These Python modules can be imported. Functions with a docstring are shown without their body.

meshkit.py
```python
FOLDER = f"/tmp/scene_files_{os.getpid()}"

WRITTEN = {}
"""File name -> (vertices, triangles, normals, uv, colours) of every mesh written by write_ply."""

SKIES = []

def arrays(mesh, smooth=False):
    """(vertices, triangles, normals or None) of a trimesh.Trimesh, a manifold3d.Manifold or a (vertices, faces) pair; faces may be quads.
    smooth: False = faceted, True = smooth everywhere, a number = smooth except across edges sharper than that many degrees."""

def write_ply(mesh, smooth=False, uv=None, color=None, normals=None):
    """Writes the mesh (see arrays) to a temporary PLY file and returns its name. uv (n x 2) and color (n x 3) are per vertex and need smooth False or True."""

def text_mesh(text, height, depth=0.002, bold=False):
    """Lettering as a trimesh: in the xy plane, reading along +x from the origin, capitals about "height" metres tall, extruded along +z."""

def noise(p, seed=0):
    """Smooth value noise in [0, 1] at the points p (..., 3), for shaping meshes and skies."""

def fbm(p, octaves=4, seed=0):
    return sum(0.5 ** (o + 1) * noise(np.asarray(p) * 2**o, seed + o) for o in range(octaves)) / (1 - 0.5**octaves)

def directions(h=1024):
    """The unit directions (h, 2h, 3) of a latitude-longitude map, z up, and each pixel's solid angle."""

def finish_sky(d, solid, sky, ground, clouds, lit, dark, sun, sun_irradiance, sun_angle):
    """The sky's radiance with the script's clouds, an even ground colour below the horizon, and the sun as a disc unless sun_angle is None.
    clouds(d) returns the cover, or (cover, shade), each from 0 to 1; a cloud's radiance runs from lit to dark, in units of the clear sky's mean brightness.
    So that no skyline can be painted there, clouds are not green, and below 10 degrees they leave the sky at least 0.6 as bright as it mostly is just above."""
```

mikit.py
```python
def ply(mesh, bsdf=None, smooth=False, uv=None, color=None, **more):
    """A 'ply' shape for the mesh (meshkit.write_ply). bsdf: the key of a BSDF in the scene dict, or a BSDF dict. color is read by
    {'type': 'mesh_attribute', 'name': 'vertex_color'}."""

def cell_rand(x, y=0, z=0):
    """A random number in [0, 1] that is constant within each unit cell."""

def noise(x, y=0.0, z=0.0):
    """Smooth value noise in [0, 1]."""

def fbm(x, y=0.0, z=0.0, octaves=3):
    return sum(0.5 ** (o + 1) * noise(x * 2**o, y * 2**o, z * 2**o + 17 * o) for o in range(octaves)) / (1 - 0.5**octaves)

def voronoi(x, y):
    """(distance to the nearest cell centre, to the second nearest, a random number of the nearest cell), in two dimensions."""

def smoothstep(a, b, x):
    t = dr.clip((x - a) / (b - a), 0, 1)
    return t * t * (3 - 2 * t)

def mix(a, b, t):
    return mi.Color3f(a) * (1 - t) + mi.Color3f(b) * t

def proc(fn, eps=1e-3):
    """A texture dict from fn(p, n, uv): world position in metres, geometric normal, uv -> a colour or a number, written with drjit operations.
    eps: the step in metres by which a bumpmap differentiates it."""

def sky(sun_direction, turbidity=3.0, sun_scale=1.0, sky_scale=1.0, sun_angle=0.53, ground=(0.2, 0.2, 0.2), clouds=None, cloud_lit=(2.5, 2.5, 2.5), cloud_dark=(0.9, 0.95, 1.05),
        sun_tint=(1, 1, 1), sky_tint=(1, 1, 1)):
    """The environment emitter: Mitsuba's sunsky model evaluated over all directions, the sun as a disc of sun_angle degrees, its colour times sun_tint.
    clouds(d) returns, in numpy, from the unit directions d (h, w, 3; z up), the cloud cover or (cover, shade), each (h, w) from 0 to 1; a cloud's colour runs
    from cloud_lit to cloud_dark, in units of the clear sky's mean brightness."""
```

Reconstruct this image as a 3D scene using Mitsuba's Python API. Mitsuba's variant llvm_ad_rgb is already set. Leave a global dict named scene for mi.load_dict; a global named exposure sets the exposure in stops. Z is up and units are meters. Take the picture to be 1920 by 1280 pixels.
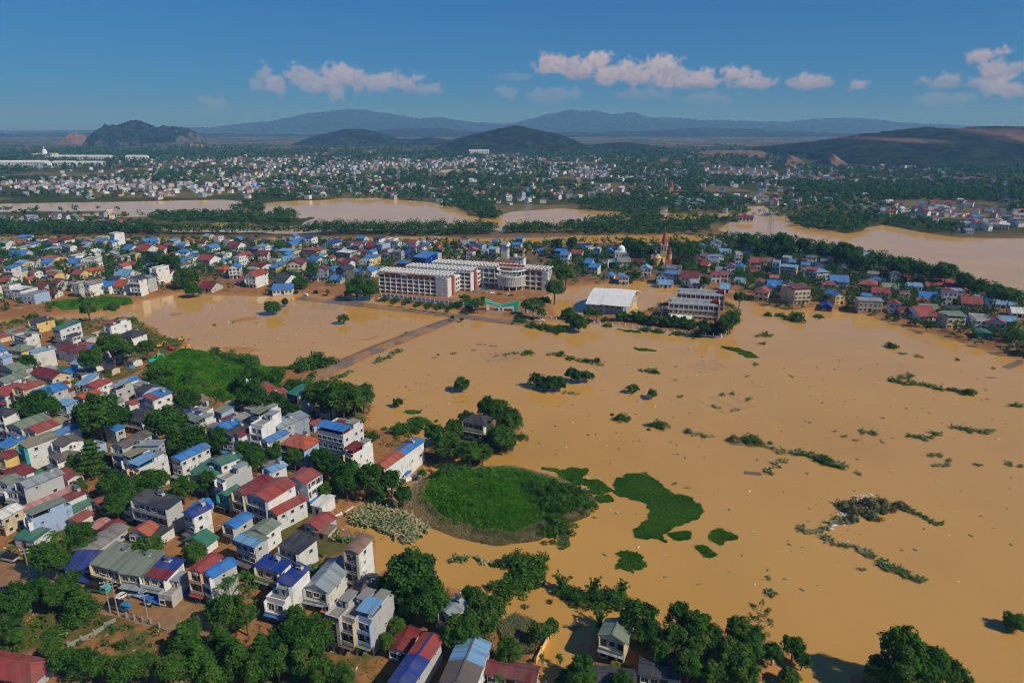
import math, random
import numpy as np, trimesh, shapely, drjit as dr, mitsuba as mi, mikit, meshkit
from shapely.geometry import Polygon, LineString, Point, box as sbox
from shapely.ops import unary_union
T = mi.ScalarTransform4f
rng = np.random.default_rng(7)
scene, labels = {}, {}

# ---------------- camera, sky, exposure ----------------
EYE, PITCH, FOC = np.array([0, 0, 100.0]), math.radians(17.54), 1281.0      # focal length in pixels of the 1920 wide photograph
CP, SP = math.cos(PITCH), math.sin(PITCH)
scene['camera'] = {'type': 'perspective', 'fov': math.degrees(2 * math.atan(960 / FOC)), 'fov_axis': 'x', 'near_clip': 1.0, 'far_clip': 60000.0,
    'to_world': T().look_at(origin=[0, 0, 100], target=[0, CP, 100 - SP], up=[0, 0, 1]), 'medium': {'type': 'ref', 'id': 'haze_air'}}
exposure = 1.5
SUN = (0.64, -0.36, 0.66)

def ray(px, py):
    a, b = (np.asarray(px, float) - 960) / FOC, (np.asarray(py, float) - 640) / FOC
    return np.stack([a, CP - b * SP, -SP - b * CP], -1)
def at(px, py, z=0.0):
    """the point at height z that the photograph shows at this pixel"""
    d = ray(px, py)
    t = (z - 100.0) / d[..., 2]
    return np.stack([d[..., 0] * t, d[..., 1] * t], -1)

_cl = []
def _blob(px, py, w, h, k=1.0):
    d = ray(px, py); d = d / np.linalg.norm(d)
    _cl.append((math.atan2(d[0], d[1]), math.asin(d[2]), w / FOC, h / FOC, k))
for q in [(1040,122,42,20,1.),(1085,128,48,24,1.),(1120,118,36,18,1.),(1150,140,46,22,1.),(1195,146,48,20,1.),(1245,130,34,20,1.),(1255,148,60,20,1.),(1310,150,50,17,1.),(1385,142,30,14,.95),(1410,156,40,13,.95),
          (1513,154,34,13,.85),(1604,161,18,9,.7),(1768,154,28,13,.6),(1770,188,46,12,.35),(1845,104,22,14,.9),(1866,130,20,26,.9),(1880,160,30,20,.85),(1895,168,36,16,.9),(1905,130,16,16,.6),(1835,155,22,10,.5),
          (500,140,16,18,.6),(518,160,18,22,.7),(485,165,14,14,.4),(570,146,36,20,.75),(590,158,40,22,.75),(640,148,46,24,.85),(636,178,18,18,.6),(690,158,44,20,.75),(730,156,44,20,.8),(765,160,34,16,.7),(800,168,30,13,.5),
          (950,175,22,12,.35),(402,195,20,16,.35),(1025,182,36,16,.3),(1060,178,34,14,.3),(960,146,44,9,.2),(1320,186,60,14,.28),(1210,178,60,12,.25)]:
    _blob(*q)
def clouds(d):
    az, el = np.arctan2(d[..., 0], d[..., 1]), np.arcsin(np.clip(d[..., 2], -1, 1))
    cover, shade = np.zeros(az.shape), np.zeros(az.shape)
    m = (np.abs(az) < 0.75) & (el > 0) & (el < 0.25)
    a, e = az[m], el[m]
    P = np.stack([a * 60, e * 85, a * 0], -1)
    n1, n2 = meshkit.fbm(P * 1.5, 4, 3), meshkit.fbm(P * 4.2, 3, 9)
    c, s = np.zeros(a.shape), np.zeros(a.shape)
    for (ca, ce, w, h, k) in _cl:
        dx, dy = (a - ca) / w, (e - ce) / h
        r = np.sqrt(dx * dx + np.where(dy < 0, dy * 1.25, dy) ** 2)
        v = np.clip((1.0 - r) * 2.6 + (n1 - .5) * 3.6 + (n2 - .5) * 2.6, 0, 1) * k
        s = np.where(v > c, np.clip(0.35 - dy * 0.45 + (n2 - .5), 0, 1), s)
        c = np.maximum(c, v)
    cover[m], shade[m] = c, s
    # more of the same fair-weather clouds all round, outside the view
    m2 = (np.abs(az) >= 0.75) & (el > 0.03)
    Q = d[m2] / np.maximum(d[m2][:, 2:], .05)
    cover[m2] = np.clip((meshkit.fbm(Q * 0.9, 4, 5) - .66) * 6, 0, .7)
    return cover, shade
scene['sky'] = mikit.sky(SUN, turbidity=2.0, sun_scale=1.0, sky_scale=0.82, ground=(0.13, 0.11, 0.06), clouds=clouds, cloud_lit=(4.6, 4.0, 4.4), cloud_dark=(2.0, 1.6, 2.1), sky_tint=(0.145, 0.54, 1.0), sun_tint=(0.84, 0.94, 1.04))

# air: top above the highest mountain, bottom below the lowest ground
HZ_TOP, HZ_BOT, HZ_R = 520.0, -9.0, 17000.0
scene['haze_air'] = {'type': 'homogeneous', 'albedo': {'type': 'rgb', 'value': [0.50, 0.80, 1.0]}, 'sigma_t': {'type': 'rgb', 'value': [0.000062, 0.000084, 0.000135]}}
scene['haze'] = {'type': 'cube', 'to_world': T().translate([0, 6000, (HZ_TOP + HZ_BOT) / 2]).scale([HZ_R, HZ_R, (HZ_TOP - HZ_BOT) / 2]), 'bsdf': {'type': 'null'}, 'interior': {'type': 'ref', 'id': 'haze_air'}}
labels['haze'] = {'label': 'thin blue haze lying over the flooded plain', 'kind': 'stuff'}

# ---------------- palette and materials ----------------
PAL = dict(
 white=(.80,.80,.80), cream=(.66,.55,.36), grey=(.50,.505,.51), pale=(.68,.685,.69), lightblue=(.38,.50,.72), yellow=(.75,.55,.20), teal=(.05,.40,.42), peach=(.70,.46,.30), bluegrey=(.33,.39,.48), concrete=(.30,.29,.27), darkgrey=(.13,.13,.135), pink=(.62,.36,.36),
 r_blue=(.035,.22,.62), r_navy=(.015,.05,.30), r_red=(.36,.065,.055), r_maroon=(.22,.03,.035), r_green=(.20,.26,.19), r_teal=(.02,.19,.13), r_slate=(.055,.06,.075), r_silver=(.27,.33,.38), r_orange=(.52,.10,.035), r_pink=(.50,.20,.20), r_olive=(.27,.25,.14), r_light=(.17,.38,.64), r_brown=(.15,.125,.115), r_rust=(.30,.17,.11), r_white=(.75,.75,.74), r_grey=(.24,.235,.23),
 glass=(.035,.04,.05), frame=(.55,.55,.53), door=(.16,.09,.05), rail=(.45,.45,.44), steel=(.55,.56,.58), black=(.02,.02,.022), tyre=(.025,.025,.025),
 leaf1=(0.045,0.116,0.026), leaf2=(0.057,0.153,0.028), leaf3=(0.074,0.189,0.029), leaf4=(0.086,0.178,0.034), leaf5=(0.099,0.149,0.039), leaf6=(0.024,0.068,0.024), palm=(0.066,0.144,0.042), dead=(.38,.35,.25), deadgreen=(.20,.25,.14), straw=(.46,.38,.22), grass1=(.078,.25,.018), grass2=(.10,.30,.022), grass3=(.070,.19,.018), weed=(.072,.19,.024), brownleaf=(.19,.145,.085), bark=(.10,.08,.06),
 excav=(.70,.36,.04), exred=(.48,.05,.03), excyan=(.03,.50,.42), carwhite=(.75,.75,.75), carsilver=(.42,.43,.45), carblack=(.02,.022,.028), carred=(.35,.03,.03), truckblue=(.04,.20,.38), truckgreen=(.04,.16,.12), tarp=(.03,.16,.60), gategreen=(.02,.50,.30), mud=(.31,.165,.072), asphalt=(.19,.135,.10), debris=(.20,.16,.12), wood=(.20,.13,.08), brick=(.34,.10,.06), schoolred=(.42,.07,.045), schoolorange=(.48,.16,.05), schooltan=(.50,.37,.20), schoolgrey=(.42,.415,.40), churchyellow=(.78,.52,.18), glassblue=(.10,.20,.28), stone=(.36,.33,.31))
PIDX = {k: i for i, k in enumerate(PAL)}
_pr, _pg, _pb = (mi.Float([c[k] for c in PAL.values()]) for k in range(3))
def pcol(uv):
    i = mi.UInt32(dr.clip(dr.floor(uv.y / 64.0 + 1e-4), 0, len(PAL) - 1))
    return mi.Color3f(dr.gather(mi.Float, _pr, i), dr.gather(mi.Float, _pg, i), dr.gather(mi.Float, _pb, i))
noise, fbm, mix, smoothstep = mikit.noise, mikit.fbm, mikit.mix, mikit.smoothstep
def f_wall(p, n, uv):
    h = p.x * 0.83 + p.y * 0.56
    streak = noise(h * 1.9, p.z * 0.22, p.y * .1)
    blot = fbm(p.x * .45, p.y * .45, p.z * .7, 3)
    d = smoothstep(.54, .92, streak * .55 + blot * .5)
    base = pcol(uv) * (0.90 + 0.16 * noise(p.x * 3, p.y * 3, p.z * 3))
    low = smoothstep(2.3, .9, p.z + 1.0 * blot)                     # the flood's mud line on the lowest metre or two
    c = mix(base, base * mi.Color3f(.66, .645, .61), d)
    return mix(c, mi.Color3f(.34, .21, .11), low * .55)
def f_roof(p, n, uv):
    v = uv.y - dr.floor(uv.y / 64.0 + 1e-4) * 64.0
    u = uv.x
    panel = mikit.cell_rand(dr.floor(u / 1.1), dr.floor(p.z * .01), dr.floor(v / 5.0))
    rib = dr.abs(u * 2.4 - dr.floor(u * 2.4) - .5) * 2.0
    blot = fbm(p.x * .30, p.y * .30, p.z * .2, 3)
    run = noise(u * 2.2, v * .18, 3.0)
    c = pcol(uv) * (0.70 + 0.38 * panel) * (0.86 + 0.16 * rib)
    age = noise(p.x * .07, p.y * .07, 9.)
    c = mix(c, mi.Color3f(mi.luminance(c) * 1.25 + .02), .03 + .22 * smoothstep(.40, .85, age))
    fade = smoothstep(.48, .80, blot)
    c = mix(c, c * .62 + mi.Color3f(.075, .068, .06), fade * .75)
    return mix(c, mi.Color3f(.17, .115, .08), smoothstep(.66, .92, run) * .38)
def f_leaf(p, n, uv):
    a = noise(p.x * .16, p.y * .16, p.z * .16)
    b = noise(p.x * 1.3, p.y * 1.3, p.z * 1.3)
    c = pcol(uv) * (.62 + .5 * a + .36 * b)
    return c * mi.Color3f(.9 + .35 * (a - .3), 1.0, .9)
def f_plain(p, n, uv):
    return pcol(uv) * (.86 + .28 * fbm(p.x * .8, p.y * .8, p.z * .8, 2))
def f_ground(p, n, uv):
    a, b, c = fbm(p.x * .021, p.y * .021, 1., 3), fbm(p.x * .16, p.y * .16, 2., 3), noise(p.x * .9, p.y * .9, 3.)
    wet = smoothstep(.95, .1, p.z)
    mud = mix((.38, .185, .075), (.275, .13, .058), b) * (.85 + .3 * c)
    mud = mix(mud, mi.Color3f(.42, .30, .18), smoothstep(.60, .74, b) * .55)
    mud = mix(mud, mi.Color3f(.46, .225, .08), wet)
    g = smoothstep(.50, .60, a * .6 + b * .45) * smoothstep(350., 310., p.y)
    mud = mix(mud, mix((.13, .10, .07), (.22, .15, .09), b), smoothstep(425., 470., p.y) * (1 - wet) * .8)
    mud = mix(mud, mix((.05, .085, .02), (.10, .12, .035), c), g * .8 * (1 - wet))
    far = smoothstep(590., 700., p.y)
    fld = mikit.cell_rand(dr.floor(p.x / 130. + noise(p.y * .01) * .6), dr.floor(p.y / 90.))
    fcol = mix((.055, .075, .025), (.17, .135, .065), smoothstep(.45, .75, fld * .6 + a * .5))
    fcol = fcol * (.75 + .5 * b)
    rise = smoothstep(6., 18., p.z)
    return mix(mud, mix(fcol, mi.Color3f(.022, .048, .018), rise), far)
def f_hill(p, n, uv):
    a, b, c = fbm(p.x * .004, p.y * .004, p.z * .008, 4), fbm(p.x * .03, p.y * .03, p.z * .03, 3), noise(p.x * .11, p.y * .11, p.z * .11)
    steep = smoothstep(.62, .30, n.z)
    g = mix((.010, .022, .011), (.026, .042, .018), smoothstep(.35, .7, b)) * (.6 + .8 * c)
    g = mix(g, mi.Color3f(.13, .125, .12) * (.6 + .6 * b), steep * smoothstep(.3, .6, b))
    bare = uv.x                                    # the quarried and cleared patches
    return mix(g, mix((.16, .095, .07), (.25, .16, .12), c), bare * smoothstep(.25, .5, b + bare * .3))
def f_water(p, n, uv):
    a = fbm(p.x * .008, p.y * .02, 1., 3)
    b = fbm(p.x * .06, p.y * .05, 5., 3)
    s_ = smoothstep(.42, .66, fbm(p.x * .011 + 3., p.y * .006, 7., 4))
    return mix(mix((.57, .312, .072), (.505, .268, .062), a), mi.Color3f(.53, .31, .11), s_ * .38) * (.93 + .14 * b)
def f_ripple(p, n, uv):
    return noise(p.x * .8, p.y * .9) * .5 + noise(p.x * 2.6, p.y * 2.2, 4.) * .22
scene['m_wall'] = {'type': 'twosided', 'b': {'type': 'diffuse', 'reflectance': mikit.proc(f_wall)}}
scene['m_roof'] = {'type': 'twosided', 'b': {'type': 'principled', 'base_color': mikit.proc(f_roof), 'roughness': .5, 'specular': .4}}
scene['m_leaf'] = {'type': 'principledthin', 'base_color': mikit.proc(f_leaf), 'roughness': .55, 'diff_trans': .5, 'spec_trans': 0.0, 'eta': 1.35}
scene['m_plain'] = {'type': 'twosided', 'b': {'type': 'principled', 'base_color': mikit.proc(f_plain), 'roughness': .45, 'specular': .4}}
scene['m_glass'] = {'type': 'twosided', 'b': {'type': 'principled', 'base_color': {'type': 'rgb', 'value': [.03, .035, .045]}, 'roughness': .12, 'specular': .6}}
def f_road(p, n, uv):
    a, b = fbm(p.x * .12, p.y * .12, 4., 3), noise(p.x * .9, p.y * .9, 2.)
    return mix(pcol(uv), (.31, .18, .085), smoothstep(.42, .62, a)) * (.82 + .3 * b)
scene['m_road'] = {'type': 'twosided', 'b': {'type': 'principled', 'base_color': mikit.proc(f_road), 'roughness': .35, 'specular': .5}}
scene['m_steel'] = {'type': 'twosided', 'b': {'type': 'principled', 'base_color': {'type': 'rgb', 'value': [.62, .63, .65]}, 'roughness': .3, 'metallic': .9}}
scene['m_ground'] = {'type': 'twosided', 'b': {'type': 'diffuse', 'reflectance': mikit.proc(f_ground)}}
scene['m_hill'] = {'type': 'twosided', 'b': {'type': 'diffuse', 'reflectance': mikit.proc(f_hill)}}
scene['m_water'] = {'type': 'twosided', 'b': {'type': 'bumpmap', 'arbitrary': mikit.proc(f_ripple, eps=.05), 'scale': .016, 'b': {'type': 'principled', 'base_color': mikit.proc(f_water), 'roughness': .09, 'specular': .45}}}

# ---------------- mesh helpers ----------------
class MB:
    """collects flat-shaded polygons with a palette colour and panel coordinates; build() makes one shape of them"""
    def __init__(s): s.v, s.f, s.uv, s.n = [], [], [], 0
    def tris(s, V, F, col, uv=None):
        V, F = np.asarray(V, float), np.asarray(F, int)
        P = V[F].reshape(-1, 3)
        o = PIDX[col] * 64.0
        if uv is None: U = np.stack([P[:, 0] * 0, P[:, 2] * 0 + o + 8], 1)
        else:
            U = np.asarray(uv, float)[F].reshape(-1, 2); U = np.stack([U[:, 0], np.clip(U[:, 1], 0, 60) + o], 1)
        s.v.append(P); s.uv.append(U); s.n += len(P)
        return s
    def quad(s, a, b, c, d, col, lu=None, lv=None):
        V = [a, b, c, d]
        V = np.array(V, float)
        lu = np.linalg.norm(V[1] - V[0]); lv = np.linalg.norm(V[3] - V[0])
        return s.tris(V, [[0, 1, 2], [0, 2, 3]], col, [[0, 0], [lu, 0], [lu, lv], [0, lv]])
    def box(s, x0, x1, y0, y1, z0, z1, col, skip=''):
        q = s.quad
        if 'f' not in skip: q((x0,y0,z0),(x1,y0,z0),(x1,y0,z1),(x0,y0,z1),col)
        if 'b' not in skip: q((x1,y1,z0),(x0,y1,z0),(x0,y1,z1),(x1,y1,z1),col)
        if 'l' not in skip: q((x0,y1,z0),(x0,y0,z0),(x0,y0,z1),(x0,y1,z1),col)
        if 'r' not in skip: q((x1,y0,z0),(x1,y1,z0),(x1,y1,z1),(x1,y0,z1),col)
        if 't' not in skip: q((x0,y0,z1),(x1,y0,z1),(x1,y1,z1),(x0,y1,z1),col)
        if 'u' not in skip: q((x0,y1,z0),(x1,y1,z0),(x1,y0,z0),(x0,y0,z0),col)
        return s
    def slab(s, pts, th, col):
        """a sloping plate: 4 upper corners in order, eave edge first"""
        p = [np.array(a, float) for a in pts]; q = [a - [0, 0, th] for a in p]
        s.quad(*p, col); s.quad(q[3], q[2], q[1], q[0], col)
        for i in range(4): s.quad(q[i], q[(i + 1) % 4], p[(i + 1) % 4], p[i], col)
        return s
    def cyl(s, c0, c1, r0, r1, col, n=10, cap=True):
        c0, c1 = np.array(c0, float), np.array(c1, float); z = (c1 - c0) / np.linalg.norm(c1 - c0)
        x = np.cross(z, [0, 0, 1] if abs(z[2]) < .9 else [1, 0, 0]); x /= np.linalg.norm(x); y = np.cross(z, x)
        t = np.arange(n) * 2 * np.pi / n; ring = np.cos(t)[:, None] * x + np.sin(t)[:, None] * y
        V = np.vstack([c0 + ring * r0, c1 + ring * r1, [c0], [c1]]); i = np.arange(n); j = (i + 1) % n
        F = [np.stack([i, j, j + n], 1), np.stack([i, j + n, i + n], 1)]
        if cap: F += [np.stack([j, i, i * 0 + 2 * n], 1), np.stack([i + n, j + n, i * 0 + 2 * n + 1], 1)]
        return s.tris(V, np.vstack(F), col)
    def mesh(s, m, col, M=None):
        V = np.array(m.vertices)
        if M is not None: V = V @ np.asarray(M)[:3, :3].T + np.asarray(M)[:3, 3]
        return s.tris(V, m.faces, col)
    def build(s, bsdf, M=None, **k):
        V = np.vstack(s.v); U = np.vstack(s.uv); F = np.arange(len(V)).reshape(-1, 3)
        d = mikit.ply((V, F), bsdf, False, uv=U, **k)
        if M is not None: d['to_world'] = M
        return d
used = {}
def new(kind, label, cat, group=None, kind_=None):
    n = used.get(kind, 0); used[kind] = n + 1
    key = kind if n == 0 else f'{kind}_{n:03d}'
    L = {}
    if label: L['label'] = label
    if cat: L['category'] = cat
    if group: L['group'] = group
    if kind_: L['kind'] = kind_
    labels[key] = L
    return key
def part(parent, kind, d, label=None, kind_=None):
    k = f'{parent}__{kind}'; n = used.get(k, 0); used[k] = n + 1
    key = k if n == 0 else f'{k}_{n:03d}'
    scene[key] = d
    if label or kind_:
        labels[key] = {**({'label': label} if label else {}), **({'kind': kind_} if kind_ else {})}
    return key
def pose(x, y, z, deg, s=1.0):
    return T().translate([float(x), float(y), float(z)]).rotate([0, 0, 1], float(deg)).scale(s if not np.isscalar(s) else [float(s)] * 3)
# ---------------- land and water ----------------
def pxpoly(s):
    q = np.array([float(v) for v in s.replace(';', ',').split(',')]).reshape(-1, 2)
    return Polygon(at(q[:, 0], q[:, 1])).buffer(0)
LAND_PX = [
 # town strip between the river and the flood
 "-500,452;300,452;640,455;980,460;1040,457;1330,452;1420,449;1500,458;1640,483;1780,515;1850,545;1950,575;2300,640;2300,800;1960,690;1850,657;1750,628;1650,596;1560,580;1480,582;1400,566;1335,556;1210,528;1100,536;1040,545;1030,560;930,556;700,548;640,556;560,553;520,556;480,556;400,555;335,551;300,558;260,566;200,585;120,592;60,600;-60,606;-500,620",
 # settlement on the left
 "-700,606;0,606;60,604;190,598;270,606;310,628;352,642;350,664;420,668;440,680;500,690;540,690;600,670;640,676;620,690;575,720;640,728;705,752;690,800;760,812;800,850;835,862;810,890;770,900;748,935;690,945;655,965;640,985;690,1000;706,1012;706,1075;740,1052;800,1052;835,1100;900,1110;960,1165;1015,1190;1022,1240;1015,1400;-900,1400",
 # dry ground at the bottom
 "1075,1400;1085,1260;1105,1205;1150,1185;1200,1150;1250,1180;1300,1150;1380,1190;1440,1200;1520,1232;1440,1262;1450,1400",
 "1590,1400;1600,1270;1660,1235;1720,1225;1800,1262;1840,1300;1850,1400",
 # house island and the near grass mound
 "800,848;835,800;890,778;930,768;978,800;972,838;930,852;880,868;830,870",
 "752,945;790,905;830,886;880,880;960,876;1050,900;1110,935;1100,965;1050,985;1008,1010;932,1020;860,1005;800,981;762,961",
 # school grounds, gardens of the compound
 "700,566;860,584;1000,606;1052,604;1040,575;1030,556;930,550;700,545",
 "1050,606;1160,612;1260,624;1352,636;1372,628;1392,585;1370,565;1260,560;1200,585;1110,590;1060,596",
 # road embankment across the flood
 "560,552;640,556;700,571;860,594;985,606;985,612;872,600;700,668;600,712;570,728;548,716;690,650;838,596;700,578;640,562",
]
WATER_FAR_PX = [
 "-200,386;60,381;240,377;420,375;480,379;420,386;300,391;120,397;-200,400", "-200,408;40,404;120,410;60,416;-200,420", "620,338;760,334;760,338;640,342",
 "480,382;560,375;640,373;700,372;815,379;850,388;880,398;905,409;960,398;1060,391;1150,400;1166,410;1100,416;1060,424;960,434;935,438;905,430;850,424;815,428;700,431;630,428;565,424;590,408;560,400;500,396",
 "140,404;220,396;330,386;430,384;500,392;560,400;585,408;560,412;470,404;330,404;220,408",
 "250,425;420,416;560,424;630,432;560,440;300,438",
 "1326,428;1395,408;1470,406;1490,424;1560,432;1590,440;1650,420;1760,440;1920,462;2400,540;2400,700;1920,545;1800,508;1640,476;1500,449;1420,445;1326,448",
 "1230,400;1330,400;1400,402;1330,412;1240,412", "1395,388;1440,384;1450,396;1400,404",
 "820,318;900,316;900,324;830,328", "1010,396;1150,398;1160,412;1040,412"]
north = at(np.array([-900, 0, 300, 640, 780, 940, 1100, 1330, 1420, 2000, 2900.]), np.array([444.5, 444, 444, 446, 445, 448, 443, 441, 438, 450, 470.]))
FARLAND = Polygon(list(map(tuple, north)) + [(60000, 900), (60000, 60000), (-60000, 60000), (-60000, 640)]).buffer(0).difference(unary_union([pxpoly(s) for s in WATER_FAR_PX]))
LAND = unary_union([pxpoly(s) for s in LAND_PX] + [FARLAND, sbox(-4000, -4000, 330, 80), sbox(-6000, -4000, -420, 380)])
shapely.prepare(LAND)
BOUND = LAND.boundary
MOUNDS = [(pxpoly("782,945;796,906;836,888;900,881;965,879;1045,904;1104,935;1094,960;1012,996;965,1018;900,1008;825,984"), 2.4), (pxpoly("278,700;300,682;350,668;420,676;500,694;535,712;520,735;470,752;420,762;360,750;300,730"), 5.6)]
MB_ = [(m, m.boundary, h) for m, h in MOUNDS]
SILT_PX = ["345,606;380,602;440,598;470,594;500,590;500,596;470,602;400,610;360,614", "415,648;470,651;540,656;520,662;470,661;420,656", "660,640;700,632;712,630;690,638", "300,590;330,586;365,590;340,597;310,595"]
def sdist(x, y):
    pts = shapely.points(x, y)
    d = shapely.distance(pts, BOUND)
    return np.where(shapely.contains_xy(LAND, x, y), d, -d)
def ground(x, y):
    """height of the ground at these points; water stands at 0"""
    x, y = np.atleast_1d(np.asarray(x, float)), np.atleast_1d(np.asarray(y, float))
    n = meshkit.fbm(np.stack([x * .07, y * .07, x * 0], -1), 3, 2) - .5
    r = np.hypot(x, y)
    sd = sdist(x, y) + n * np.clip(2.5 + r * .004, 2, 9)
    sd = sd + np.where(r > 640, (meshkit.fbm(np.stack([x * .014, y * .009, x * 0], -1), 3, 21) - .5) * 42, 0)
    slope = np.where(r > 580, .12, .22)
    z = np.clip(sd * slope, -2.0, 1.3) + np.where(sd > 0, np.clip(sd * .02, 0, .5), 0) + n * .3 * np.clip(sd * .2, 0, 1)
    for m, b, h in MB_:
        near = shapely.contains_xy(m, x, y)
        if near.any():
            dd = shapely.distance(shapely.points(x[near], y[near]), b)
            z[near] = np.maximum(z[near], 0) + h * (1 - np.exp(-dd / 5.0)) * (.8 + 1.1 * n[near] + .5 * (meshkit.noise(np.stack([x[near] * .3, y[near] * .3, x[near] * 0], -1), 5) - .5))
    for m in SILT:
        k = shapely.contains_xy(m, x, y)
        if k.any(): dd = shapely.distance(shapely.points(x[k], y[k]), m.boundary); z[k] = np.maximum(z[k], -.5 + np.clip(dd * .16, 0, .5) + .5 * n[k])
    return z
SILT = [pxpoly(q).buffer(3) for q in SILT_PX]
def gz(x, y): return float(ground(x, y)[0])
def grid_mesh(X, Y, Z):
    r, c = X.shape
    i = (np.arange(r - 1)[:, None] * c + np.arange(c - 1)).ravel()
    F = np.vstack([np.stack([i, i + 1, i + c + 1], 1), np.stack([i, i + c + 1, i + c], 1)])
    return np.stack([X, Y, Z], -1).reshape(-1, 3), F
ys = [-3000, -1000, -300, -60, 20]
y = 60.0
while y < 16500: ys.append(y); y += max(1.6, (y - 60) * .0062 + 1.2) if y < 1300 else y * .03
ys = np.array(ys); s = np.linspace(-1, 1, 380); s = s * (.62 + .38 * s * s)
X = s[None] * (ys[:, None].clip(120) * 1.25 + 160); X[ys < 40] = s * 3500
Yg = np.repeat(ys[:, None], len(s), 1)
Zg = ground(X.ravel(), Yg.ravel()).reshape(X.shape)
V, F = grid_mesh(X, Yg, Zg)
scene['ground'] = mikit.ply((V, F), 'm_ground', True); labels['ground'] = {'label': 'muddy orange earth and green fields of the plain', 'kind': 'structure'}
W = np.array([[-9000, -2500], [9000, -2500], [9000, 5000], [-9000, 5000.]])
scene['flood_water'] = mikit.ply((np.column_stack([W, W[:, 0] * 0]), np.array([[0, 1, 2], [0, 2, 3]])), 'm_water', False, uv=W)
labels['flood_water'] = {'label': 'brown flood water covering the fields and the river', 'kind': 'structure'}
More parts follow.
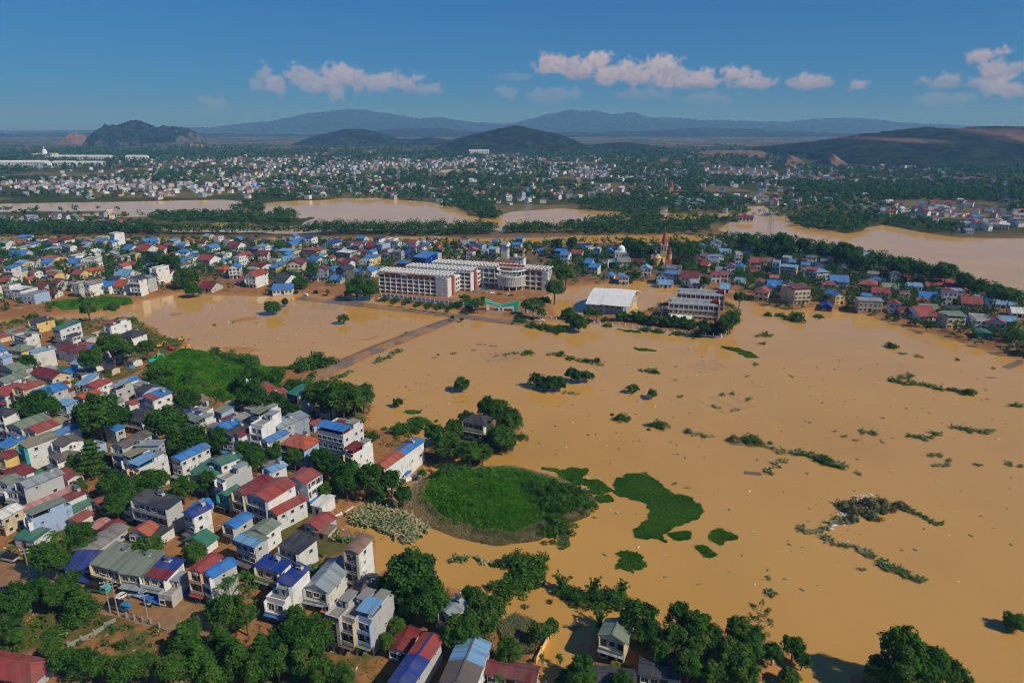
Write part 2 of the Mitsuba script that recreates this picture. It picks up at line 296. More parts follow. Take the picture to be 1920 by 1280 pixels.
# ---------------- hills and mountains ----------------
def hill(name, label, px0, px1, pybase, crest, depth, rough=.12, bare=None, karst=False, res=(150, 46), dist=None):
    """crest: (px, py) points of the skyline, standing on the ground seen at pybase; depth in metres"""
    y0 = at(960, pybase)[1] if dist is None else dist
    cr = np.array(crest, float)
    yc = y0 + depth * .45
    d = ray(cr[:, 0], cr[:, 1]); t = yc / d[:, 1]
    cx, cz = d[:, 0] * t, 100 + d[:, 2] * t
    xs = np.linspace(cx[0], cx[-1], res[0]); yy = np.linspace(0, 1, res[1])
    Xh, Vv = np.meshgrid(xs, yy)
    Yh = y0 + Vv * depth
    cz = np.interp(Xh, cx, cz); cz = cz + (meshkit.fbm(np.stack([Xh / (depth * .09), Xh * 0 + 3.3, Xh * 0], -1), 4, 6) - .5) * (.52 if depth > 2000 else .22) * np.clip(cz, 0, 300)
    prof = np.sin(np.clip(Vv / .9, 0, 1) * np.pi) ** (.42 if karst else .8)
    n = meshkit.fbm(np.stack([Xh, Yh, Xh * 0], -1) / (depth * .22), 5, 4) - .5
    n = n + .5 * (np.abs(meshkit.fbm(np.stack([Xh / (depth * .13), Yh / (depth * .4), Xh * 0 + 7], -1), 3, 14) - .5) * -2.4 + .35)
    n2 = meshkit.fbm(np.stack([Xh, Yh, Xh * 0], -1) / 22., 2, 8) - .5
    Zh = -6 + (cz + 6) * prof * (1 + n * rough * 4 * (1 - .75 * prof ** 2)) + n2 * (9 if not karst else 14) * np.clip(prof * 3, 0, 1) * (depth < 3500) * 1.2
    ends = np.clip(np.minimum(Xh - xs[0], xs[-1] - Xh) / ((xs[-1] - xs[0]) * .05), 0, 1)
    Zh = -6 + (Zh + 6) * ends
    Vt, Ft = grid_mesh(Xh, Yh, Zh)
    U = np.zeros((len(Vt), 2))
    for (bx, by, bz, rx, rz) in (bare or []):
        P = Vt - EYE; ppx = bx  # a cleared patch round a point of the slope, in metres
        q = np.hypot((Vt[:, 0] - bx) / rx, (Vt[:, 2] - bz) / rz); U[:, 0] = np.maximum(U[:, 0], np.clip(1.6 - 1.6 * q, 0, 1))
    scene[name] = mikit.ply((Vt, Ft), 'm_hill', True, uv=U); labels[name] = {'label': label, 'kind': 'structure'}
hill('karst_hill', 'steep rocky karst hill with rounded summits above the far left town', 0, 0, 276, [(186,276),(198,244),(215,236),(228,240),(240,228),(256,224),(272,232),(285,240),(300,240),(318,236),(340,238),(358,248),(368,270),(372,277)], 420, .2, karst=True, res=(170, 70))
hill('rock_hill', 'small bare pale rock beside the karst hill', 0, 0, 272, [(120,272),(128,256),(140,248),(152,253),(162,262),(168,272)], 220, .1, karst=True, res=(50, 24), bare=[(-2350, 0, 50, 400, 400)])
hill('hill', 'low wooded hill left of the middle', 0, 0, 274, [(560,274),(590,258),(640,244),(680,242),(710,250),(745,262),(775,262),(805,258),(840,264),(900,276)], 900, .12)
hill('hill_001', 'broad wooded hill in the middle of the horizon', 0, 0, 288, [(800,288),(840,268),(880,254),(930,243),(965,238),(1000,243),(1040,252),(1075,262),(1100,275),(1130,272),(1180,268),(1240,276),(1300,288)], 900, .12)
hill('hill_002', 'long wooded hill with cleared slopes on the right', 0, 0, 318, [(1440,318),(1480,282),(1540,268),(1600,260),(1650,253),(1700,247),(1740,242),(1770,246),(1800,259),(1835,247),(1860,238),(1885,233),(1930,236),(2000,246),(2100,262),(2300,300)], 1500, .16, bare=[(1500, 0, 70, 190, 32), (1170, 0, 58, 60, 8), (1420, 0, 25, 40, 20)], res=(240, 80))
hill('rock_hill_001', 'small quarried rock at the foot of the right hill', 0, 0, 312, [(1452,313),(1466,298),(1478,290),(1492,296),(1506,312)], 120, .1, karst=True, res=(40, 20), bare=[(680, 0, 20, 200, 60)])
hill('rock_hill_002', 'second quarried rock, nearer the long wooded hill', 0, 0, 312, [(1535,313),(1545,300),(1556,291),(1568,297),(1582,313)], 120, .1, karst=True, res=(40, 20), bare=[(800, 0, 20, 220, 60)])
hill('earth_bank', 'bare reddish earth bank on the plain before the mountains', 0, 0, 296, [(1270,297),(1300,286),(1340,283),(1400,281),(1432,285),(1450,297)], 260, .05, res=(60, 20), bare=[(700, 0, 20, 900, 90)])
hill('mountain_range', 'blue mountain range on the horizon', 0, 0, 0, [(-400,240),(0,246),(200,244),(420,238),(520,226),(600,214),(680,207),(740,216),(800,222),(850,224),(900,228),(960,232),(1010,220),(1060,208),(1100,205),(1150,212),(1200,216),(1280,222),(1330,226),(1420,230),(1520,224),(1600,222),(1660,230),(1800,236),(2300,240)], 4200, .10, res=(330, 50), dist=9800)
hill('mountain_range_001', 'lower blue ridge in front of the mountains', 0, 0, 0, [(-200,250),(300,250),(620,252),(730,243),(800,240),(870,246),(1000,250),(1200,246),(1320,240),(1440,244),(1560,250),(1760,252),(2200,250)], 2400, .12, res=(300, 40), dist=6200)
# ---------------- houses ----------------
ST, KS = 2.6, .72          # a storey, and the size of fittings, at this scene's scale
_wc = {}
def window_mesh(w, h, kind):
    """frame, mullions, sill and pane of a window (or door) whose outer wall face is y = 0"""
    k = (round(w, 1), round(h, 1), kind)
    if k not in _wc:
        w, h = k[:2]; m = MB(); f = 'frame' if kind != 'dark' else 'door'
        m.quad((-w/2, -.03, 0), (w/2, -.03, 0), (w/2, -.03, h), (-w/2, -.03, h), 'glass' if kind != 'door' else 'door')
        t = .09
        for a in ((-w/2-t, -w/2, 0, h), (w/2, w/2+t, 0, h), (-w/2-t, w/2+t, h, h+t)): m.box(a[0], a[1], -.16, 0, a[2], a[3], f, 'b')
        if kind != 'door': m.box(-w/2-.15, w/2+.15, -.24, 0, -.1, 0, f, 'b')
        for i in range(1, max(1, round(w / .8))): x = -w/2 + w * i / max(1, round(w / .8)); m.box(x-.03, x+.03, -.07, -.03, 0, h, f, 'b')
        _wc[k] = m.build('m_plain')
    return _wc[k]
def place(d, M): return {**d, 'to_world': M}
def at_face(M, face, pos, z, w, d):
    """transform of something hung on the front (f), right (r), back (b) or left (l) wall at pos along it"""
    x, y, a = {'f': (pos, 0, 0), 'r': (w, pos, 90), 'b': (w - pos, d, 180), 'l': (0, d - pos, -90)}[face]
    return M @ T().translate([float(x), float(y), float(z)]).rotate([0, 0, 1], a)
def roof_mesh(kind, w, d, h, col, col2=None, frac=.5, over=.45, wallcol='white', pitch=None):
    """(roof, gable walls or None) in the house's frame; h = top of the walls"""
    m, g = MB(), MB(); th = .14; o = over
    def seg(y0, y1, c):
        if kind in ('gd', 'vault'):
            if kind == 'gd':
                r = (pitch or .30) * w / 2; xs, zs = [-o, w/2, w+o], [-(o)*(r/(w/2)), r, -(o)*(r/(w/2))]
            else:
                t = np.linspace(-1, 1, 9); xs = (t + 1) / 2 * (w + 2*o) - o; zs = (1 - t**2) * (pitch or .16) * w - .05
            for i in range(len(xs) - 1):
                x0, x1, z0, z1 = xs[i], xs[i+1], zs[i] + h + .06, zs[i+1] + h + .06
                if z1 >= z0: m.slab([(x0, y1, z0), (x0, y0, z0), (x1, y0, z1), (x1, y1, z1)], th, c)
                else: m.slab([(x1, y0, z1), (x1, y1, z1), (x0, y1, z0), (x0, y0, z0)], th, c)
    if kind in ('gd', 'vault'):
        if col2: seg(-o, d*frac, col); seg(d*frac, d+o, col2)
        else: seg(-o, d+o, col)
        if kind == 'gd':
            r = (pitch or .30) * w / 2
            for y, s in ((0.0, 1), (d, -1)): g.tris([(0, y, h), (w, y, h), (w/2, y, h+r-.1)], [[0, 1, 2]] if s > 0 else [[1, 0, 2]], wallcol)
            m.box(w/2-.16, w/2+.16, -o, d+o, h+r+.02, h+r+.16, col, 'u')
        else:
            for y in (0.0, d):
                t = np.linspace(-1, 1, 9); P = [(x, y, h + (1-a*a)*(pitch or .16)*w*.96) for x, a in zip((t+1)/2*w, t)]
                g.tris(P, [[0, i, i+1] if y == 0 else [0, i+1, i] for i in range(1, 8)], wallcol)
    elif kind == 'gw':
        r = (pitch or .30) * d / 2; e = o * r / (d/2)
        ca, cb = col, col2 or col
        m.slab([(-o, -o, h-e+.06), (w+o, -o, h-e+.06), (w+o, d/2, h+r+.06), (-o, d/2, h+r+.06)], th, ca)
        m.slab([(w+o, d+o, h-e+.06), (-o, d+o, h-e+.06), (-o, d/2, h+r+.06), (w+o, d/2, h+r+.06)], th, cb)
        m.box(-o, w+o, d/2-.16, d/2+.16, h+r+.04, h+r+.18, ca, 'u')
        for x, s in ((0.0, 1), (w, -1)): g.tris([(x, d, h), (x, 0, h), (x, d/2, h+r-.1)], [[0, 1, 2]] if s > 0 else [[1, 0, 2]], wallcol)
    elif kind in ('sf', 'sb', 'sl', 'sr'):
        L = d if kind in ('sf', 'sb') else w; r = (pitch or .13) * L
        z = {'sf': (0, 0, r, r), 'sb': (r, r, 0, 0), 'sl': (r, 0, 0, r), 'sr': (0, r, r, 0)}[kind]
        C = [(-o, -o), (w+o, -o), (w+o, d+o), (-o, d+o)]
        m.slab([(c[0], c[1], h + .08 + q) for c, q in zip(C, z)], th, col)
        if col2: m.slab([(c[0], c[1], h + .13 + q) for c, q in zip([(-o, -o), (w+o, -o), (w+o, d*frac), (-o, d*frac)], [z[0], z[1], z[1]+(z[2]-z[1])*frac, z[0]+(z[3]-z[0])*frac])], .05, col2)
        c = [(0, 0), (w, 0), (w, d), (0, d)]
        for i in range(4):
            a, b, za, zb = c[i], c[(i+1) % 4], z[i], z[(i+1) % 4]
            if za + zb > 0: g.quad((*a, h), (*b, h), (*b, h+zb-.02), (*a, h+za-.02), wallcol)
    elif kind == 'hip':
        r = (pitch or .42) * min(w, d) / 2; o = max(o, .7); e = o * r / (min(w, d)/2); k = min(w, d) / 2
        if w >= d: R0, R1 = (k, d/2, h+r), (w-k, d/2, h+r)
        else: R0, R1 = (w/2, k, h+r), (w/2, d-k, h+r)
        if abs(w - d) < .3: R1 = (R0[0]+.3, R0[1], R0[2])
        A, B, C, D = (-o, -o, h-e), (w+o, -o, h-e), (w+o, d+o, h-e), (-o, d+o, h-e)
        V = [np.array(v) + [0, 0, .1] for v in (A, B, C, D, R0, R1)]
        if w >= d: F = [(0, 1, 5, 4), (2, 3, 4, 5), (1, 2, 5, 5), (3, 0, 4, 4)]
        else: F = [(0, 1, 4, 4), (2, 3, 5, 5), (1, 2, 5, 4), (3, 0, 4, 5)]
        for f in F: m.quad(*[V[i] for i in f], col)
        m.box(-o, w+o, -o, d+o, h-e-.12, h-e+.06, col if not col2 else col2, 't')
        for i, j in ((0, 4), (1, 5 if w >= d else 4), (2, 5), (3, 4 if w >= d else 5), (4, 5)):
            if np.linalg.norm(V[i]-V[j]) > .5: m.cyl(V[i], V[j], .13, .13, col, 5, False)
    elif kind == 'flat':
        m.box(.24, w-.24, .24, d-.24, h-.05, h+.05, col, 'u')
        for a in ((0, w, 0, .22), (0, w, d-.22, d), (0, .22, .22, d-.22), (w-.22, w, .22, d-.22)): g.box(a[0], a[1], a[2], a[3], h, h+.6, wallcol, 'u')
    return m, (g if g.n else None)
tank_m = MB()
tank_m.cyl((-.9, 0, 1.0), (.9, 0, 1.0), .55, .55, 'steel', 10)
for a in (-.6, .6): tank_m.box(a-.05, a+.05, -.45, .45, 0, .5, 'rail', 'u')
TANK = tank_m.build('m_steel')
ac_m = MB().box(-.42, .42, -.34, 0, 0, .58, 'pale'); ac_m.cyl((.08, -.35, .29), (.08, -.36, .29), .22, .22, 'darkgrey', 8); AC = ac_m.build('m_plain')
ZONES = []
houses = []          # records for labels and for keeping trees off the roofs
WN = dict(white='white', cream='cream', grey='concrete', pale='pale grey', lightblue='light blue', yellow='yellow', teal='teal', peach='peach', bluegrey='blue-grey', concrete='bare concrete', darkgrey='dark grey', pink='pink')
RN = dict(r_blue='bright blue', r_navy='navy blue', r_red='red', r_maroon='dark red', r_green='grey-green', r_teal='green', r_slate='dark slate', r_silver='blue-grey', r_orange='orange-red', r_pink='pink', r_olive='olive', r_light='light blue', r_brown='dull brown', r_rust='rusty', r_white='white', r_grey='grey', concrete='flat concrete')
CN = {1: 'one-storey', 2: 'two-storey', 3: 'three-storey', 4: 'four-storey', 5: 'five-storey'}
def house(x, y, deg, w, d, st, wall, fcol, rk, rc, rc2=None, frac=.5, style='b', note=None, detail=2, R=None, z0=None, group=None, over=.45, pitch=None, cat='house', kind='house'):
    R = R or random.Random(int(x * 13 + y * 7)); h = st * ST
    M0 = pose(x, y, 0, deg); c = np.array(M0.matrix) @ [w/2, d/2, 0, 1]
    z0 = max(gz(c[0], c[1]), .35) if z0 is None else z0
    M = pose(x, y, z0, deg)
    key = new(kind, None, cat, group)
    m = MB().box(0, w, 0, d, -2.5, h, wall, 'u')
    if detail >= 2 and st > 1:
        for s in range(1, st): m.box(-.05, w+.05, -.05, d+.05, s*ST-.12, s*ST+.06, wall)
    part(key, 'wall', m.build('m_wall', M))
    r, g = roof_mesh(rk, w, d, h, rc, rc2, frac, over, wall, pitch)
    part(key, 'roof', r.build('m_roof' if rk != 'flat' else 'm_wall', M))
    if g and rk in ('gd', 'gw', 'vault'):
        for P_, U_ in zip(g.v, g.uv): q = MB(); q.v, q.uv, q.n = [P_], [U_], len(P_); part(key, 'gable', q.build('m_wall', M))
    elif g: part(key, 'parapet' if rk == 'flat' else 'gable', g.build('m_wall', M))
    if fcol != wall and detail >= 2:
        part(key, 'facade', MB().box(-.02, w+.02, -.09, 0, 0, h + (.6 if rk == 'flat' else 0), fcol, 'b').build('m_wall', M))
    fo = -.1 if fcol != wall and detail >= 2 else 0
    n = max(1, round(w / (1.95 if detail >= 2 else 2.5)))
    for s in range(st):
        z = s * ST
        if style == 'b' and (s > 0 or st == 1):
            b = MB().box(-.06, w+.06, -.85+fo, fo, z-.1, z+.06, fcol, 'b')
            if s > 0:
                b.box(-.06, w+.06, -.85+fo, -.77+fo, z+.06, z+.25, fcol, 'b')
                if R.random() < .5: b.box(-.06, w+.06, -.85+fo, -.77+fo, z+.25, z+.72, fcol, 'u')
                else:
                    b.box(-.06, w+.06, -.84+fo, -.80+fo, z+.66, z+.73, 'rail')
                    for i in range(int(w / .7) + 1): b.box(i*w/int(w/.7+1e-6) - .03 if w > .7 else 0, i*w/max(1, int(w/.7)) + .03, -.83+fo, -.81+fo, z+.25, z+.66, 'rail', 'tu')
            for xx in (-.06, w-.12): b.box(xx, xx+.18, -.85+fo, fo, z+.06, z+ST-.1, fcol, 'tu')
            if detail >= 2 or s % 2: part(key, 'balcony', b.build('m_wall', M))
        for i in range(n):
            p = (i + .5) * w / n; ww = min(1.4, w / n - .42)
            if s == 0 and i == n // 2: q, zz = window_mesh(ww, 1.8, 'dark'), .02; nm = 'door'
            elif style == 'b' and i % 2 == 0: q, zz = window_mesh(ww, 1.7, 'win'), .1; nm = 'window'
            else: q, zz = window_mesh(ww, 1.1, 'win'), .65; nm = 'window'
            part(key, nm, place(q, at_face(M, 'f', p, z + zz, w, d) @ T().translate([0, fo, 0])))
    if style == 'b' and rk == 'flat':
        pass
    # side and back walls: few small windows, as in row houses
    for face, L in (('r', d), ('l', d)) + ((('b', w),) if detail < 2 else ()):
        for s in range(st):
            k = max(0, int(L / 4.2)) if style != 'p' else max(1, int(L / 2.4))
            for i in range(k):
                if R.random() < (.50 if style != 'p' else .9):
                    big = R.random() < (.35 if style != 'p' else .8)
                    part(key, 'window', place(window_mesh(.95 if big else .5, .95 if big else .6, 'win'), at_face(M, face, (i + .5 + R.uniform(-.2, .2)) * L / k, s*ST + (.75 if big else 1.15), w, d)))
    if detail >= 2:
        if st >= 2 and R.random() < .75:
            part(key, 'awning', MB().slab([(-.1, -1.4+fo, ST*.82), (w+.1, -1.4+fo, ST*.82), (w+.1, fo-.02, ST*.93), (-.1, fo-.02, ST*.93)], .07, R.choice([rc if rk != 'flat' else 'r_blue', 'r_green', 'r_silver', 'r_brown', 'r_blue'])).build('m_roof', M))
        if rk == 'flat':
            fw, fd = min(w*.55, 2.8), min(d*.4, 3.2); y1 = d * R.uniform(.45, .58)
            sr = MB().box(w-fw-.3, w-.3, y1, y1+fd, h+.06, h+1.85, wall, 'u'); sk = part(key, 'stair_room', sr.build('m_wall', M))
            part(sk, 'roof', MB().box(w-fw-.6, w, y1-.4, y1+fd+.3, h+1.85, h+1.97, R.choice(['r_silver', 'concrete', 'concrete', 'r_green', 'r_grey'])).build('m_roof', M))
            part(sk, 'door', place(window_mesh(.65, 1.5, 'door'), at_face(M, 'f', w-fw/2-.3, h+.08, w, d) @ T().translate([0, y1, 0])))
            if rc2:          # a metal canopy on posts over part of the terrace
                y0, y2 = (.3, d*frac) if frac > 0 else (d*(1+frac), d-.3)
                cn = MB().slab([(-.3, y0-.5, h+1.8), (w+.3, y0-.5, h+1.8), (w+.3, y2, h+2.25), (-.3, y2, h+2.25)], .1, rc2)
                for px_, py_ in ((.15, y0), (w-.15, y0), (.15, y2-.3), (w-.15, y2-.3)): cn.box(px_-.06, px_+.06, py_-.06, py_+.06, h, h+1.8, 'rail', 'tu')
                part(key, 'canopy', cn.build('m_roof', M))
            tx, ty, tz = w * .3, y1 + .8, h + .06
        elif st > 1 and R.random() < .45:
            tx, ty = (w * .5, d * .82); tz = h + 1.15
            part(key, 'tank_stand', MB().box(tx-.75, tx+.75, ty-.5, ty+.5, h+1.0, h+1.12, 'rail').box(tx-.7, tx-.62, ty-.45, ty+.45, h, h+1.0, 'rail', 'tu').box(tx+.62, tx+.7, ty-.45, ty+.45, h, h+1.0, 'rail', 'tu').build('m_plain', M))
        else: tx, ty, tz = None, None, None
        if tx is not None and R.random() < .85: part(key, 'water_tank', place(TANK, M @ T().translate([float(tx), float(ty), float(tz)]).rotate([0, 0, 1], R.choice([0, 90])).scale(KS)))
        for q in range(R.randint(0, 2)): part(key, 'air_conditioner', place(AC, at_face(M, R.choice('frl'), R.uniform(.8, min(w, d) - .8), R.randrange(st)*ST + 1.65, w, d) @ T().translate([0, fo, 0])))
    houses.append(dict(key=key, x=c[0], y=c[1], r=math.hypot(w, d) / 2, st=st, wall=wall, fcol=fcol, rk=rk, rc=rc, rc2=rc2, note=note, h=h, poly=None, deg=deg, w=w, d=d, ox=x, oy=y))
    return key
TILE = dict(D=(0, 640, 4.), E=(400, 640, 4.), A=(0, 960, 4.), B=(400, 960, 4.), C=(800, 960, 4.), F=(800, 640, 4.), N=(0, 580, 9.6), M=(0, 430, 7.53), G=(0, 440, 4.8), H=(400, 440, 4.8), J=(1400, 440, 3.692), K=(1000, 430, 4.8), P=(0, 0, 1.))
def corner_house(tile, pts, st, front, wall, fcol, rk, rc, **k):
    """pts: left end, near corner and right end of the two visible wall tops, in the tile's pixels"""
    ox, oy, s = TILE[tile]; h = st * ST + 1.2
    q = np.array(pts, float).reshape(3, 2) / s + [ox, oy]
    B, A, C = at(q[:, 0], q[:, 1], h)
    lb, lc = np.linalg.norm(A - B), np.linalg.norm(C - A)
    a1 = math.atan2(*(A - B)[::-1]); a2 = math.atan2(*(C - A)[::-1]) - math.pi / 2
    dlt = (a2 - a1 + math.pi) % (2 * math.pi) - math.pi
    th = a1 + dlt * lc**2 / (lb**2 + lc**2)
    lb, lc = max(lb * abs(math.cos(th - a1)), 3.2), max(lc * abs(math.cos(th + math.pi/2 - math.atan2(*(C - A)[::-1]))), 3.5)
    x = np.array([math.cos(th), math.sin(th)])
    if front == 'L': o = A - x * lb; return house(o[0], o[1], math.degrees(th), lb, lc, st, wall, fcol, rk, rc, **k)
    return house(A[0], A[1], math.degrees(th) + 90, lc, lb, st, wall, fcol, rk, rc, **k)
W_, CR, GR, PA, LB, YE, TE, PE, BG = 'white', 'cream', 'grey', 'pale', 'lightblue', 'yellow', 'teal', 'peach', 'bluegrey'
b_, n_, r_, m_, g_, t_, k_, s_, o_, p_, l_, br, ol, co, wh, gy, ru = 'r_blue', 'r_navy', 'r_red', 'r_maroon', 'r_green', 'r_teal', 'r_slate', 'r_silver', 'r_orange', 'r_pink', 'r_light', 'r_brown', 'r_olive', 'concrete', 'r_white', 'r_grey', 'r_rust'
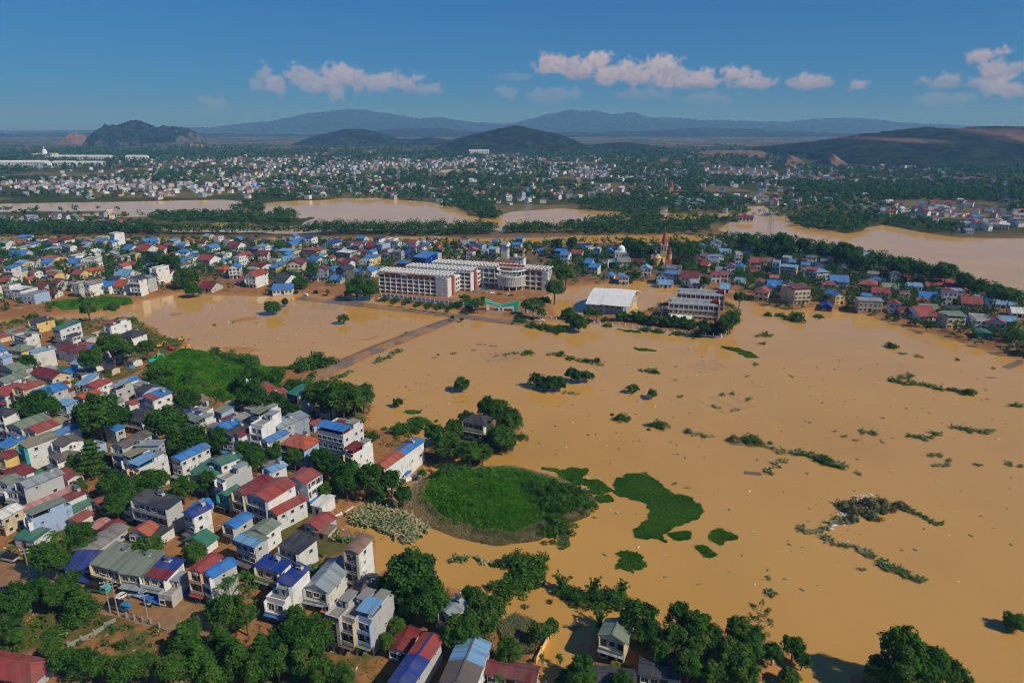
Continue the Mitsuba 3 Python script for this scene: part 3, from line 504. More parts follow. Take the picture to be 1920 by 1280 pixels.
NEAR = [
 # upper left cluster
 ('N', (530,240,690,262,985,190), 2, 'L', YE, CR, 'sl', k_, dict(note='with arched front and bright yellow side wall')),
 ('N', (945,365,1080,385,1465,285), 3, 'L', PA, PA, 'sf', t_, dict(note='with green shed roof beside the yellow-walled house')),
 ('N', (-160,500,0,530,480,400), 1, 'L', CR, CR, 'vault', r_, dict(note='long and low under a red vaulted roof')),
 ('N', (270,500,470,560,700,500), 2, 'L', PA, GR, 'flat', gy, {}),
 ('N', (165,735,390,765,620,685), 2, 'L', YE, YE, 'hip', g_, dict(note='with open yellow balconies')),
 ('N', (500,790,600,805,990,720), 3, 'L', PA, W_, 'sl', l_, dict(note='with blue box tank on the roof')),
 ('N', (1000,725,1385,795,1690,735), 2, 'R', W_, W_, 'hip', m_, dict(note='with dark red tiled roof over a columned upper porch')),
 ('N', (810,690,930,720,1290,620), 2, 'L', W_, W_, 'gd', k_, {}),
 ('G', (945,835,1000,842,1180,790), 3, 'L', W_, BG, 'flat', gy, dict(rc2=r_, frac=.35)),
 ('G', (1085,905,1195,925,1300,880), 2, 'L', W_, W_, 'hip', k_, dict(note='white villa with dark tiered roofs at the flood edge')),
 ('D', (255,240,395,290,497,245), 2, 'L', CR, CR, 'gw', m_, dict(pitch=.5, note='with twin dark red tiled gables')),
 ('D', (-40,300,45,320,205,255), 2, 'L', PA, PA, 'gd', g_, {}),
 ('D', (0,370,40,385,240,325), 2, 'L', PA, TE, 'gd', r_, {}),
 ('D', (120,355,190,372,330,318), 3, 'L', CR, PE, 'gd', r_, dict(style='b')),
 ('D', (212,392,345,408,520,352), 3, 'L', GR, LB, 'gd', b_, dict(style='b', note='with light blue balconies and bright blue gable roof')),
 ('D', (-60,545,38,565,105,515), 4, 'L', W_, W_, 'hip', k_, dict(style='b')),
 ('D', (630,340,720,356,830,300), 2, 'L', W_, W_, 'gd', r_, {}),
 ('D', (575,330,628,336,740,272), 1, 'L', PA, LB, 'sf', l_, {}),
 ('D', (845,320,930,336,1062,300), 1, 'L', W_, W_, 'gd', l_, dict(rc2=b_)),
 ('D', (850,380,872,392,1000,345), 2, 'L', GR, GR, 'flat', co, dict(rc2=s_, frac=.6)),
 ('D', (560,425,640,442,760,392), 2, 'L', GR, GR, 'gd', o_, {}),
 ('D', (420,480,510,492,575,462), 2, 'L', LB, LB, 'sf', l_, dict(style='b')),
 ('D', (640,478,684,492,850,425), 2, 'L', GR, LB, 'gd', r_, {}),
 ('D', (690,495,726,522,922,450), 2, 'L', GR, BG, 'gd', t_, dict(rc2=g_, note='with half green half grey tin roof')),
 ('D', (925,470,990,482,1140,440), 2, 'L', PA, W_, 'gd', r_, dict(rc2=b_)),
 ('D', (1060,425,1150,452,1300,412), 3, 'L', W_, W_, 'sf', b_, dict(rc2=r_, frac=.35)),
 ('D', (895,572,1080,612,1208,552), 2, 'L', W_, W_, 'hip', k_, dict(style='b', note='white villa under a wide dark hipped roof')),
 ('D', (1405,600,1470,655,1600,590), 2, 'L', PA, W_, 'flat', g_, dict(rc2=g_, frac=.4)),
 ('D', (1318,600,1400,622,1500,555), 2, 'L', W_, W_, 'sf', n_, {}),
 ('D', (95,625,175,668,360,582), 3, 'L', GR, GR, 'gd', g_, {}),
 ('D', (180,672,285,694,515,602), 3, 'L', PA, CR, 'gd', r_, dict(rc2=ol, frac=.7)),
 ('D', (385,692,448,712,600,652), 3, 'L', W_, W_, 'gd', b_, dict(note='with bright blue gable roof among grey neighbours')),
 ('D', (-60,812,60,812,220,748), 2, 'L', YE, YE, 'sf', b_, {}),
 ('D', (-40,870,55,890,140,850), 2, 'L', YE, YE, 'gd', m_, dict(style='b')),
 ('D', (140,786,206,808,440,725), 3, 'L', PA, TE, 'sl', ol, dict(style='b', note='with teal balconied front and long pale side wall')),
 ('D', (350,782,475,800,650,760), 3, 'L', W_, W_, 'gw', br, dict(style='b', note='white villa with layered brown roofs')),
 ('D', (350,885,450,900,610,850), 2, 'L', W_, W_, 'hip', br, dict(style='b')),
 ('D', (20,985,115,1022,262,975), 2, 'L', W_, W_, 'hip', m_, dict(pitch=.3)),
 ('D', (130,1070,206,1105,470,1000), 3, 'L', GR, GR, 'gd', s_, dict(note='with long stained concrete side wall')),
 ('D', (55,1125,150,1138,215,1100), 2, 'L', GR, W_, 'sf', s_, {}),
 ('D', (110,1272,172,1288,590,1108), 1, 'L', PA, r_[:0] or 'pink', 'gd', p_, dict(note='long low house under a pink tin roof')),
 ('D', (425,1192,482,1216,645,1140), 2, 'L', PA, PA, 'gd', m_, {}),
 ('D', (858,782,935,805,1130,700), 4, 'L', GR, GR, 'gd', br, dict(note='tall grey house with dull gabled roof')),
 ('D', (990,832,1185,800,1305,750), 4, 'R', BG, BG, 'sl', s_, {}),
 ('D', (930,900,985,925,1170,850), 3, 'L', W_, W_, 'flat', ol, dict(rc2=ol, frac=.7)),
 ('D', (970,965,1045,988,1262,885), 3, 'L', PA, PE, 'flat', l_, dict(rc2=l_, frac=.7, note='with light blue canopy over its roof terrace')),
 ('D', (1288,880,1360,902,1572,800), 3, 'L', PA, GR, 'gd', b_, dict(note='windowed pale house with long bright blue roof')),
 ('D', (1440,1000,1500,1004,1650,925), 2, 'L', PA, PA, 'sf', t_, {}),
 ('D', (990,1205,1262,1268,1392,1212), 3, 'L', GR, GR, 'sf', k_, dict(style='b', note='grey house with wide dark slate roof')),
 ('D', (1360,1302,1452,1324,1592,1262), 3, 'L', W_, GR, 'gd', n_, dict(note='with navy gable roof beside the grove')),
 # right part of the near settlement
 ('E', (65,590,130,612,218,570), 2, 'L', W_, W_, 'gd', m_, {}),
 ('E', (-40,660,35,692,205,622), 3, 'L', W_, W_, 'gd', b_, {}),
 ('E', (90,690,146,722,255,645), 3, 'L', GR, BG, 'gd', k_, {}),
 ('E', (147,708,205,724,372,642), 3, 'L', W_, LB, 'gd', m_, dict(style='b', note='narrow with light blue front and dark red roof')),
 ('E', (285,640,372,658,508,575), 4, 'L', W_, W_, 'flat', co, dict(style='b', note='narrow white house with stacked balconies')),
 ('E', (290,575,345,596,505,520), 3, 'L', PA, GR, 'flat', g_, dict(rc2=g_, frac=.5)),
 ('E', (366,752,422,768,562,695), 3, 'L', GR, W_, 'gd', b_, dict(style='b')),
 ('E', (480,612,545,638,716,575), 3, 'L', BG, BG, 'sl', s_, dict(note='slate grey tin-clad house')),
 ('E', (540,402,642,418,766,372), 3, 'L', W_, 'darkgrey', 'sf', t_, dict(style='b', note='with dark balconied front at the bushes by the flood')),
 ('E', (350,410,410,448,548,385), 1, 'L', W_, W_, 'gd', r_, {}),
 ('E', (518,772,692,812,795,742), 3, 'L', LB, LB, 'hip', o_, dict(style='b', note='blue villa with orange-red tiled roof')),
 ('E', (772,690,975,732,1132,640), 4, 'L', PA, GR, 'flat', m_, dict(rc2=b_, frac=.4, style='p', note='big pale block with blue canopy and red roof terrace')),
 ('E', (968,865,1050,872,1205,790), 3, 'L', W_, CR, 'flat', m_, dict(rc2=m_, frac=.55, note='with dark red terrace roof and cream front')),
 ('E', (1208,918,1292,938,1578,735), 3, 'L', W_, GR, 'gd', o_, dict(rc2=b_, frac=.48, note='long white house, roof half orange half blue')),
 ('E', (-30,905,62,935,222,880), 3, 'L', W_, W_, 'gd', t_, {}),
 ('E', (20,1045,92,1065,292,965), 3, 'L', GR, W_, 'flat', co, dict(style='b')),
 ('E', (65,1160,112,1172,205,1110), 2, 'L', PA, TE, 'gd', t_, dict(style='b')),
 ('E', (150,1138,240,1162,445,1042), 3, 'L', W_, CR, 'gd', m_, dict(style='b')),
 ('E', (243,1164,408,1205,622,1082), 3, 'L', W_, BG, 'gd', r_, dict(style='b', note='wide red-roofed house with blue-grey glazed front')),
 ('E', (560,1030,690,1070,792,998), 3, 'R', W_, W_, 'gw', r_, dict(style='b', note='with white balconied gable front and red roof')),
 ('E', (410,1282,482,1302,702,1192), 2, 'L', PA, PA, 'gd', r_, {}),
 ('E', (394,968,442,988,548,938), 3, 'L', PA, LB, 'gd', l_, {}),
 # bottom left
 ('A', (145,72,246,84,552,-22), 2, 'L', 'lightblue', W_, 'flat', g_, dict(rc2=g_, frac=.9, note='with long light blue side wall and white front')),
 ('A', (-80,40,20,58,172,-22), 2, 'L', CR, CR, 'gd', wh, {}),
 ('A', (545,70,590,82,690,20), 1, 'L', PA, PA, 'gd', r_, {}),
 ('A', (655,120,735,140,830,80), 1, 'L', PA, PA, 'gd', p_, {}),
 ('A', (735,140,842,158,935,92), 1, 'L', PA, PA, 'gd', m_, {}),
 ('A', (575,292,690,322,950,130), 1, 'L', GR, GR, 'vault', gy, dict(note='long low shed under a curved grey roof')),
 ('A', (960,172,1132,195,1222,142), 1, 'L', W_, LB, 'gd', o_, dict(pitch=.5, note='small house with red gable roof and pale blue front')),
 ('A', (1388,222,1550,262,1625,205), 1, 'L', W_, LB, 'gd', t_, dict(pitch=.45, note='small house with deep green gable roof')),
 ('A', (515,405,692,440,745,335), 1, 'L', PA, PA, 'sf', n_, dict(pitch=.2, note='low shop with navy roof at the end of the row')),
 ('A', (697,398,915,460,1090,335), 2, 'L', CR, CR, 'sf', g_, dict(pitch=.22, note='shop house with broad grey-green roof')),
 ('A', (920,460,1078,492,1222,352), 2, 'L', CR, CR, 'sf', g_, dict(pitch=.20, note='narrower grey-green roofed shop house')),
 ('A', (1082,470,1250,520,1362,405), 2, 'L', W_, W_, 'sf', n_, dict(rc2=m_, frac=.42, pitch=.2, note='end shop house, roof half dark red half navy')),
 ('A', (1240,630,1290,660,1440,500), 1, 'L', GR, GR, 'flat', co, {}),
 ('A', (1440,500,1540,520,1640,400), 2, 'L', PA, PA, 'gd', r_, {}),
 ('P', (-75,1250,60,1278,90,1240), 1, 'L', GR, GR, 'hip', r_, dict(pitch=.5, note='house with big red hipped roof, bottom left corner')),
 # bottom middle
 ('B', (78,108,166,128,298,45), 2, 'L', GR, GR, 'vault', b_, dict(note='grey house with curved bright blue roof')),
 ('B', (155,225,312,272,422,215), 3, 'L', GR, GR, 'gw', l_, dict(rc2=g_, pitch=.14)),
 ('B', (-70,470,2,498,178,400), 3, 'L', GR, W_, 'gd', b_, dict(style='b')),
 ('B', (-120,452,-75,466,62,350), 3, 'L', PA, PE, 'gd', r_, {}),
 ('B', (320,422,502,468,592,408), 2, 'L', W_, CR, 'sf', n_, dict(style='b', note='with navy blue roof and glazed balcony front')),
 ('B', (500,545,588,562,728,455), 3, 'L', W_, GR, 'sf', n_, dict(style='b', note='white house with narrow navy roof')),
 ('B', (396,668,540,700,590,655), 2, 'L', W_, W_, 'flat', gy, dict(style='b', note='low white front with a planted roof terrace')),
 ('B', (668,588,862,604,1056,402), 2, 'L', PA, GR, 'gd', s_, dict(pitch=.5, style='b', note='long grey house with tall blue-grey gable roof')),
 ('B', (985,290,1086,300,1200,190), 4, 'L', W_, 'concrete', 'vault', ru, dict(rc2=None, note='tall house with blank white side wall at the water')),
 ('B', (500,260,642,318,782,232), 2, 'L', PA, GR, 'sf', k_, dict(note='low house with dark slate lean-to roof')),
 ('B', (818,822,942,832,1122,662), 3, 'L', GR, 'darkgrey', 'flat', co, dict(style='b', note='dark fronted terrace house with flat roof')),
 ('B', (946,834,1064,834,1244,658), 3, 'L', GR, CR, 'flat', co, dict(style='b', note='cream middle house of the flat-roofed terrace')),
 ('B', (1068,836,1190,836,1370,655), 3, 'L', GR, LB, 'flat', co, dict(rc2=l_, frac=.5, style='b', note='blue fronted end house of the flat-roofed terrace')),
 ('B', (1125,590,1240,602,1268,535), 2, 'L', 'concrete', GR, 'sf', br, dict(note='weathered hut with brown tin roof')),
 ('B', (1325,1015,1450,1060,1525,900), 1, 'L', PA, PA, 'gd', m_, dict(note='low dark red roofed house beside the long striped roof')),
 ('P', (732,1278,768,1290,828,1200), 2, 'L', GR, PA, 'gd', n_, dict(rc2=r_, frac=.55, note='long house, roof half navy half red')),
 ('P', (830,1274,888,1288,916,1208), 2, 'L', W_, LB, 'gd', br, dict(rc2=l_, frac=.45, note='white house, roof half brown half light blue')),
 ('P', (820,1150,849,1158,881,1138), 2, 'L', CR, CR, 'gd', s_, dict(note='cream house with blue-grey roof by the flooded bank')),
 ('P', (912,1262,1002,1276,1018,1252), 1, 'L', PA, PA, 'gw', m_, dict(pitch=.5, note='low house with dark red tiled roof, bottom middle')),
 ('P', (1124,1190,1172,1202,1188,1176), 2, 'L', CR, CR, 'gd', g_, dict(style='b', pitch=.4, note='cream villa with green roof standing in the trees')),
 ('P', (1100,1278,1190,1284,1200,1260), 1, 'L', GR, GR, 'gw', k_, {}),
 ('P', (1200,1268,1272,1276,1284,1250), 1, 'L', CR, CR, 'gw', k_, dict(note='low dark-roofed house at the bottom edge')),
 ('P', (868,796,908,803,925,790), 2, 'L', W_, CR, 'hip', k_, dict(style='b', z0=2.6, note='lone villa on the wooded island')),
 # fill between
 ('P', (0,792,38,800,60,786), 2, 'L', PA, PA, 'gd', b_, {}), ('P', (-10,905,20,912,42,900), 2, 'L', PA, PA, 'gd', g_, {}), ('P', (30,900,62,908,92,893), 1, 'L', PA, PA, 'gd', t_, {}),
 ('P', (165,945,195,952,232,936), 1, 'L', PA, PA, 'gd', r_, {}), ('P', (270,1000,300,1008,330,994), 1, 'L', PA, GR, 'sf', k_, {}),
 ('P', (108,955,140,962,178,944), 1, 'L', GR, GR, 'gd', t_, {}), ('P', (355,895,385,903,420,885), 2, 'L', PA, PA, 'gd', t_, {}),
 ('P', (0,690,28,698,60,688), 2, 'L', GR, GR, 'gd', g_, {}), ('P', (-20,735,10,744,48,730), 2, 'L', PA, PA, 'gd', r_, {}), ('P', (0,625,24,630,50,620), 1, 'L', PA, PA, 'gd', g_, {}),
 ('P', (-60,660,-20,668,10,656), 2, 'L', PA, PA, 'gd', b_, {}), ('P', (40,715,70,722,100,712), 1, 'L', PA, PA, 'gd', g_, {}), ('P', (455,735,490,742,520,730), 2, 'L', PA, PA, 'gd', r_, {}),
 ('P', (420,790,445,797,470,783), 2, 'L', GR, GR, 'gd', co, {}), ('P', (505,800,525,806,560,790), 3, 'L', GR, GR, 'gd', s_, {}),
 ('P', (215,770,240,776,268,766), 1, 'L', GR, GR, 'gd', s_, {}),
]
for i, (tile, pts, st, fr, wl, fc, rk, rc, k) in enumerate(NEAR):
    k = dict(k); k.setdefault('style', 'bpb'[i % 3] if st > 1 else 'w')
    corner_house(tile, pts, st, fr, wl, fc, rk, rc, R=random.Random(i), **k)
print(len(scene), 'entries after near houses')
# ---------------- school, gate, gymnasium, office, church ----------------
def school_block(key, M, x0, x1, y0, y1, H, fl, nb, redbays, screen=None):
    fh = H / fl
    part(key, 'wall', MB().box(x0, x1, y0+.7, y1, -2, H, 'schoolgrey', 'u').build('m_wall', M))
    bw = (x1 - x0) / nb
    for i in range(nb + 1):
        x = x0 + i * bw
        part(key, 'pilaster', MB().box(x-.22, x+.22, y0, y0+.7, -2, H, 'white', 'bu').build('m_plain', M))
    for s in range(fl + 1):
        z = max(s * fh, .2)
        part(key, 'floor_beam', MB().box(x0+.22, x1-.22, y0+.12, y0+.7, z-.22, z+.22, 'white', 'b').build('m_plain', M))
    for s in range(fl):
        for i in range(nb):
            xa, xb, z = x0 + i*bw + .24, x0 + (i+1)*bw - .24, s * fh
            if screen and screen[0] <= i < screen[1]: continue
            tone = 'schooltan' if (i * 7 + s * 3) % 4 == 0 or (i % 3 == 2) else ('schoolorange' if (i + s) % 7 == 5 else 'schoolgrey')
            m = MB().box(xa, xb, y0+.45, y0+.69, z+.22, z+fh*.36, tone, 'bu')
            m.quad((xa, y0+.62, z+fh*.36), (xb, y0+.62, z+fh*.36), (xb, y0+.62, z+fh-.22), (xa, y0+.62, z+fh-.22), 'glass')
            for j in range(1, 4): xx = xa + (xb-xa)*j/4; m.box(xx-.05, xx+.05, y0+.55, y0+.61, z+fh*.36, z+fh-.22, 'frame' if j != 2 else 'schooltan', 'btu')
            part(key, 'window', m.build('m_plain', M))
    if screen:
        xa, xb = x0 + screen[0]*bw + .25, x0 + screen[1]*bw - .25; m = MB()
        for z in np.arange(.6, H - .4, .55): m.box(xa, xb, y0-.25, y0-.05, z, z+.3, 'pale')
        for xx in (xa, (xa+xb)/2, xb-.2): m.box(xx, xx+.2, y0-.05, y0+.1, 0, H, 'pale')
        part(key, 'louvre_screen', m.build('m_plain', M), kind_='stuff')
    for a, b in redbays: part(key, 'red_parapet', MB().box(x0+a*bw+.3, x0+b*bw-.3, y0-.12, y0+.3, H-.25, H+1.0, 'schoolorange').build('m_plain', M))
    # open concrete frame over the roof
    n = int((x1 - x0) / 2.3); zt = H + 1.9
    for i in range(n + 1):
        x = x0 + (x1-x0) * i / n
        part(key, 'roof_beam', MB().box(x-.22, x+.22, y0-.8, y1+.8, zt, zt+.35, 'white').build('m_plain', M))
    for y in (y0-.3, (y0+y1)/2, y1+.3): part(key, 'roof_girder', MB().box(x0-.8, x1+.8, y-.2, y+.2, zt-.4, zt-.02, 'white').build('m_plain', M))
    m = MB()
    for i in range(0, n + 1, 3):
        x = x0 + (x1-x0) * i / n
        for y in (y0+.2, y1-.2): m.box(x-.15, x+.15, y-.15, y+.15, H, zt-.4, 'white', 'tu')
    part(key, 'roof_post', m.build('m_plain', M), kind_='stuff')
    part(key, 'roof', MB().box(x0+.3, x1-.3, y0+.8, y1-.1, H, H+.12, 'concrete', 'u').build('m_wall', M))
SZ = .5
SM = pose(-82, 413, SZ, -18.5)
k1 = new('school_block', 'front classroom block of the school with orange parapets, nearest the fence', 'school', 'blocks of the school')
school_block(k1, SM, 0, 46, 0, 11, 12.6, 5, 12, [(1, 4), (5, 10)], (10, 12))
k2 = new('school_block', 'second classroom block, between the front block and the long block', 'school', 'blocks of the school')
school_block(k2, SM, 9.5, 53, 19, 28.5, 12.6, 5, 11, [], None)
k3 = new('school_block', 'long rear school block behind the drum-shaped hall', 'school', 'blocks of the school')
school_block(k3, SM, 19.6, 98, 36, 46, 12.6, 4, 20, [(11, 14), (16, 19)], (19, 20))
for kk, x1, y0 in ((k1, 46, 0), (k2, 53, 19)):
    part(kk, 'end_panel', MB().box(x1+.02, x1+.3, y0+.3, y0+5, .3, 12.4, 'pale').build('m_plain', SM))
    part(kk, 'red_panel', MB().box(x1+.02, x1+.7, y0+5.6, y0+8.4, 1.5, 13.4, 'schoolred').build('m_plain', SM))
    part(kk, 'wing', MB().box(x1-8, x1+.35, y0+11.05, y0+21 - (3 if y0 else 0), 2.4, 11.4, 'white').build('m_wall', SM))
    part(kk, 'wing_base', MB().box(x1-7.6, x1-.4, y0+11.2, y0+20.6 - (3 if y0 else 0), -2, 2.39, 'bluegrey').build('m_wall', SM))
    for s in range(3):
        for i in range(3):
            part(kk, 'window', place(window_mesh(1.7, 1.6, 'win'), SM @ T().translate([x1+.36, y0+12.6+i*(2.9 if not y0 else 2.1), 3.3+s*2.8]).rotate([0, 0, 1], 90)))
kd = new('drum_hall', 'round grey louvred hall raised on columns before the long school block', 'school')
t = np.linspace(math.pi, 2*math.pi, 25); cx, cy, rr = 74.6, 35.2, 9.0
m = MB()
for i in range(24):
    a, b = t[i], t[i+1]
    m.quad((cx+rr*math.cos(a), cy+rr*math.sin(a), 4.6), (cx+rr*math.cos(b), cy+rr*math.sin(b), 4.6), (cx+rr*math.cos(b), cy+rr*math.sin(b), 10.0), (cx+rr*math.cos(a), cy+rr*math.sin(a), 10.0), 'schoolgrey')
part(kd, 'drum_wall', m.build('m_plain', SM))
for i in range(24):
    a = (t[i]+t[i+1])/2
    part(kd, 'louvre', MB().box(-.12, .12, -.3, .02, 4.5, 10.1, 'pale').build('m_plain', SM @ T().translate([cx+rr*math.cos(a), cy+rr*math.sin(a), 0]).rotate([0, 0, 1], math.degrees(a)+90)))
ring = MB()
for z0, z1, r0, r1, c in ((9.9, 10.5, rr-.2, rr+.6, 'white'), (4.2, 4.6, 0, rr+.2, 'pale'), (13.4, 13.9, rr-1.2, rr+.5, 'white')):
    for i in range(24):
        a, b = t[i], t[i+1]; P = lambda r, q, z: (cx+r*math.cos(q), cy+r*math.sin(q), z)
        ring.quad(P(r1, a, z0), P(r1, b, z0), P(r1, b, z1), P(r1, a, z1), c); ring.quad(P(r1, a, z1), P(r1, b, z1), P(r0, b, z1), P(r0, a, z1), c); ring.quad(P(r1, b, z0), P(r1, a, z0), P(r0, a, z0), P(r0, b, z0), c)
part(kd, 'cornice', ring.build('m_plain', SM))
part(kd, 'terrace', MB().tris([(cx, cy, 9.95)] + [(cx+rr*math.cos(a), cy+rr*math.sin(a), 9.95) for a in t], [[0, i, i+1] for i in range(1, 25)], 'concrete').build('m_wall', SM))
for i in range(1, 25, 4):
    a = t[i]
    part(kd, 'column', MB().cyl((cx+(rr-.6)*math.cos(a), cy+(rr-.6)*math.sin(a), -2), (cx+(rr-.6)*math.cos(a), cy+(rr-.6)*math.sin(a), 4.3), .35, .35, 'white', 8).build('m_plain', SM))
    part(kd, 'column', MB().cyl((cx+(rr-1)*math.cos(a), cy+(rr-1)*math.sin(a), 10.0), (cx+(rr-1)*math.cos(a), cy+(rr-1)*math.sin(a), 13.5), .3, .3, 'white', 8).build('m_plain', SM))
part(kd, 'red_crown', MB().box(cx-9, cx+8, 36.2, 37.0, 15.1, 16.2, 'schoolred').build('m_plain', SM))
kt = new('tower_house', 'tall white stair tower rising behind the long school block', 'house')
pt = at(1008-39, 505, 0); part(kt, 'wall', MB().box(-3, 3, -3, 3, -1, 10.5, 'white', 'u').build('m_wall', pose(6, 476, 1, -18)))
part(kt, 'upper_wall', MB().box(-4.6, -3.02, -2, 2, -1, 12.5, 'pale', 'u').build('m_wall', pose(6, 476, 1, -18)))
part(kt, 'roof', MB().box(-3.4, 3.4, -3.4, 3.4, 10.5, 10.75, 'concrete').build('m_wall', pose(6, 476, 1, -18)))
for s in range(4): part(kt, 'window', place(window_mesh(1.1, 1.1, 'win'), pose(6, 476, 1, -18) @ T().translate([0, -3, 1.2+s*2.4])))
# gate
gp = at(912, 585.5, .3); GM = pose(gp[0], gp[1], .3, -8)
kg = new('school_gate', 'green and white butterfly-shaped school gate standing in the flooded road', 'gate')
for nm, pts, col, y0, y1 in (('green_wing', [(-.9,7.7),(8.2,4.5),(8.2,3.3),(-.6,5.55)], 'gategreen', -.2, 1.4), ('green_wing', [(8.6,4.5),(18.6,7.3),(17.5,0),(16.0,0),(16.1,4.65),(8.6,3.4)], 'gategreen', -.2, 1.4),
        ('white_arch', [(0,0),(0,5.35),(7.6,3.3),(7.9,0),(6.9,0),(6.6,2.6),(1.6,4.0),(1.4,0)], 'white', 0, 1.2), ('white_arch', [(8.9,0),(8.9,3.25),(15.9,4.5),(15.9,0),(14.9,0),(14.9,3.35),(9.9,2.5),(9.9,0)], 'white', 0, 1.2),
        ('green_stripe', [(-.7,7.0),(8.0,4.0),(8.0,3.8),(-.68,6.7)], 'white', -.26, -.2), ('pier', [(7.7,0),(7.7,3.2),(8.8,3.2),(8.8,0)], 'glassblue', .1, 1.1)):
    ex = trimesh.creation.extrude_polygon(Polygon(pts), y1 - y0, engine='earcut'); Q = np.array(ex.vertices); ex.vertices = np.column_stack([Q[:, 0], y1 - Q[:, 2], Q[:, 1] - (.6 if nm in ('pier',) else 0)])
    part(kg, nm, MB().mesh(ex, col).build('m_plain', GM))
kl = new('gate_lodge', 'small flat grey guard lodge under the school gate', 'lodge')
part(kl, 'wall', MB().box(6.2, 10.4, 1.5, 4.3, -1, 2.2, 'bluegrey').build('m_wall', GM)); part(kl, 'roof', MB().box(5.8, 10.8, 1.45, 4.8, 2.2, 2.4, 'pale').build('m_plain', GM))
part(kl, 'window', place(window_mesh(1.6, 1.0, 'win'), GM @ T().translate([8.3, 1.5, .6])))
def fence(label, pts, hgt, step, post, panel, cat='fence', kind='fence', z=None):
    key = new(kind, label, cat)
    for (ax, ay), (bx, by) in zip(pts[:-1], pts[1:]):
        L = math.hypot(bx-ax, by-ay); n = max(1, round(L / step)); a = math.degrees(math.atan2(by-ay, bx-ax))
        for i in range(n):
            f = i / n; x, y = ax+(bx-ax)*f, ay+(by-ay)*f; zz = max(gz(x, y), .25) if z is None else z
            M = pose(x, y, zz, a); l = L / n
            part(key, 'post', MB().box(-.2, .2, -.2, .2, -2, hgt+.35, post, 'u').build('m_plain', M))
            pm = MB().box(.21, l-.21, -.07, .07, -1.5, hgt*.38, post, 'u')
            if panel: pm.box(.21, l-.21, -.04, .04, hgt*.42, hgt, panel)
            part(key, 'panel', pm.build('m_plain', M))
P = lambda *q: [tuple(at(a, b)) for a, b in q]
fence('blue panelled school fence with white posts along the wet road', P((716,561),(790,570),(850,577),(898,583.5)), 2.0, 3.2, 'white', 'r_light')
fence('low white fence east of the school gate', P((978,592),(1012,597),(1054,603)), 1.3, 3.2, 'white', None)
fence('long white-posted compound fence along the flood edge', P((1090,606),(1160,613),(1250,624),(1352,634),(1366,626)), 1.5, 3.6, 'white', None)
fence('grey wall between the school yard and the flooded sports ground', P((1002,574),(1022,562),(1036,552)), 1.6, 3.4, 'concrete', 'concrete', kind='yard_wall', cat='wall')
# gymnasium
ky = new('gymnasium', 'sports hall with a big white curved roof beside the flooded yard', 'sports hall')
YM = pose(42.8, 369, .4, -21); w, d, h = 21.5, 31.0, 5.6
t = np.linspace(0, 1, 15); py, pz = -2 + t*(d+4), h + 6.2*np.sin(np.pi*(.08+.84*t))**1.0 - 1.4
for x0, x1, dz, nm in ((-1.5, 7.0, -.35, 'roof'), (7.0, w+1.5, 0, 'roof')):
    m = MB()
    for i in range(14): m.slab([(x0, py[i], pz[i]+dz), (x1, py[i], pz[i]+dz), (x1, py[i+1], pz[i+1]+dz), (x0, py[i+1], pz[i+1]+dz)], .35, 'r_white')
    part(ky, nm, m.build('m_plain', YM))
part(ky, 'wall', MB().box(.5, w-2.5, .5, d-.5, -2, h, 'bluegrey', 'u').build('m_wall', YM))
m = MB(); P_ = [(w-2.45, y, min(z, 99)) for y, z in zip(py, pz-.5)]; m.tris([(w-2.45, d/2, h-1)] + P_, [[0, i, i+1] for i in range(1, 15)], 'pale'); part(ky, 'gable', m.build('m_wall', YM))
for i in range(9): y = .6 + i*(d-1.2)/8; part(ky, 'column', MB().box(w-1.2, w-.5, y-.3, y+.3, -2, np.interp(y, py, pz)-.4, 'white', 'u').build('m_plain', YM))
for i in range(5): part(ky, 'window', place(window_mesh(2.4, 1.0, 'win'), YM @ T().translate([2.6+i*3.6, .5, h-1.9])))
part(ky, 'ramp', MB().slab([(w-.5, 16, .2), (w+3.2, 16, .2), (w+.6, 21, 3), (w-.5, 21, 3)], .4, 'yellow').build('m_plain', YM))
# office building of two parallel wings
def office(label, px, py, z0, deg, w, d, fl):
    key = new('office_building', label, 'office building', 'wings of the tan office building')
    M = pose(px, py, z0, deg); fh = 3.0; H = fl*fh
    part(key, 'wall', MB().box(0, w, 0, d, -2, H, 'schooltan', 'u').build('m_wall', M))
    for s in range(fl):
        for i in range(10):
            x = (i+.5)*w/10
            part(key, 'window', place(window_mesh(1.3 if s != fl-1 else 1.9, 1.5, 'win'), M @ T().translate([x, 0, s*fh+.8])))
        part(key, 'ledge', MB().box(-.2, w+.2, -.35, -.01, (s+1)*fh-.2, (s+1)*fh+.05, 'white').build('m_plain', M))
    for i in range(11): part(key, 'pilaster', MB().box(i*w/10-.15, i*w/10+.15, -.3, -.02, (fl-1)*fh+.05, H-.2, 'white', 'b').build('m_plain', M))
    part(key, 'end_wall', MB().box(w+.02, w+.6, -.8, d+.5, -2, H+1.4, 'cream', 'u').build('m_wall', M))
    part(key, 'parapet', MB().box(-.3, w, -.4, .0, H+.06, H+.9, 'white').box(-.3, w, d, d+.4, H+.06, H+.9, 'white').build('m_wall', M))
    part(key, 'roof', MB().slab([(1, 1.0, H+.5), (w-2, 1.0, H+.5), (w-2, d/2, H+1.6), (1, d/2, H+1.6)], .15, 'r_silver').slab([(w-2, d-1, H+.5), (1, d-1, H+.5), (1, d/2, H+1.6), (w-2, d/2, H+1.6)], .15, 'r_silver').build('m_roof', M))
    part(key, 'stair_room', MB().box(w-3.4, w-.2, 2, d-2, H+.05, H+2.3, 'r_maroon').build('m_wall', M))
    return key, M
ko, OM = office('front wing of the tan four-storey office building', 84, 354.5, .5, -16, 25.5, 9, 3)
office('rear wing of the tan office building', 93.5, 377, .5, -16, 25.5, 9, 3)
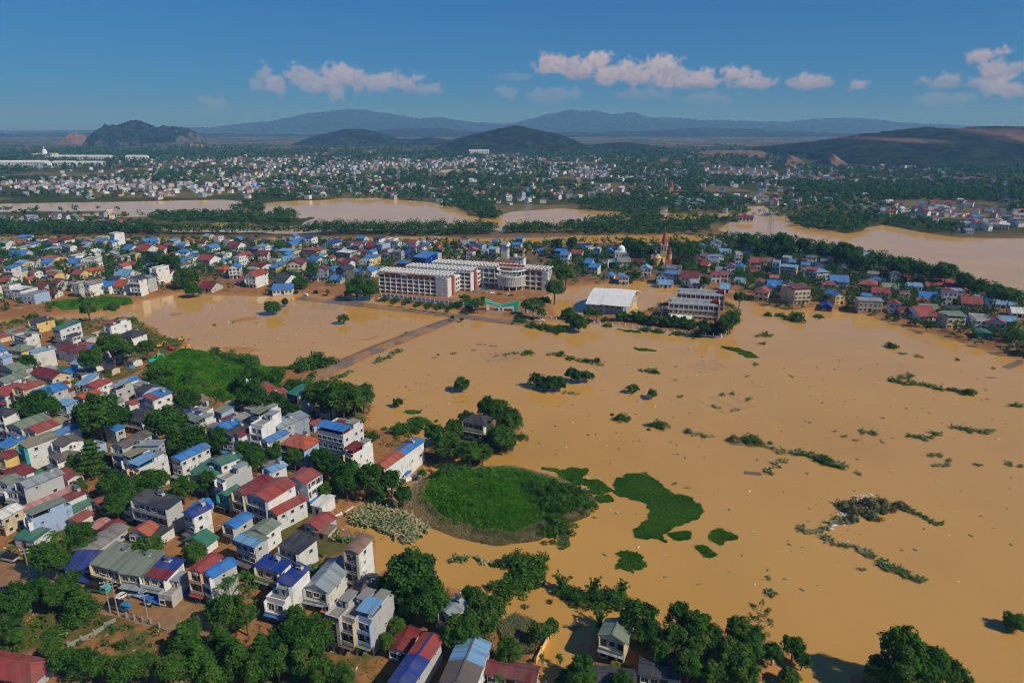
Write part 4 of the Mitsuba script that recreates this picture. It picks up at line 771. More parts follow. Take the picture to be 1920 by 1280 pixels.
part(ko, 'porch', MB().box(2, 12, -6.5, -.5, -1.5, 2.6, 'white', 'u').build('m_wall', OM)); part(ko, 'porch_roof', MB().box(1.4, 12.6, -7, -.4, 2.6, 2.9, 'pale').build('m_plain', OM))
# church and domed shrine
kc = new('church', 'yellow church with a tall red spire above the trees', 'church')
cp = at(1229, 499, 1); CM = pose(cp[0], cp[1], 1, -14); Y = 'churchyellow'
part(kc, 'nave', MB().box(0, 10.5, 0, 20, -2, 8, Y, 'u').build('m_wall', CM))
r, g = roof_mesh('gd', 10.5, 20, 8, 'r_red', pitch=.9, wallcol=Y); part(kc, 'roof', r.build('m_roof', CM)); part(kc, 'gable', g.build('m_wall', CM))
part(kc, 'tower', MB().box(3, 7.4, -1.5, 3, -2, 16, Y, 'u').box(2.8, 7.6, -1.7, 3.2, 10.6, 11.0, 'white').box(2.8, 7.6, -1.7, 3.2, 15.8, 16.2, 'white').build('m_wall', CM))
for s, (z, hh) in enumerate(((3, 3.4), (11.8, 3.2))):
    for x in (4.2, 6.2): part(kc, 'window', place(window_mesh(.9, hh, 'win'), CM @ T().translate([x, -1.5, z])))
sp = MB().cyl((5.2, .7, 16.1), (5.2, .7, 26.5), 2.7, .12, 'r_red', 8); sp.cyl((5.2, .7, 26.4), (5.2, .7, 29), .1, .08, 'rail', 5); sp.box(4.7, 5.7, .64, .76, 27.8, 28.0, 'rail'); part(kc, 'spire', sp.build('m_plain', CM))
for x in (3.2, 7.2):
    for y in (-1.3, 2.8): part(kc, 'pinnacle', MB().cyl((x, y, 16.1), (x, y, 18.6), .35, .02, 'white', 6).build('m_plain', CM))
part(kc, 'turret', MB().cyl((9.8, -.5, -2), (9.8, -.5, 9.5), 1.5, 1.5, Y, 10).build('m_wall', CM)); part(kc, 'turret_roof', MB().cyl((9.8, -.5, 9.5), (9.8, -.5, 15.2), 1.8, .05, 'r_red', 10).build('m_plain', CM))
part(kc, 'apse', MB().cyl((1.2, -.6, -2), (1.2, -.6, 6.5), 3, 3, Y, 14).build('m_wall', CM)); part(kc, 'apse_roof', MB().cyl((1.2, -.6, 6.5), (1.2, -.6, 9.4), 3.3, .9, 'peach', 14).build('m_plain', CM))
part(kc, 'porch_roof', MB().slab([(6.5, -7, 1.5), (11.5, -7, 1.5), (11.5, -2, 5.8), (6.5, -2, 5.8)], .3, 'r_red').build('m_roof', CM)); part(kc, 'porch', MB().slab([(5.2, -7, 2.3), (6.6, -7, 2.3), (6.6, -2, 7.2), (5.2, -2, 7.2)], 2.6, Y).build('m_wall', CM))
kw = new('domed_shrine', 'white domed building left of the church', 'shrine')
wp = at(1152, 494, 1); WM = pose(wp[0], wp[1], 1, -12)
part(kw, 'wall', MB().box(0, 8.2, 0, 8, -2, 9.2, 'white', 'u').box(-.3, 8.5, -.3, 8.3, 8.2, 8.6, 'white').build('m_wall', WM))
part(kw, 'dome', MB().mesh(trimesh.creation.revolve(np.array([[0, 3.6], [.25, 3.5], [.5, 3.0], [1.6, 2.6], [2.5, 1.7], [2.9, .6], [2.9, -1.2], [0, -1.2]])[::-1], sections=18), 'white', np.array([[1,0,0,4.4],[0,1,0,3.6],[0,0,1,10.3],[0,0,0,1]])).build('m_plain', WM))
part(kw, 'side_wing', MB().box(8.25, 10.3, .6, 6, -2, 7.5, 'white', 'u').build('m_wall', WM)); part(kw, 'porch_roof', MB().slab([(3.5, -3, 1.9), (10, -3, 1.9), (9, -.3, 3.2), (4.5, -.3, 3.2)], .2, 'r_maroon').build('m_roof', WM))
part(kw, 'arch', place(window_mesh(2.0, 2.4, 'dark'), WM @ T().translate([2.6, 0, .2])))
for x in (2.0, 4.2, 6.2): part(kw, 'window', place(window_mesh(.9, 1.4, 'win'), WM @ T().translate([x, 0, 5.6])))
NOGO = [Polygon([tuple((np.array(M_.matrix) @ [x, y, 0, 1])[:2]) for x, y in q]) for M_, q in ((SM, [(-4, -6), (104, -6), (104, 50), (-4, 50)]), (YM, [(-3, -3), (27, -3), (27, 35), (-3, 35)]), (OM, [(-2, -9), (30, -9), (30, 36), (-2, 36)]), (CM, [(-3, -8), (14, -8), (14, 22), (-3, 22)]), (WM, [(-2, -4), (12, -4), (12, 10), (-2, 10)]))]
# ---------------- the town across the flooded field, then the far plain ----------------
q_ = dict(W='white', C='cream', G='grey', P='pale', L='lightblue', Y='yellow', T='teal', E='peach', U='bluegrey', D='darkgrey', N='r_navy', B='r_blue', R='r_rust', V='r_teal')
rr_ = dict(b=b_, n=n_, r=r_, m=m_, g=g_, t=t_, k=k_, s=s_, o=o_, p=p_, l=l_, i=br, c=co, w=wh, y=gy)
ra_ = dict(f='flat', d='gd', w='gw', h='hip', s='sf', v='vault', l='sl')
MID = """M 385 340 110 2Wsb 280 370 90 2Csl 230 280 180 1Cwo 330 215 170 2Wsb 710 290 200 2Wdm 900 290 120 3Whm 780 330 120 1Psb 640 370 180 1Psl 1120 260 170 1Pwb 1420 230 200 1Pwb 1210 360 70 2Ysl 1120 370 110 1Cwr 670 540 270 2Ywo 170 790 130 4Psb 300 650 110 3Csl 420 630 110 2Wfc 665 650 120 3Lsb 1040 500 180 2Wfc 1255 560 200 2Wfc 1040 545 170 1Pwb 1090 760 150 2Ywr 1240 720 140 2Cdo 670 800 100 2Csl 810 760 170 1Pwr 780 900 150 2Gwm 540 910 190 1Gwm 1100 980 160 3Gfc 1250 970 140 3Wdy 1385 930 150 2Nsb 410 1080 280 2Lfc 250 1030 200 2Wfw 60 870 140 2Wwr 100 950 150 1Pwr 60 300 130 2Pws 70 380 130 2Wfc 240 440 240 1Pwb 1300 430 130 2Wdw 730 1000 130 1Wwm 30 720 120 1Gwi 550 270 60 2Wfc 470 520 90 1Pwr
G 1030 145 90 5Wfc 1265 215 150 2Pwr 1295 130 110 2Wdb 1425 190 90 2Phr 1640 230 100 2Whb 1705 120 80 2Ydr 1545 120 80 2Lsl 1870 190 110 2Wdb 1840 300 160 2Wwr 1180 318 200 1Pwr 1410 460 75 4Wfc 1500 430 110 2Wwr 1235 562 110 4Wdk 1320 530 80 3Gfs 1090 420 150 1Pwl 1075 550 140 2Wwo 955 550 110 2Wsb 1320 350 120 1Lwl 1850 525 150 1Gwm 900 90 90 2Cfc 1140 200 110 2Pwb 1000 250 100 2Eds 1580 330 110 2Psb 1700 260 90 1Wwl
H 70 390 110 2Eho 200 410 105 3Wdb 345 490 125 3Wdr 600 500 150 2Wwk 625 542 190 1Wsb 740 380 150 3Cdm 985 430 100 3Udm 1150 430 110 3Ddk 1120 325 110 2Ydr 540 375 90 2Ysb 450 250 90 2Wwm 470 170 190 1Lwl 855 135 90 3Wfn 1035 145 110 2Wdn 870 230 180 2Cfr 650 235 170 2Cfl 720 140 120 2Pdb 1175 250 170 2Gfw 1390 290 110 2Ysb 1260 310 90 2Edm 1220 155 60 2Lfm 1290 165 70 2Lwr 1410 180 110 2Cwm 1495 190 75 3Lfc 1470 125 65 3Whk 1600 140 70 3Wfc 1570 240 120 1Pwm 1710 220 100 1Nwn 1700 300 100 1Dsb 1860 280 150 2Nsb 1280 385 110 1Wsb 1385 410 100 2Wdb 230 270 120 2Pdr 60 250 110 2Wfc 170 180 120 2Wwm 40 140 80 1Wdt 900 432 100 1Pwb 1100 455 110 1Pwb 380 330 170 1Pwm 700 282 150 1Pwl 880 282 100 2Wdk 950 270 70 2Wsl 235 470 70 1Twr 1850 130 80 2Gfc 1690 140 90 1Lwl
K 235 285 105 2Bfb 385 290 105 2Wwr 680 265 95 2Ldb 485 380 70 2Lwb 535 420 95 2Psb 680 460 85 1Pdb 812 490 95 2Wlb 820 370 120 2Gwy 1145 490 80 2Wdk 1235 480 120 2Usb 1190 522 130 1Wwl 1400 512 160 2Pwm 1230 395 170 1Pwy 1010 430 100 2Wdl 1640 490 85 2Whr 1712 490 65 2Wwr 1770 440 65 3Wdr 1735 418 90 1Wdl 1840 362 38 4Pfc 1660 340 115 2Pfy 1490 340 105 1Pdr 1530 400 65 2Ewr 1580 340 45 2Lfc 1720 260 105 1Wwl 1490 548 130 1Pws 1720 582 85 1Pwl 520 240 85 2Wfc 705 340 95 1Tsl 930 345 120 1Pwm 1850 420 80 2Wdb 1850 520 90 1Pwl 450 200 100 1Wwn
J 280 330 110 3Efl 190 312 48 4Lfc 435 350 75 3Gfr 520 340 105 2Gfl 635 390 125 2Lwb 565 412 85 2Whr 278 450 85 3Wdk 375 490 130 3Cfm 95 460 100 2Cdr 188 410 100 2Rwb 640 490 80 2Ydb 552 522 75 1Ndn 850 542 165 2Cfs 1015 552 75 2Ldr 920 470 115 2Wwr 830 412 115 2Ehr 1010 330 75 3Wfs 900 360 95 1Pwb 1140 350 150 1Pwr 1350 350 80 2Pdr 1285 350 70 2Pdm 1400 375 100 1Cwr 1525 420 105 1Wwr 1300 402 110 1Pwr 1425 425 105 1Pwr 1430 475 105 2Ufs 1550 550 130 2Cwr 1255 605 140 1Wwr 1110 580 100 1Whr 1260 560 120 1Pwg 1440 662 130 2Cfg 1430 570 100 1Wwk 1630 672 115 2Wfc 1720 692 105 2Pdr 1645 735 100 1Vvt 1520 645 110 1Wwb 1690 492 200 1Pwl 1770 525 170 1Wwl 1250 485 115 1Pwb 1885 585 100 1Www 450 190 60 2Wwb 735 182 80 1Wwl 848 192 95 1Wwl 880 232 95 1Phi 270 232 58 2Pfs 1805 642 105 1Wwl 750 322 70 1Wwr 1000 412 110 1Pwg 70 250 95 2Wwr 150 242 75 2Ewi 660 275 70 2Wdk 50 300 80 1Ywr"""
mid_n = 0
for row in MID.split('\n'):
    tk = row.split(); tile = tk[0]; ox, oy, sc = TILE[tile]
    for i in range(1, len(tk), 4):
        px, py, wp, code = ox + float(tk[i]) / sc, oy + float(tk[i+1]) / sc, float(tk[i+2]) / sc, tk[i+3]
        R = random.Random(900 + mid_n); mid_n += 1
        c = at(px, py, .8); dist = math.hypot(c[1], 100.0)
        if any(pg.contains(Point(*c)) for pg in NOGO): continue
        w = max(4.5, wp * dist / FOC * .9); st = int(code[0]); dd = R.uniform(.9, 1.5) * min(max(w, 7), 10)
        deg = R.choice([-16, -20, -24, -12, -28, 8]) + R.uniform(-4, 4)
        a = math.radians(deg); o = c - np.array([math.cos(a), math.sin(a)]) * w / 2
        ro = 'r_blue' if rr_[code[3]] == 'x' else rr_[code[3]]
        rk = ra_[code[2]]
        house(o[0], o[1], deg, w, dd, st, q_[code[1]], q_[code[1]], rk, ro if rk != 'flat' else 'concrete', style='b' if st >= 3 else 'w', detail=1, R=R, over=.6, pitch=.5 if rk in ('gw', 'gd') and w < 12 else None)
        if rk == 'flat' and ro != co:       # coloured tin canopy on the flat roof
            k = houses[-1]['key']; houses[-1]['rc'] = ro
            h = st * ST; M = pose(o[0], o[1], max(gz(*c), .35), deg)
            cn = MB().slab([(-.5, -.5, h+1.6), (w+.5, -.5, h+1.6), (w+.5, dd*.7, h+2.1), (-.5, dd*.7, h+2.1)], .12, ro)
            for xx, yy in ((.15, .1), (w-.15, .1), (.15, dd*.6), (w-.15, dd*.6)): cn.box(xx-.08, xx+.08, yy-.08, yy+.08, h, h+1.6, 'rail', 'tu')
            part(k, 'canopy', cn.build('m_roof', M))
def foot(h, g=0.0):
    a = math.radians(h['deg']); c, q = math.cos(a), math.sin(a)
    return Polygon([(h['ox'] + c*u - q*v, h['oy'] + q*u + c*v) for u, v in ((-g, -g), (h['w']+g, -g), (h['w']+g, h['d']+g), (-g, h['d']+g))])
LANES = unary_union([LineString(list(map(tuple, at(np.array(a)[:, 0], np.array(a)[:, 1])))).buffer(b) for a, b in (([(-200,1060),(0,1080),(60,1095),(150,1115),(215,1130),(290,1150),(350,1160),(430,1185)], 6), ([(230,720),(300,690),(360,650)], 5), ([(190,830),(215,800)], 4), ([(240,1000),(420,1100)], 1))])
taken = unary_union([foot(h, .5) for h in houses]); R = random.Random(31); made = 0
area = pxpoly(LAND_PX[1]).difference(MOUNDS[1][0].buffer(6)).intersection(pxpoly("-40,640;180,640;330,700;420,770;560,720;640,860;600,960;560,1060;420,1070;240,1040;60,1010;-40,1000"))
bx = area.bounds
for _ in range(3000):
    if made >= 64: break
    x, y = R.uniform(bx[0], bx[2]), R.uniform(bx[1], bx[3])
    if not area.contains(Point(x, y)): continue
    near_h = min(houses, key=lambda h: (h['x']-x)**2 + (h['y']-y)**2); deg = near_h['deg'] + R.choice([0, 0, 90]) + R.uniform(-5, 5)
    w, dd = R.uniform(3.2, 5.2), R.uniform(4, 7.5); t = dict(ox=x, oy=y, deg=deg, w=w, d=dd); f = foot(t, .3)
    if taken.intersects(f) or LANES.intersects(f): continue
    rk = R.choice(['gd', 'gd', 'sf', 'gw', 'sf', 'flat']); st = R.choice([1, 1, 1, 2])
    house(x, y, deg, w, dd, st, R.choice(['pale', 'grey', 'white', 'cream', 'lightblue']), 'pale', rk, R.choice([b_, r_, m_, g_, s_, gy, k_, l_, t_, ru, br]) if rk != 'flat' else 'concrete', style='w', detail=1, R=R, over=.35)
    taken = taken.union(f); made += 1
print('sheds', made); n_single = len(houses)
R = random.Random(5)
wallM, roofM, winM = MB(), MB(), MB()
def shift(m, big, x, y, z, deg):
    a = math.radians(deg); c, s = math.cos(a), math.sin(a)
    for P, U in zip(m.v, m.uv):
        big.v.append(np.column_stack([P[:, 0]*c - P[:, 1]*s + x, P[:, 0]*s + P[:, 1]*c + y, P[:, 2] + z])); big.uv.append(U); big.n += len(P)
def shack(x, y, deg, w, d, st, wall, rk, rc, win=True):
    h = st * ST; z = max(gz(x, y), .3)
    shift(MB().box(-w/2, w/2, -d/2, d/2, -1.5, h, wall, 'ut' if rk != 'flat' else 'u'), wallM, x, y, z, deg)
    m = MB(); o = .5
    if rk == 'flat': shift(MB().box(-w/2+.3, w/2-.3, -d/2+.3, d/2-.3, h+.01, h+.25, rc, 'u'), roofM, x, y, z, deg)
    elif rk == 'gw':
        r = d * .22
        m.quad((-w/2-o, -d/2-o, h-.1), (w/2+o, -d/2-o, h-.1), (w/2+o, 0, h+r), (-w/2-o, 0, h+r), rc); m.quad((w/2+o, d/2+o, h-.1), (-w/2-o, d/2+o, h-.1), (-w/2-o, 0, h+r), (w/2+o, 0, h+r), rc)
        shift(m, roofM, x, y, z, deg); shift(MB().tris([(w/2, -d/2, h), (w/2, d/2, h), (w/2, 0, h+r-.1), (-w/2, d/2, h), (-w/2, -d/2, h), (-w/2, 0, h+r-.1)], [[0, 1, 2], [3, 4, 5]], wall), wallM, x, y, z, deg)
    else:
        r = w * .22
        m.quad((w/2+o, -d/2-o, h-.1), (w/2+o, d/2+o, h-.1), (0, d/2+o, h+r), (0, -d/2-o, h+r), rc); m.quad((-w/2-o, d/2+o, h-.1), (-w/2-o, -d/2-o, h-.1), (0, -d/2-o, h+r), (0, d/2+o, h+r), rc)
        shift(m, roofM, x, y, z, deg); shift(MB().tris([(-w/2, -d/2, h), (w/2, -d/2, h), (0, -d/2, h+r-.1), (w/2, d/2, h), (-w/2, d/2, h), (0, d/2, h+r-.1)], [[0, 1, 2], [3, 4, 5]], wall), wallM, x, y, z, deg)
    if win:
        n = max(1, int(w / 2.2)); q = MB()
        for s in range(math.ceil(st)):
            for i in range(n):
                a = (i + .5) * w / n - w/2; q.box(a-.45, a+.45, -d/2-.1, -d/2, s*ST+.65, s*ST+1.75, 'glass', 'bu')
        shift(q, winM, x, y, z, deg)
WC = ['white']*6 + ['pale']*3 + ['cream']*2 + ['grey']*3 + ['lightblue', 'yellow', 'bluegrey', 'peach']
RC = [b_]*4 + [r_]*4 + [m_]*4 + [l_]*2 + [gy]*3 + [s_]*2 + [g_, k_, o_, br, br, n_, t_]
T1 = pxpoly("-60,461;560,461;1010,466;1020,486;740,500;700,530;600,524;560,532;480,535;420,520;330,535;300,540;190,552;130,556;60,560;-60,572")
T2 = pxpoly("1030,478;1330,466;1420,470;1600,502;1760,556;1860,604;1960,640;1960,676;1850,642;1640,582;1480,568;1400,552;1330,520;1210,512;1100,520;1040,515")
hx = np.array([[h['x'], h['y'], h['r']] for h in houses])
fills = []
NOGO5, NOGO2 = unary_union([g.buffer(5) for g in NOGO]), unary_union([g.buffer(2) for g in NOGO])
for g in (T1, T2, NOGO5, NOGO2): shapely.prepare(g)
for poly, step, keep in ((T1, 9.2, .74), (T2, 11.5, .45)):
    x0, y0, x1, y1 = poly.bounds
    for xx in np.arange(x0, x1, step):
        for yy in np.arange(y0, y1, step * 1.15):
            x, y = xx + R.uniform(-3, 3), yy + R.uniform(-3, 3)
            if R.random() > keep or not poly.contains(Point(x, y)) or NOGO5.contains(Point(x, y)): continue
            if (np.hypot(hx[:, 0] - x, hx[:, 1] - y) < hx[:, 2] * .8 + 4.0).any() or any(abs(a-x) < 8 and abs(b-y) < 8 for a, b in fills): continue
            fills.append((x, y)); w = R.uniform(4.2, 7.5)
            shack(x, y, R.choice([-18, -22, 72, -14, 68]) + R.uniform(-6, 6), w, R.uniform(5, 8.5), R.choice([1, 1, 2, 2, 2, 3]), R.choice(WC), R.choice(['gw', 'gd', 'gw', 'flat']), R.choice(RC))
kf = new('distant_houses', 'small tightly packed houses filling the town and dotting the far plain', None, None, 'stuff')
CL = [(300,356,200,22,170),(120,348,150,12,110),(430,330,260,22,210),(640,308,270,15,300),(870,305,170,10,150),(1010,322,250,16,190),(740,360,150,12,70),(560,348,130,16,120),(1100,360,210,18,100),(1190,332,170,12,90),(1400,335,170,16,140),(1620,345,210,15,170),(1810,345,170,12,90),(1480,376,130,12,60),(1750,400,190,16,120),(1885,425,80,16,60),(1300,388,110,10,30),(60,418,130,8,30),(210,427,70,4,15),(880,378,130,10,30),(1000,296,300,6,120),(300,300,240,8,100),(1500,318,260,6,90)]
nr = np.random.default_rng(3)
WF = ['white']*3 + ['pale']*4 + ['cream']*2 + ['grey']*4 + ['lightblue']; RF = [gy]*4 + [r_]*4 + [m_]*6 + [wh]*2 + [s_]*3 + [l_, b_, br, br, o_]
for (px, py, rx, ry, n) in CL:
    for _ in range(int(n * 1.1)):
        u = nr.normal(size=2) * .55
        qx, qy = px + u[0]*rx, py + u[1]*ry
        if qy < 279 or qy > 440: continue
        x, y = at(qx, qy, 0)
        if not LAND.contains(Point(x, y)): continue
        big = 1.0 + .35 * (y > 1200)
        shack(x, y, R.choice([-18, 10, 72, -40, 60]) + R.uniform(-15, 15), R.uniform(4, 8.5), R.uniform(5, 9), R.choice([1, 1, 2, 2, 2]), R.choice(WF), R.choice(['gw', 'gd', 'gw', 'flat']), R.choice(RF), win=y < 1400)
for m, bs, nm in ((wallM, 'm_wall', 'wall'), (roofM, 'm_roof', 'roof'), (winM, 'm_plain', 'window')): part(kf, nm, m.build(bs), kind_='stuff')
# far landmarks
def hall(kind, label, cat, px, py, wpx, hpx, dpt, deg, wall, roof, nwin, dome=False, pil=False, group=None):
    x, y = at(px, py, 1.0); s = math.hypot(y, 99) / FOC; w, h = wpx * s, hpx * s
    key = new(kind, label, cat, group); M = pose(x - w/2, y, 1, deg)
    part(key, 'wall', MB().box(0, w, 0, dpt, -2, h, wall, 'u').build('m_wall', M))
    r, g = roof_mesh('gw' if not dome else 'flat', w, dpt, h, roof, pitch=.3, wallcol=wall); part(key, 'roof', r.build('m_roof', M))
    if g: part(key, 'gable', g.build('m_wall', M))
    for i in range(nwin):
        for j in range(max(1, int(h / 5))): part(key, 'window', MB().box((i+.5)*w/nwin-1.2*max(1, w/nwin/6), (i+.5)*w/nwin+1.2*max(1, w/nwin/6), -.3, -.01, j*5+1.2, j*5+4, 'glass').build('m_plain', M))
    if dome:
        part(key, 'dome', MB().cyl((w/2, dpt/2, h), (w/2, dpt/2, h+6), 7, 7, wall, 14).mesh(trimesh.creation.icosphere(2, 7), wall, np.array([[1,0,0,w/2],[0,1,0,dpt/2],[0,0,1,h+6],[0,0,0,1]])).build('m_plain', M))
        part(key, 'spire', MB().cyl((w/2, dpt/2, h+12), (w/2, dpt/2, h+26), 1.4, .1, wall, 8).build('m_plain', M))
hall('palace', 'domed white palace block with a spire in the far white complex', 'palace', 80, 298, 38, 9, 30, 0, 'white', 'r_white', 9, True)
hall('long_hall', 'longest white hall, running right from the domed palace', 'hall', 152, 301, 110, 7, 26, -3, 'white', 'r_white', 22)
hall('long_hall', 'white hall at the left edge below the domed palace', 'hall', 10, 316, 58, 11, 26, 0, 'white', 'r_white', 10)
hall('long_hall', 'white hall with pale roof directly below the domed palace', 'hall', 62, 317, 46, 12, 26, 0, 'white', 'r_white', 9)
hall('long_hall', 'low white hall right of the lower white halls', 'hall', 118, 313, 40, 8, 22, -2, 'white', 'r_white', 7)
hall('long_hall', 'white hall below the right end of the longest white hall', 'hall', 168, 311, 46, 6, 20, -2, 'white', 'r_white', 8)
hall('long_hall', 'detached white hall right of the white complex', 'hall', 254, 301, 36, 7, 24, 0, 'white', 'r_white', 7)
hall('apartment_block', 'row of white apartment blocks below the middle hill', 'apartment block', 898, 289, 36, 6, 20, 0, 'white', 'r_white', 8)
hall('brown_hall', 'tan long-roofed hall standing in the trees beyond the wide lake', 'hall', 818, 337, 28, 8, 24, -6, 'peach', 'r_brown', 7)
hall('temple', 'orange-roofed yellow temple at the right foot of the karst hill', 'temple', 367, 277, 20, 5, 20, 0, 'churchyellow', 'r_orange', 4)
hall('white_shed', 'long low white shed in the plain right of centre', 'shed', 1174, 338, 27, 4, 20, 0, 'white', 'r_white', 5)
hall('riverside_house', 'dark red house standing in the river at the right', 'house', 1398, 415, 26, 7, 12, -10, 'pale', 'r_maroon', 4)
hall('grey_block', 'pale blue-grey block beyond the left marsh', 'building', 592, 362, 16, 11, 14, -8, 'bluegrey', 'concrete', 3)
kc2 = new('far_church', 'small far yellow church tower with a thin spire on the right plain', 'church')
x, y = at(1258, 366, 1); M = pose(x, y, 1, -10)
part(kc2, 'tower', MB().box(-2.5, 2.5, -2.5, 2.5, -2, 12, 'churchyellow', 'u').build('m_wall', M)); part(kc2, 'spire', MB().cyl((0, 0, 12), (0, 0, 22), 3, .1, 'r_red', 8).build('m_plain', M)); part(kc2, 'nave', MB().box(2.6, 24, -4, 4, -2, 6, 'cream', 'u').build('m_wall', M)); part(kc2, 'roof', roof_mesh('gw', 22, 9, 6, 'r_red')[0].build('m_roof', M @ T().translate([2.6, -4.5, 0])))
print(len(houses), 'houses', len(fills), 'fill', len(scene))
# ---------------- trees and other plants ----------------
def leaves(nr, centres, radii, per, leaf, cols, up=.25, flat=1.0, lo=-.55):
    """small leaf triangles over the surface of many clumps; returns points and palette rows"""
    Ps, Us = [], []
    for c, r, n in zip(centres, radii, per):
        d = nr.normal(size=(n, 3)); d /= np.linalg.norm(d, axis=1, keepdims=True); d = d[d[:, 2] > lo]; n = len(d)
        p = c + d * r * nr.uniform(.62, 1.06, (n, 1)) * [1, 1, flat]
        nn = d + nr.normal(size=(n, 3)) * .55 + [0, 0, up]; nn /= np.linalg.norm(nn, axis=1, keepdims=True)
        a = np.cross(nn, nr.normal(size=(n, 3))); a /= np.linalg.norm(a, axis=1, keepdims=True) + 1e-9; b = np.cross(nn, a)
        s = leaf * nr.uniform(.6, 1.35, (n, 1))
        Ps.append(np.stack([p + a*s*.62, p - a*s*.31 + b*s*.5, p - a*s*.31 - b*s*.5], 1).reshape(-1, 3))
        col = cols[nr.integers(len(cols))]
        Us.append(np.tile([0., PIDX[col]*64. + 8], (3*n, 1)))
    return np.vstack(Ps), np.vstack(Us)
def leafmb(P, U): m = MB(); m.v.append(P); m.uv.append(U); m.n += len(P); return m
def trunk_mb(nr, H, r, limbs=5, spread=2.2, col='bark'):
    m = MB(); top = np.array([nr.normal()*.2, nr.normal()*.2, H*.55]); m.cyl((0, 0, -1.5), top, r, r*.55, col, 7, False)
    for i in range(limbs):
        a = i*2.4 + nr.uniform(0, 1); m.cyl(top*nr.uniform(.6, 1), (math.cos(a)*spread*nr.uniform(.6, 1.1), math.sin(a)*spread*nr.uniform(.6, 1.1), H*nr.uniform(.68, .9)), r*.45, r*.12, col, 5, False)
    return m
def crown_round(seed, cols, n=46, per=95, leaf=.46, R=4.0, H=10.0, squash=.78, hole=.0):
    nr = np.random.default_rng(seed); C, r = [], []
    lob = nr.normal(size=(5, 3)); lob /= np.linalg.norm(lob, axis=1, keepdims=True); la = nr.uniform(-.22, .28, 5)
    while len(C) < n:
        d = nr.normal(size=3); d /= np.linalg.norm(d)
        if d[2] < -.45: continue
        k = nr.uniform(.25, .86) ** .6 * (1 + sum(a * max(0, d @ l) ** 2 for a, l in zip(la, lob)))
        C.append([d[0]*R*k*.86, d[1]*R*k*.86, H*.60 + d[2]*R*k*squash]); r.append(R * nr.uniform(.17, .34))
    return leaves(nr, np.array(C), r, [per]*n, leaf, cols)
def add_group(name, crown, trunk):
    scene[name] = {'type': 'shapegroup', 'crown': crown, **({'trunk': trunk} if trunk else {})}
COLS = dict(R=['leaf1', 'leaf2', 'leaf3', 'leaf5', 'leaf2'], D=['leaf6', 'leaf1', 'leaf1', 'leaf2', 'leaf2'], L=['leaf3', 'leaf4', 'leaf2', 'leaf5'])
GROUPS = {}
sd = 100
for t_ in 'RDL':
    for v in range(2):
        for lod, (n, per, lf) in dict(n=(60, 110, .44), m=(30, 40, .95)).items():
            sd += 1; nm = f'grp_{t_}{v}{lod}'; nr = np.random.default_rng(sd)
            add_group(nm, leafmb(*crown_round(sd, COLS[t_], n, per, lf, squash=(.78, 1.0)[v])).build('m_leaf'), trunk_mb(nr, 8.5, .32).build('m_plain'))
            GROUPS.setdefault((t_, lod), []).append((nm, 8.0, 10.0, .58))
for v in range(2):                                          # shrubs: low, touching the ground
    for t_, cs in (('S', ['leaf2', 'leaf3', 'leaf1', 'leaf4']), ('X', ['brownleaf', 'brownleaf', 'deadgreen', 'dead', 'leaf1'])):
        sd += 1; nr = np.random.default_rng(sd); n = 26
        C = np.column_stack([nr.normal(size=(n, 2)) * 1.5, nr.uniform(.3, 2.6, n)]); C[:, 2] *= np.clip(1.3 - np.hypot(C[:, 0], C[:, 1]) / 4.2, .3, 1)
        nm = f'grp_{t_}{v}'; add_group(nm, leafmb(*leaves(nr, C, nr.uniform(.7, 1.25, n), [80]*n, .42, cs, lo=-.9)).build('m_leaf'), trunk_mb(nr, 2.4, .12, 5, 1.4).build('m_plain'))
        for lod in 'nm': GROUPS.setdefault((t_, lod), []).append((nm, 6.0, 3.6, .42))
for v in range(2):                                          # layered tree: flat tiers of branches
    nr = np.random.default_rng(300 + v); C, r, lay = [], [], []
    for k in range(7):
        z = 3.2 + k * 1.25; rad = 4.2 * (1 - k / 8.2) * nr.uniform(.85, 1.1); m_ = max(4, int(13 - k * 1.4))
        for i in range(m_):
            a = i * 2 * math.pi / m_ + nr.uniform(-.3, .3)
            for f in ((.55, .95) if k < 5 else (.6,)): C.append([math.cos(a)*rad*f, math.sin(a)*rad*f, z - f*.35 + nr.uniform(-.2, .2)]); r.append(rad * .27 + .35)
    m = trunk_mb(nr, 15, .3, 0)
    for k in range(6):
        for i in range(5): a = i*1.26 + k; m.cyl((0, 0, 3 + k*1.25), (math.cos(a)*3*(1-k/8), math.sin(a)*3*(1-k/8), 3.2+k*1.25), .09, .03, 'bark', 4, False)
    add_group(f'grp_T{v}', leafmb(*leaves(nr, np.array(C), r, [52]*len(C), .44, ['leaf2', 'leaf2', 'leaf5', 'leaf3', 'leaf1'], up=.9, flat=.32, lo=-.9)).build('m_leaf'), m.build('m_plain'))
    for lod in 'nm': GROUPS.setdefault(('T', lod), []).append((f'grp_T{v}', 9.0, 12.0, .55))
def frond(m, base, az, L, droop, width, col, segs=5, rise=.8, leaf=True):
    """an arching frond built of drooping leaflets on both sides of a rib"""
    d = np.array([math.cos(az), math.sin(az), 0]); s = np.array([-d[1], d[0], 0]); P = []
    for i in range(segs + 1):
        t = i / segs; P.append(np.array(base) + d * L * t * (1 - .18*t) + np.array([0, 0, rise * L * t - droop * L * t * t]))
    P = np.array(P)
    for i in range(segs):
        w0, w1 = width * math.sin(math.pi * (.12 + .80 * i / segs)), width * math.sin(math.pi * (.12 + .80 * (i+1) / segs))
        for sg in (1, -1):
            a, b = P[i], P[i+1]; e, f = a + sg*s*w0 - [0, 0, w0*.45], b + sg*s*w1 - [0, 0, w1*.45]
            if leaf: m.tris([a, e + (b-a)*.5, a + (b-a)*.55, a + (b-a)*.5, f + (b-a)*.25, b], [[0, 1, 2], [3, 4, 5]], col)
            else: m.quad(a, e, f, b, col)
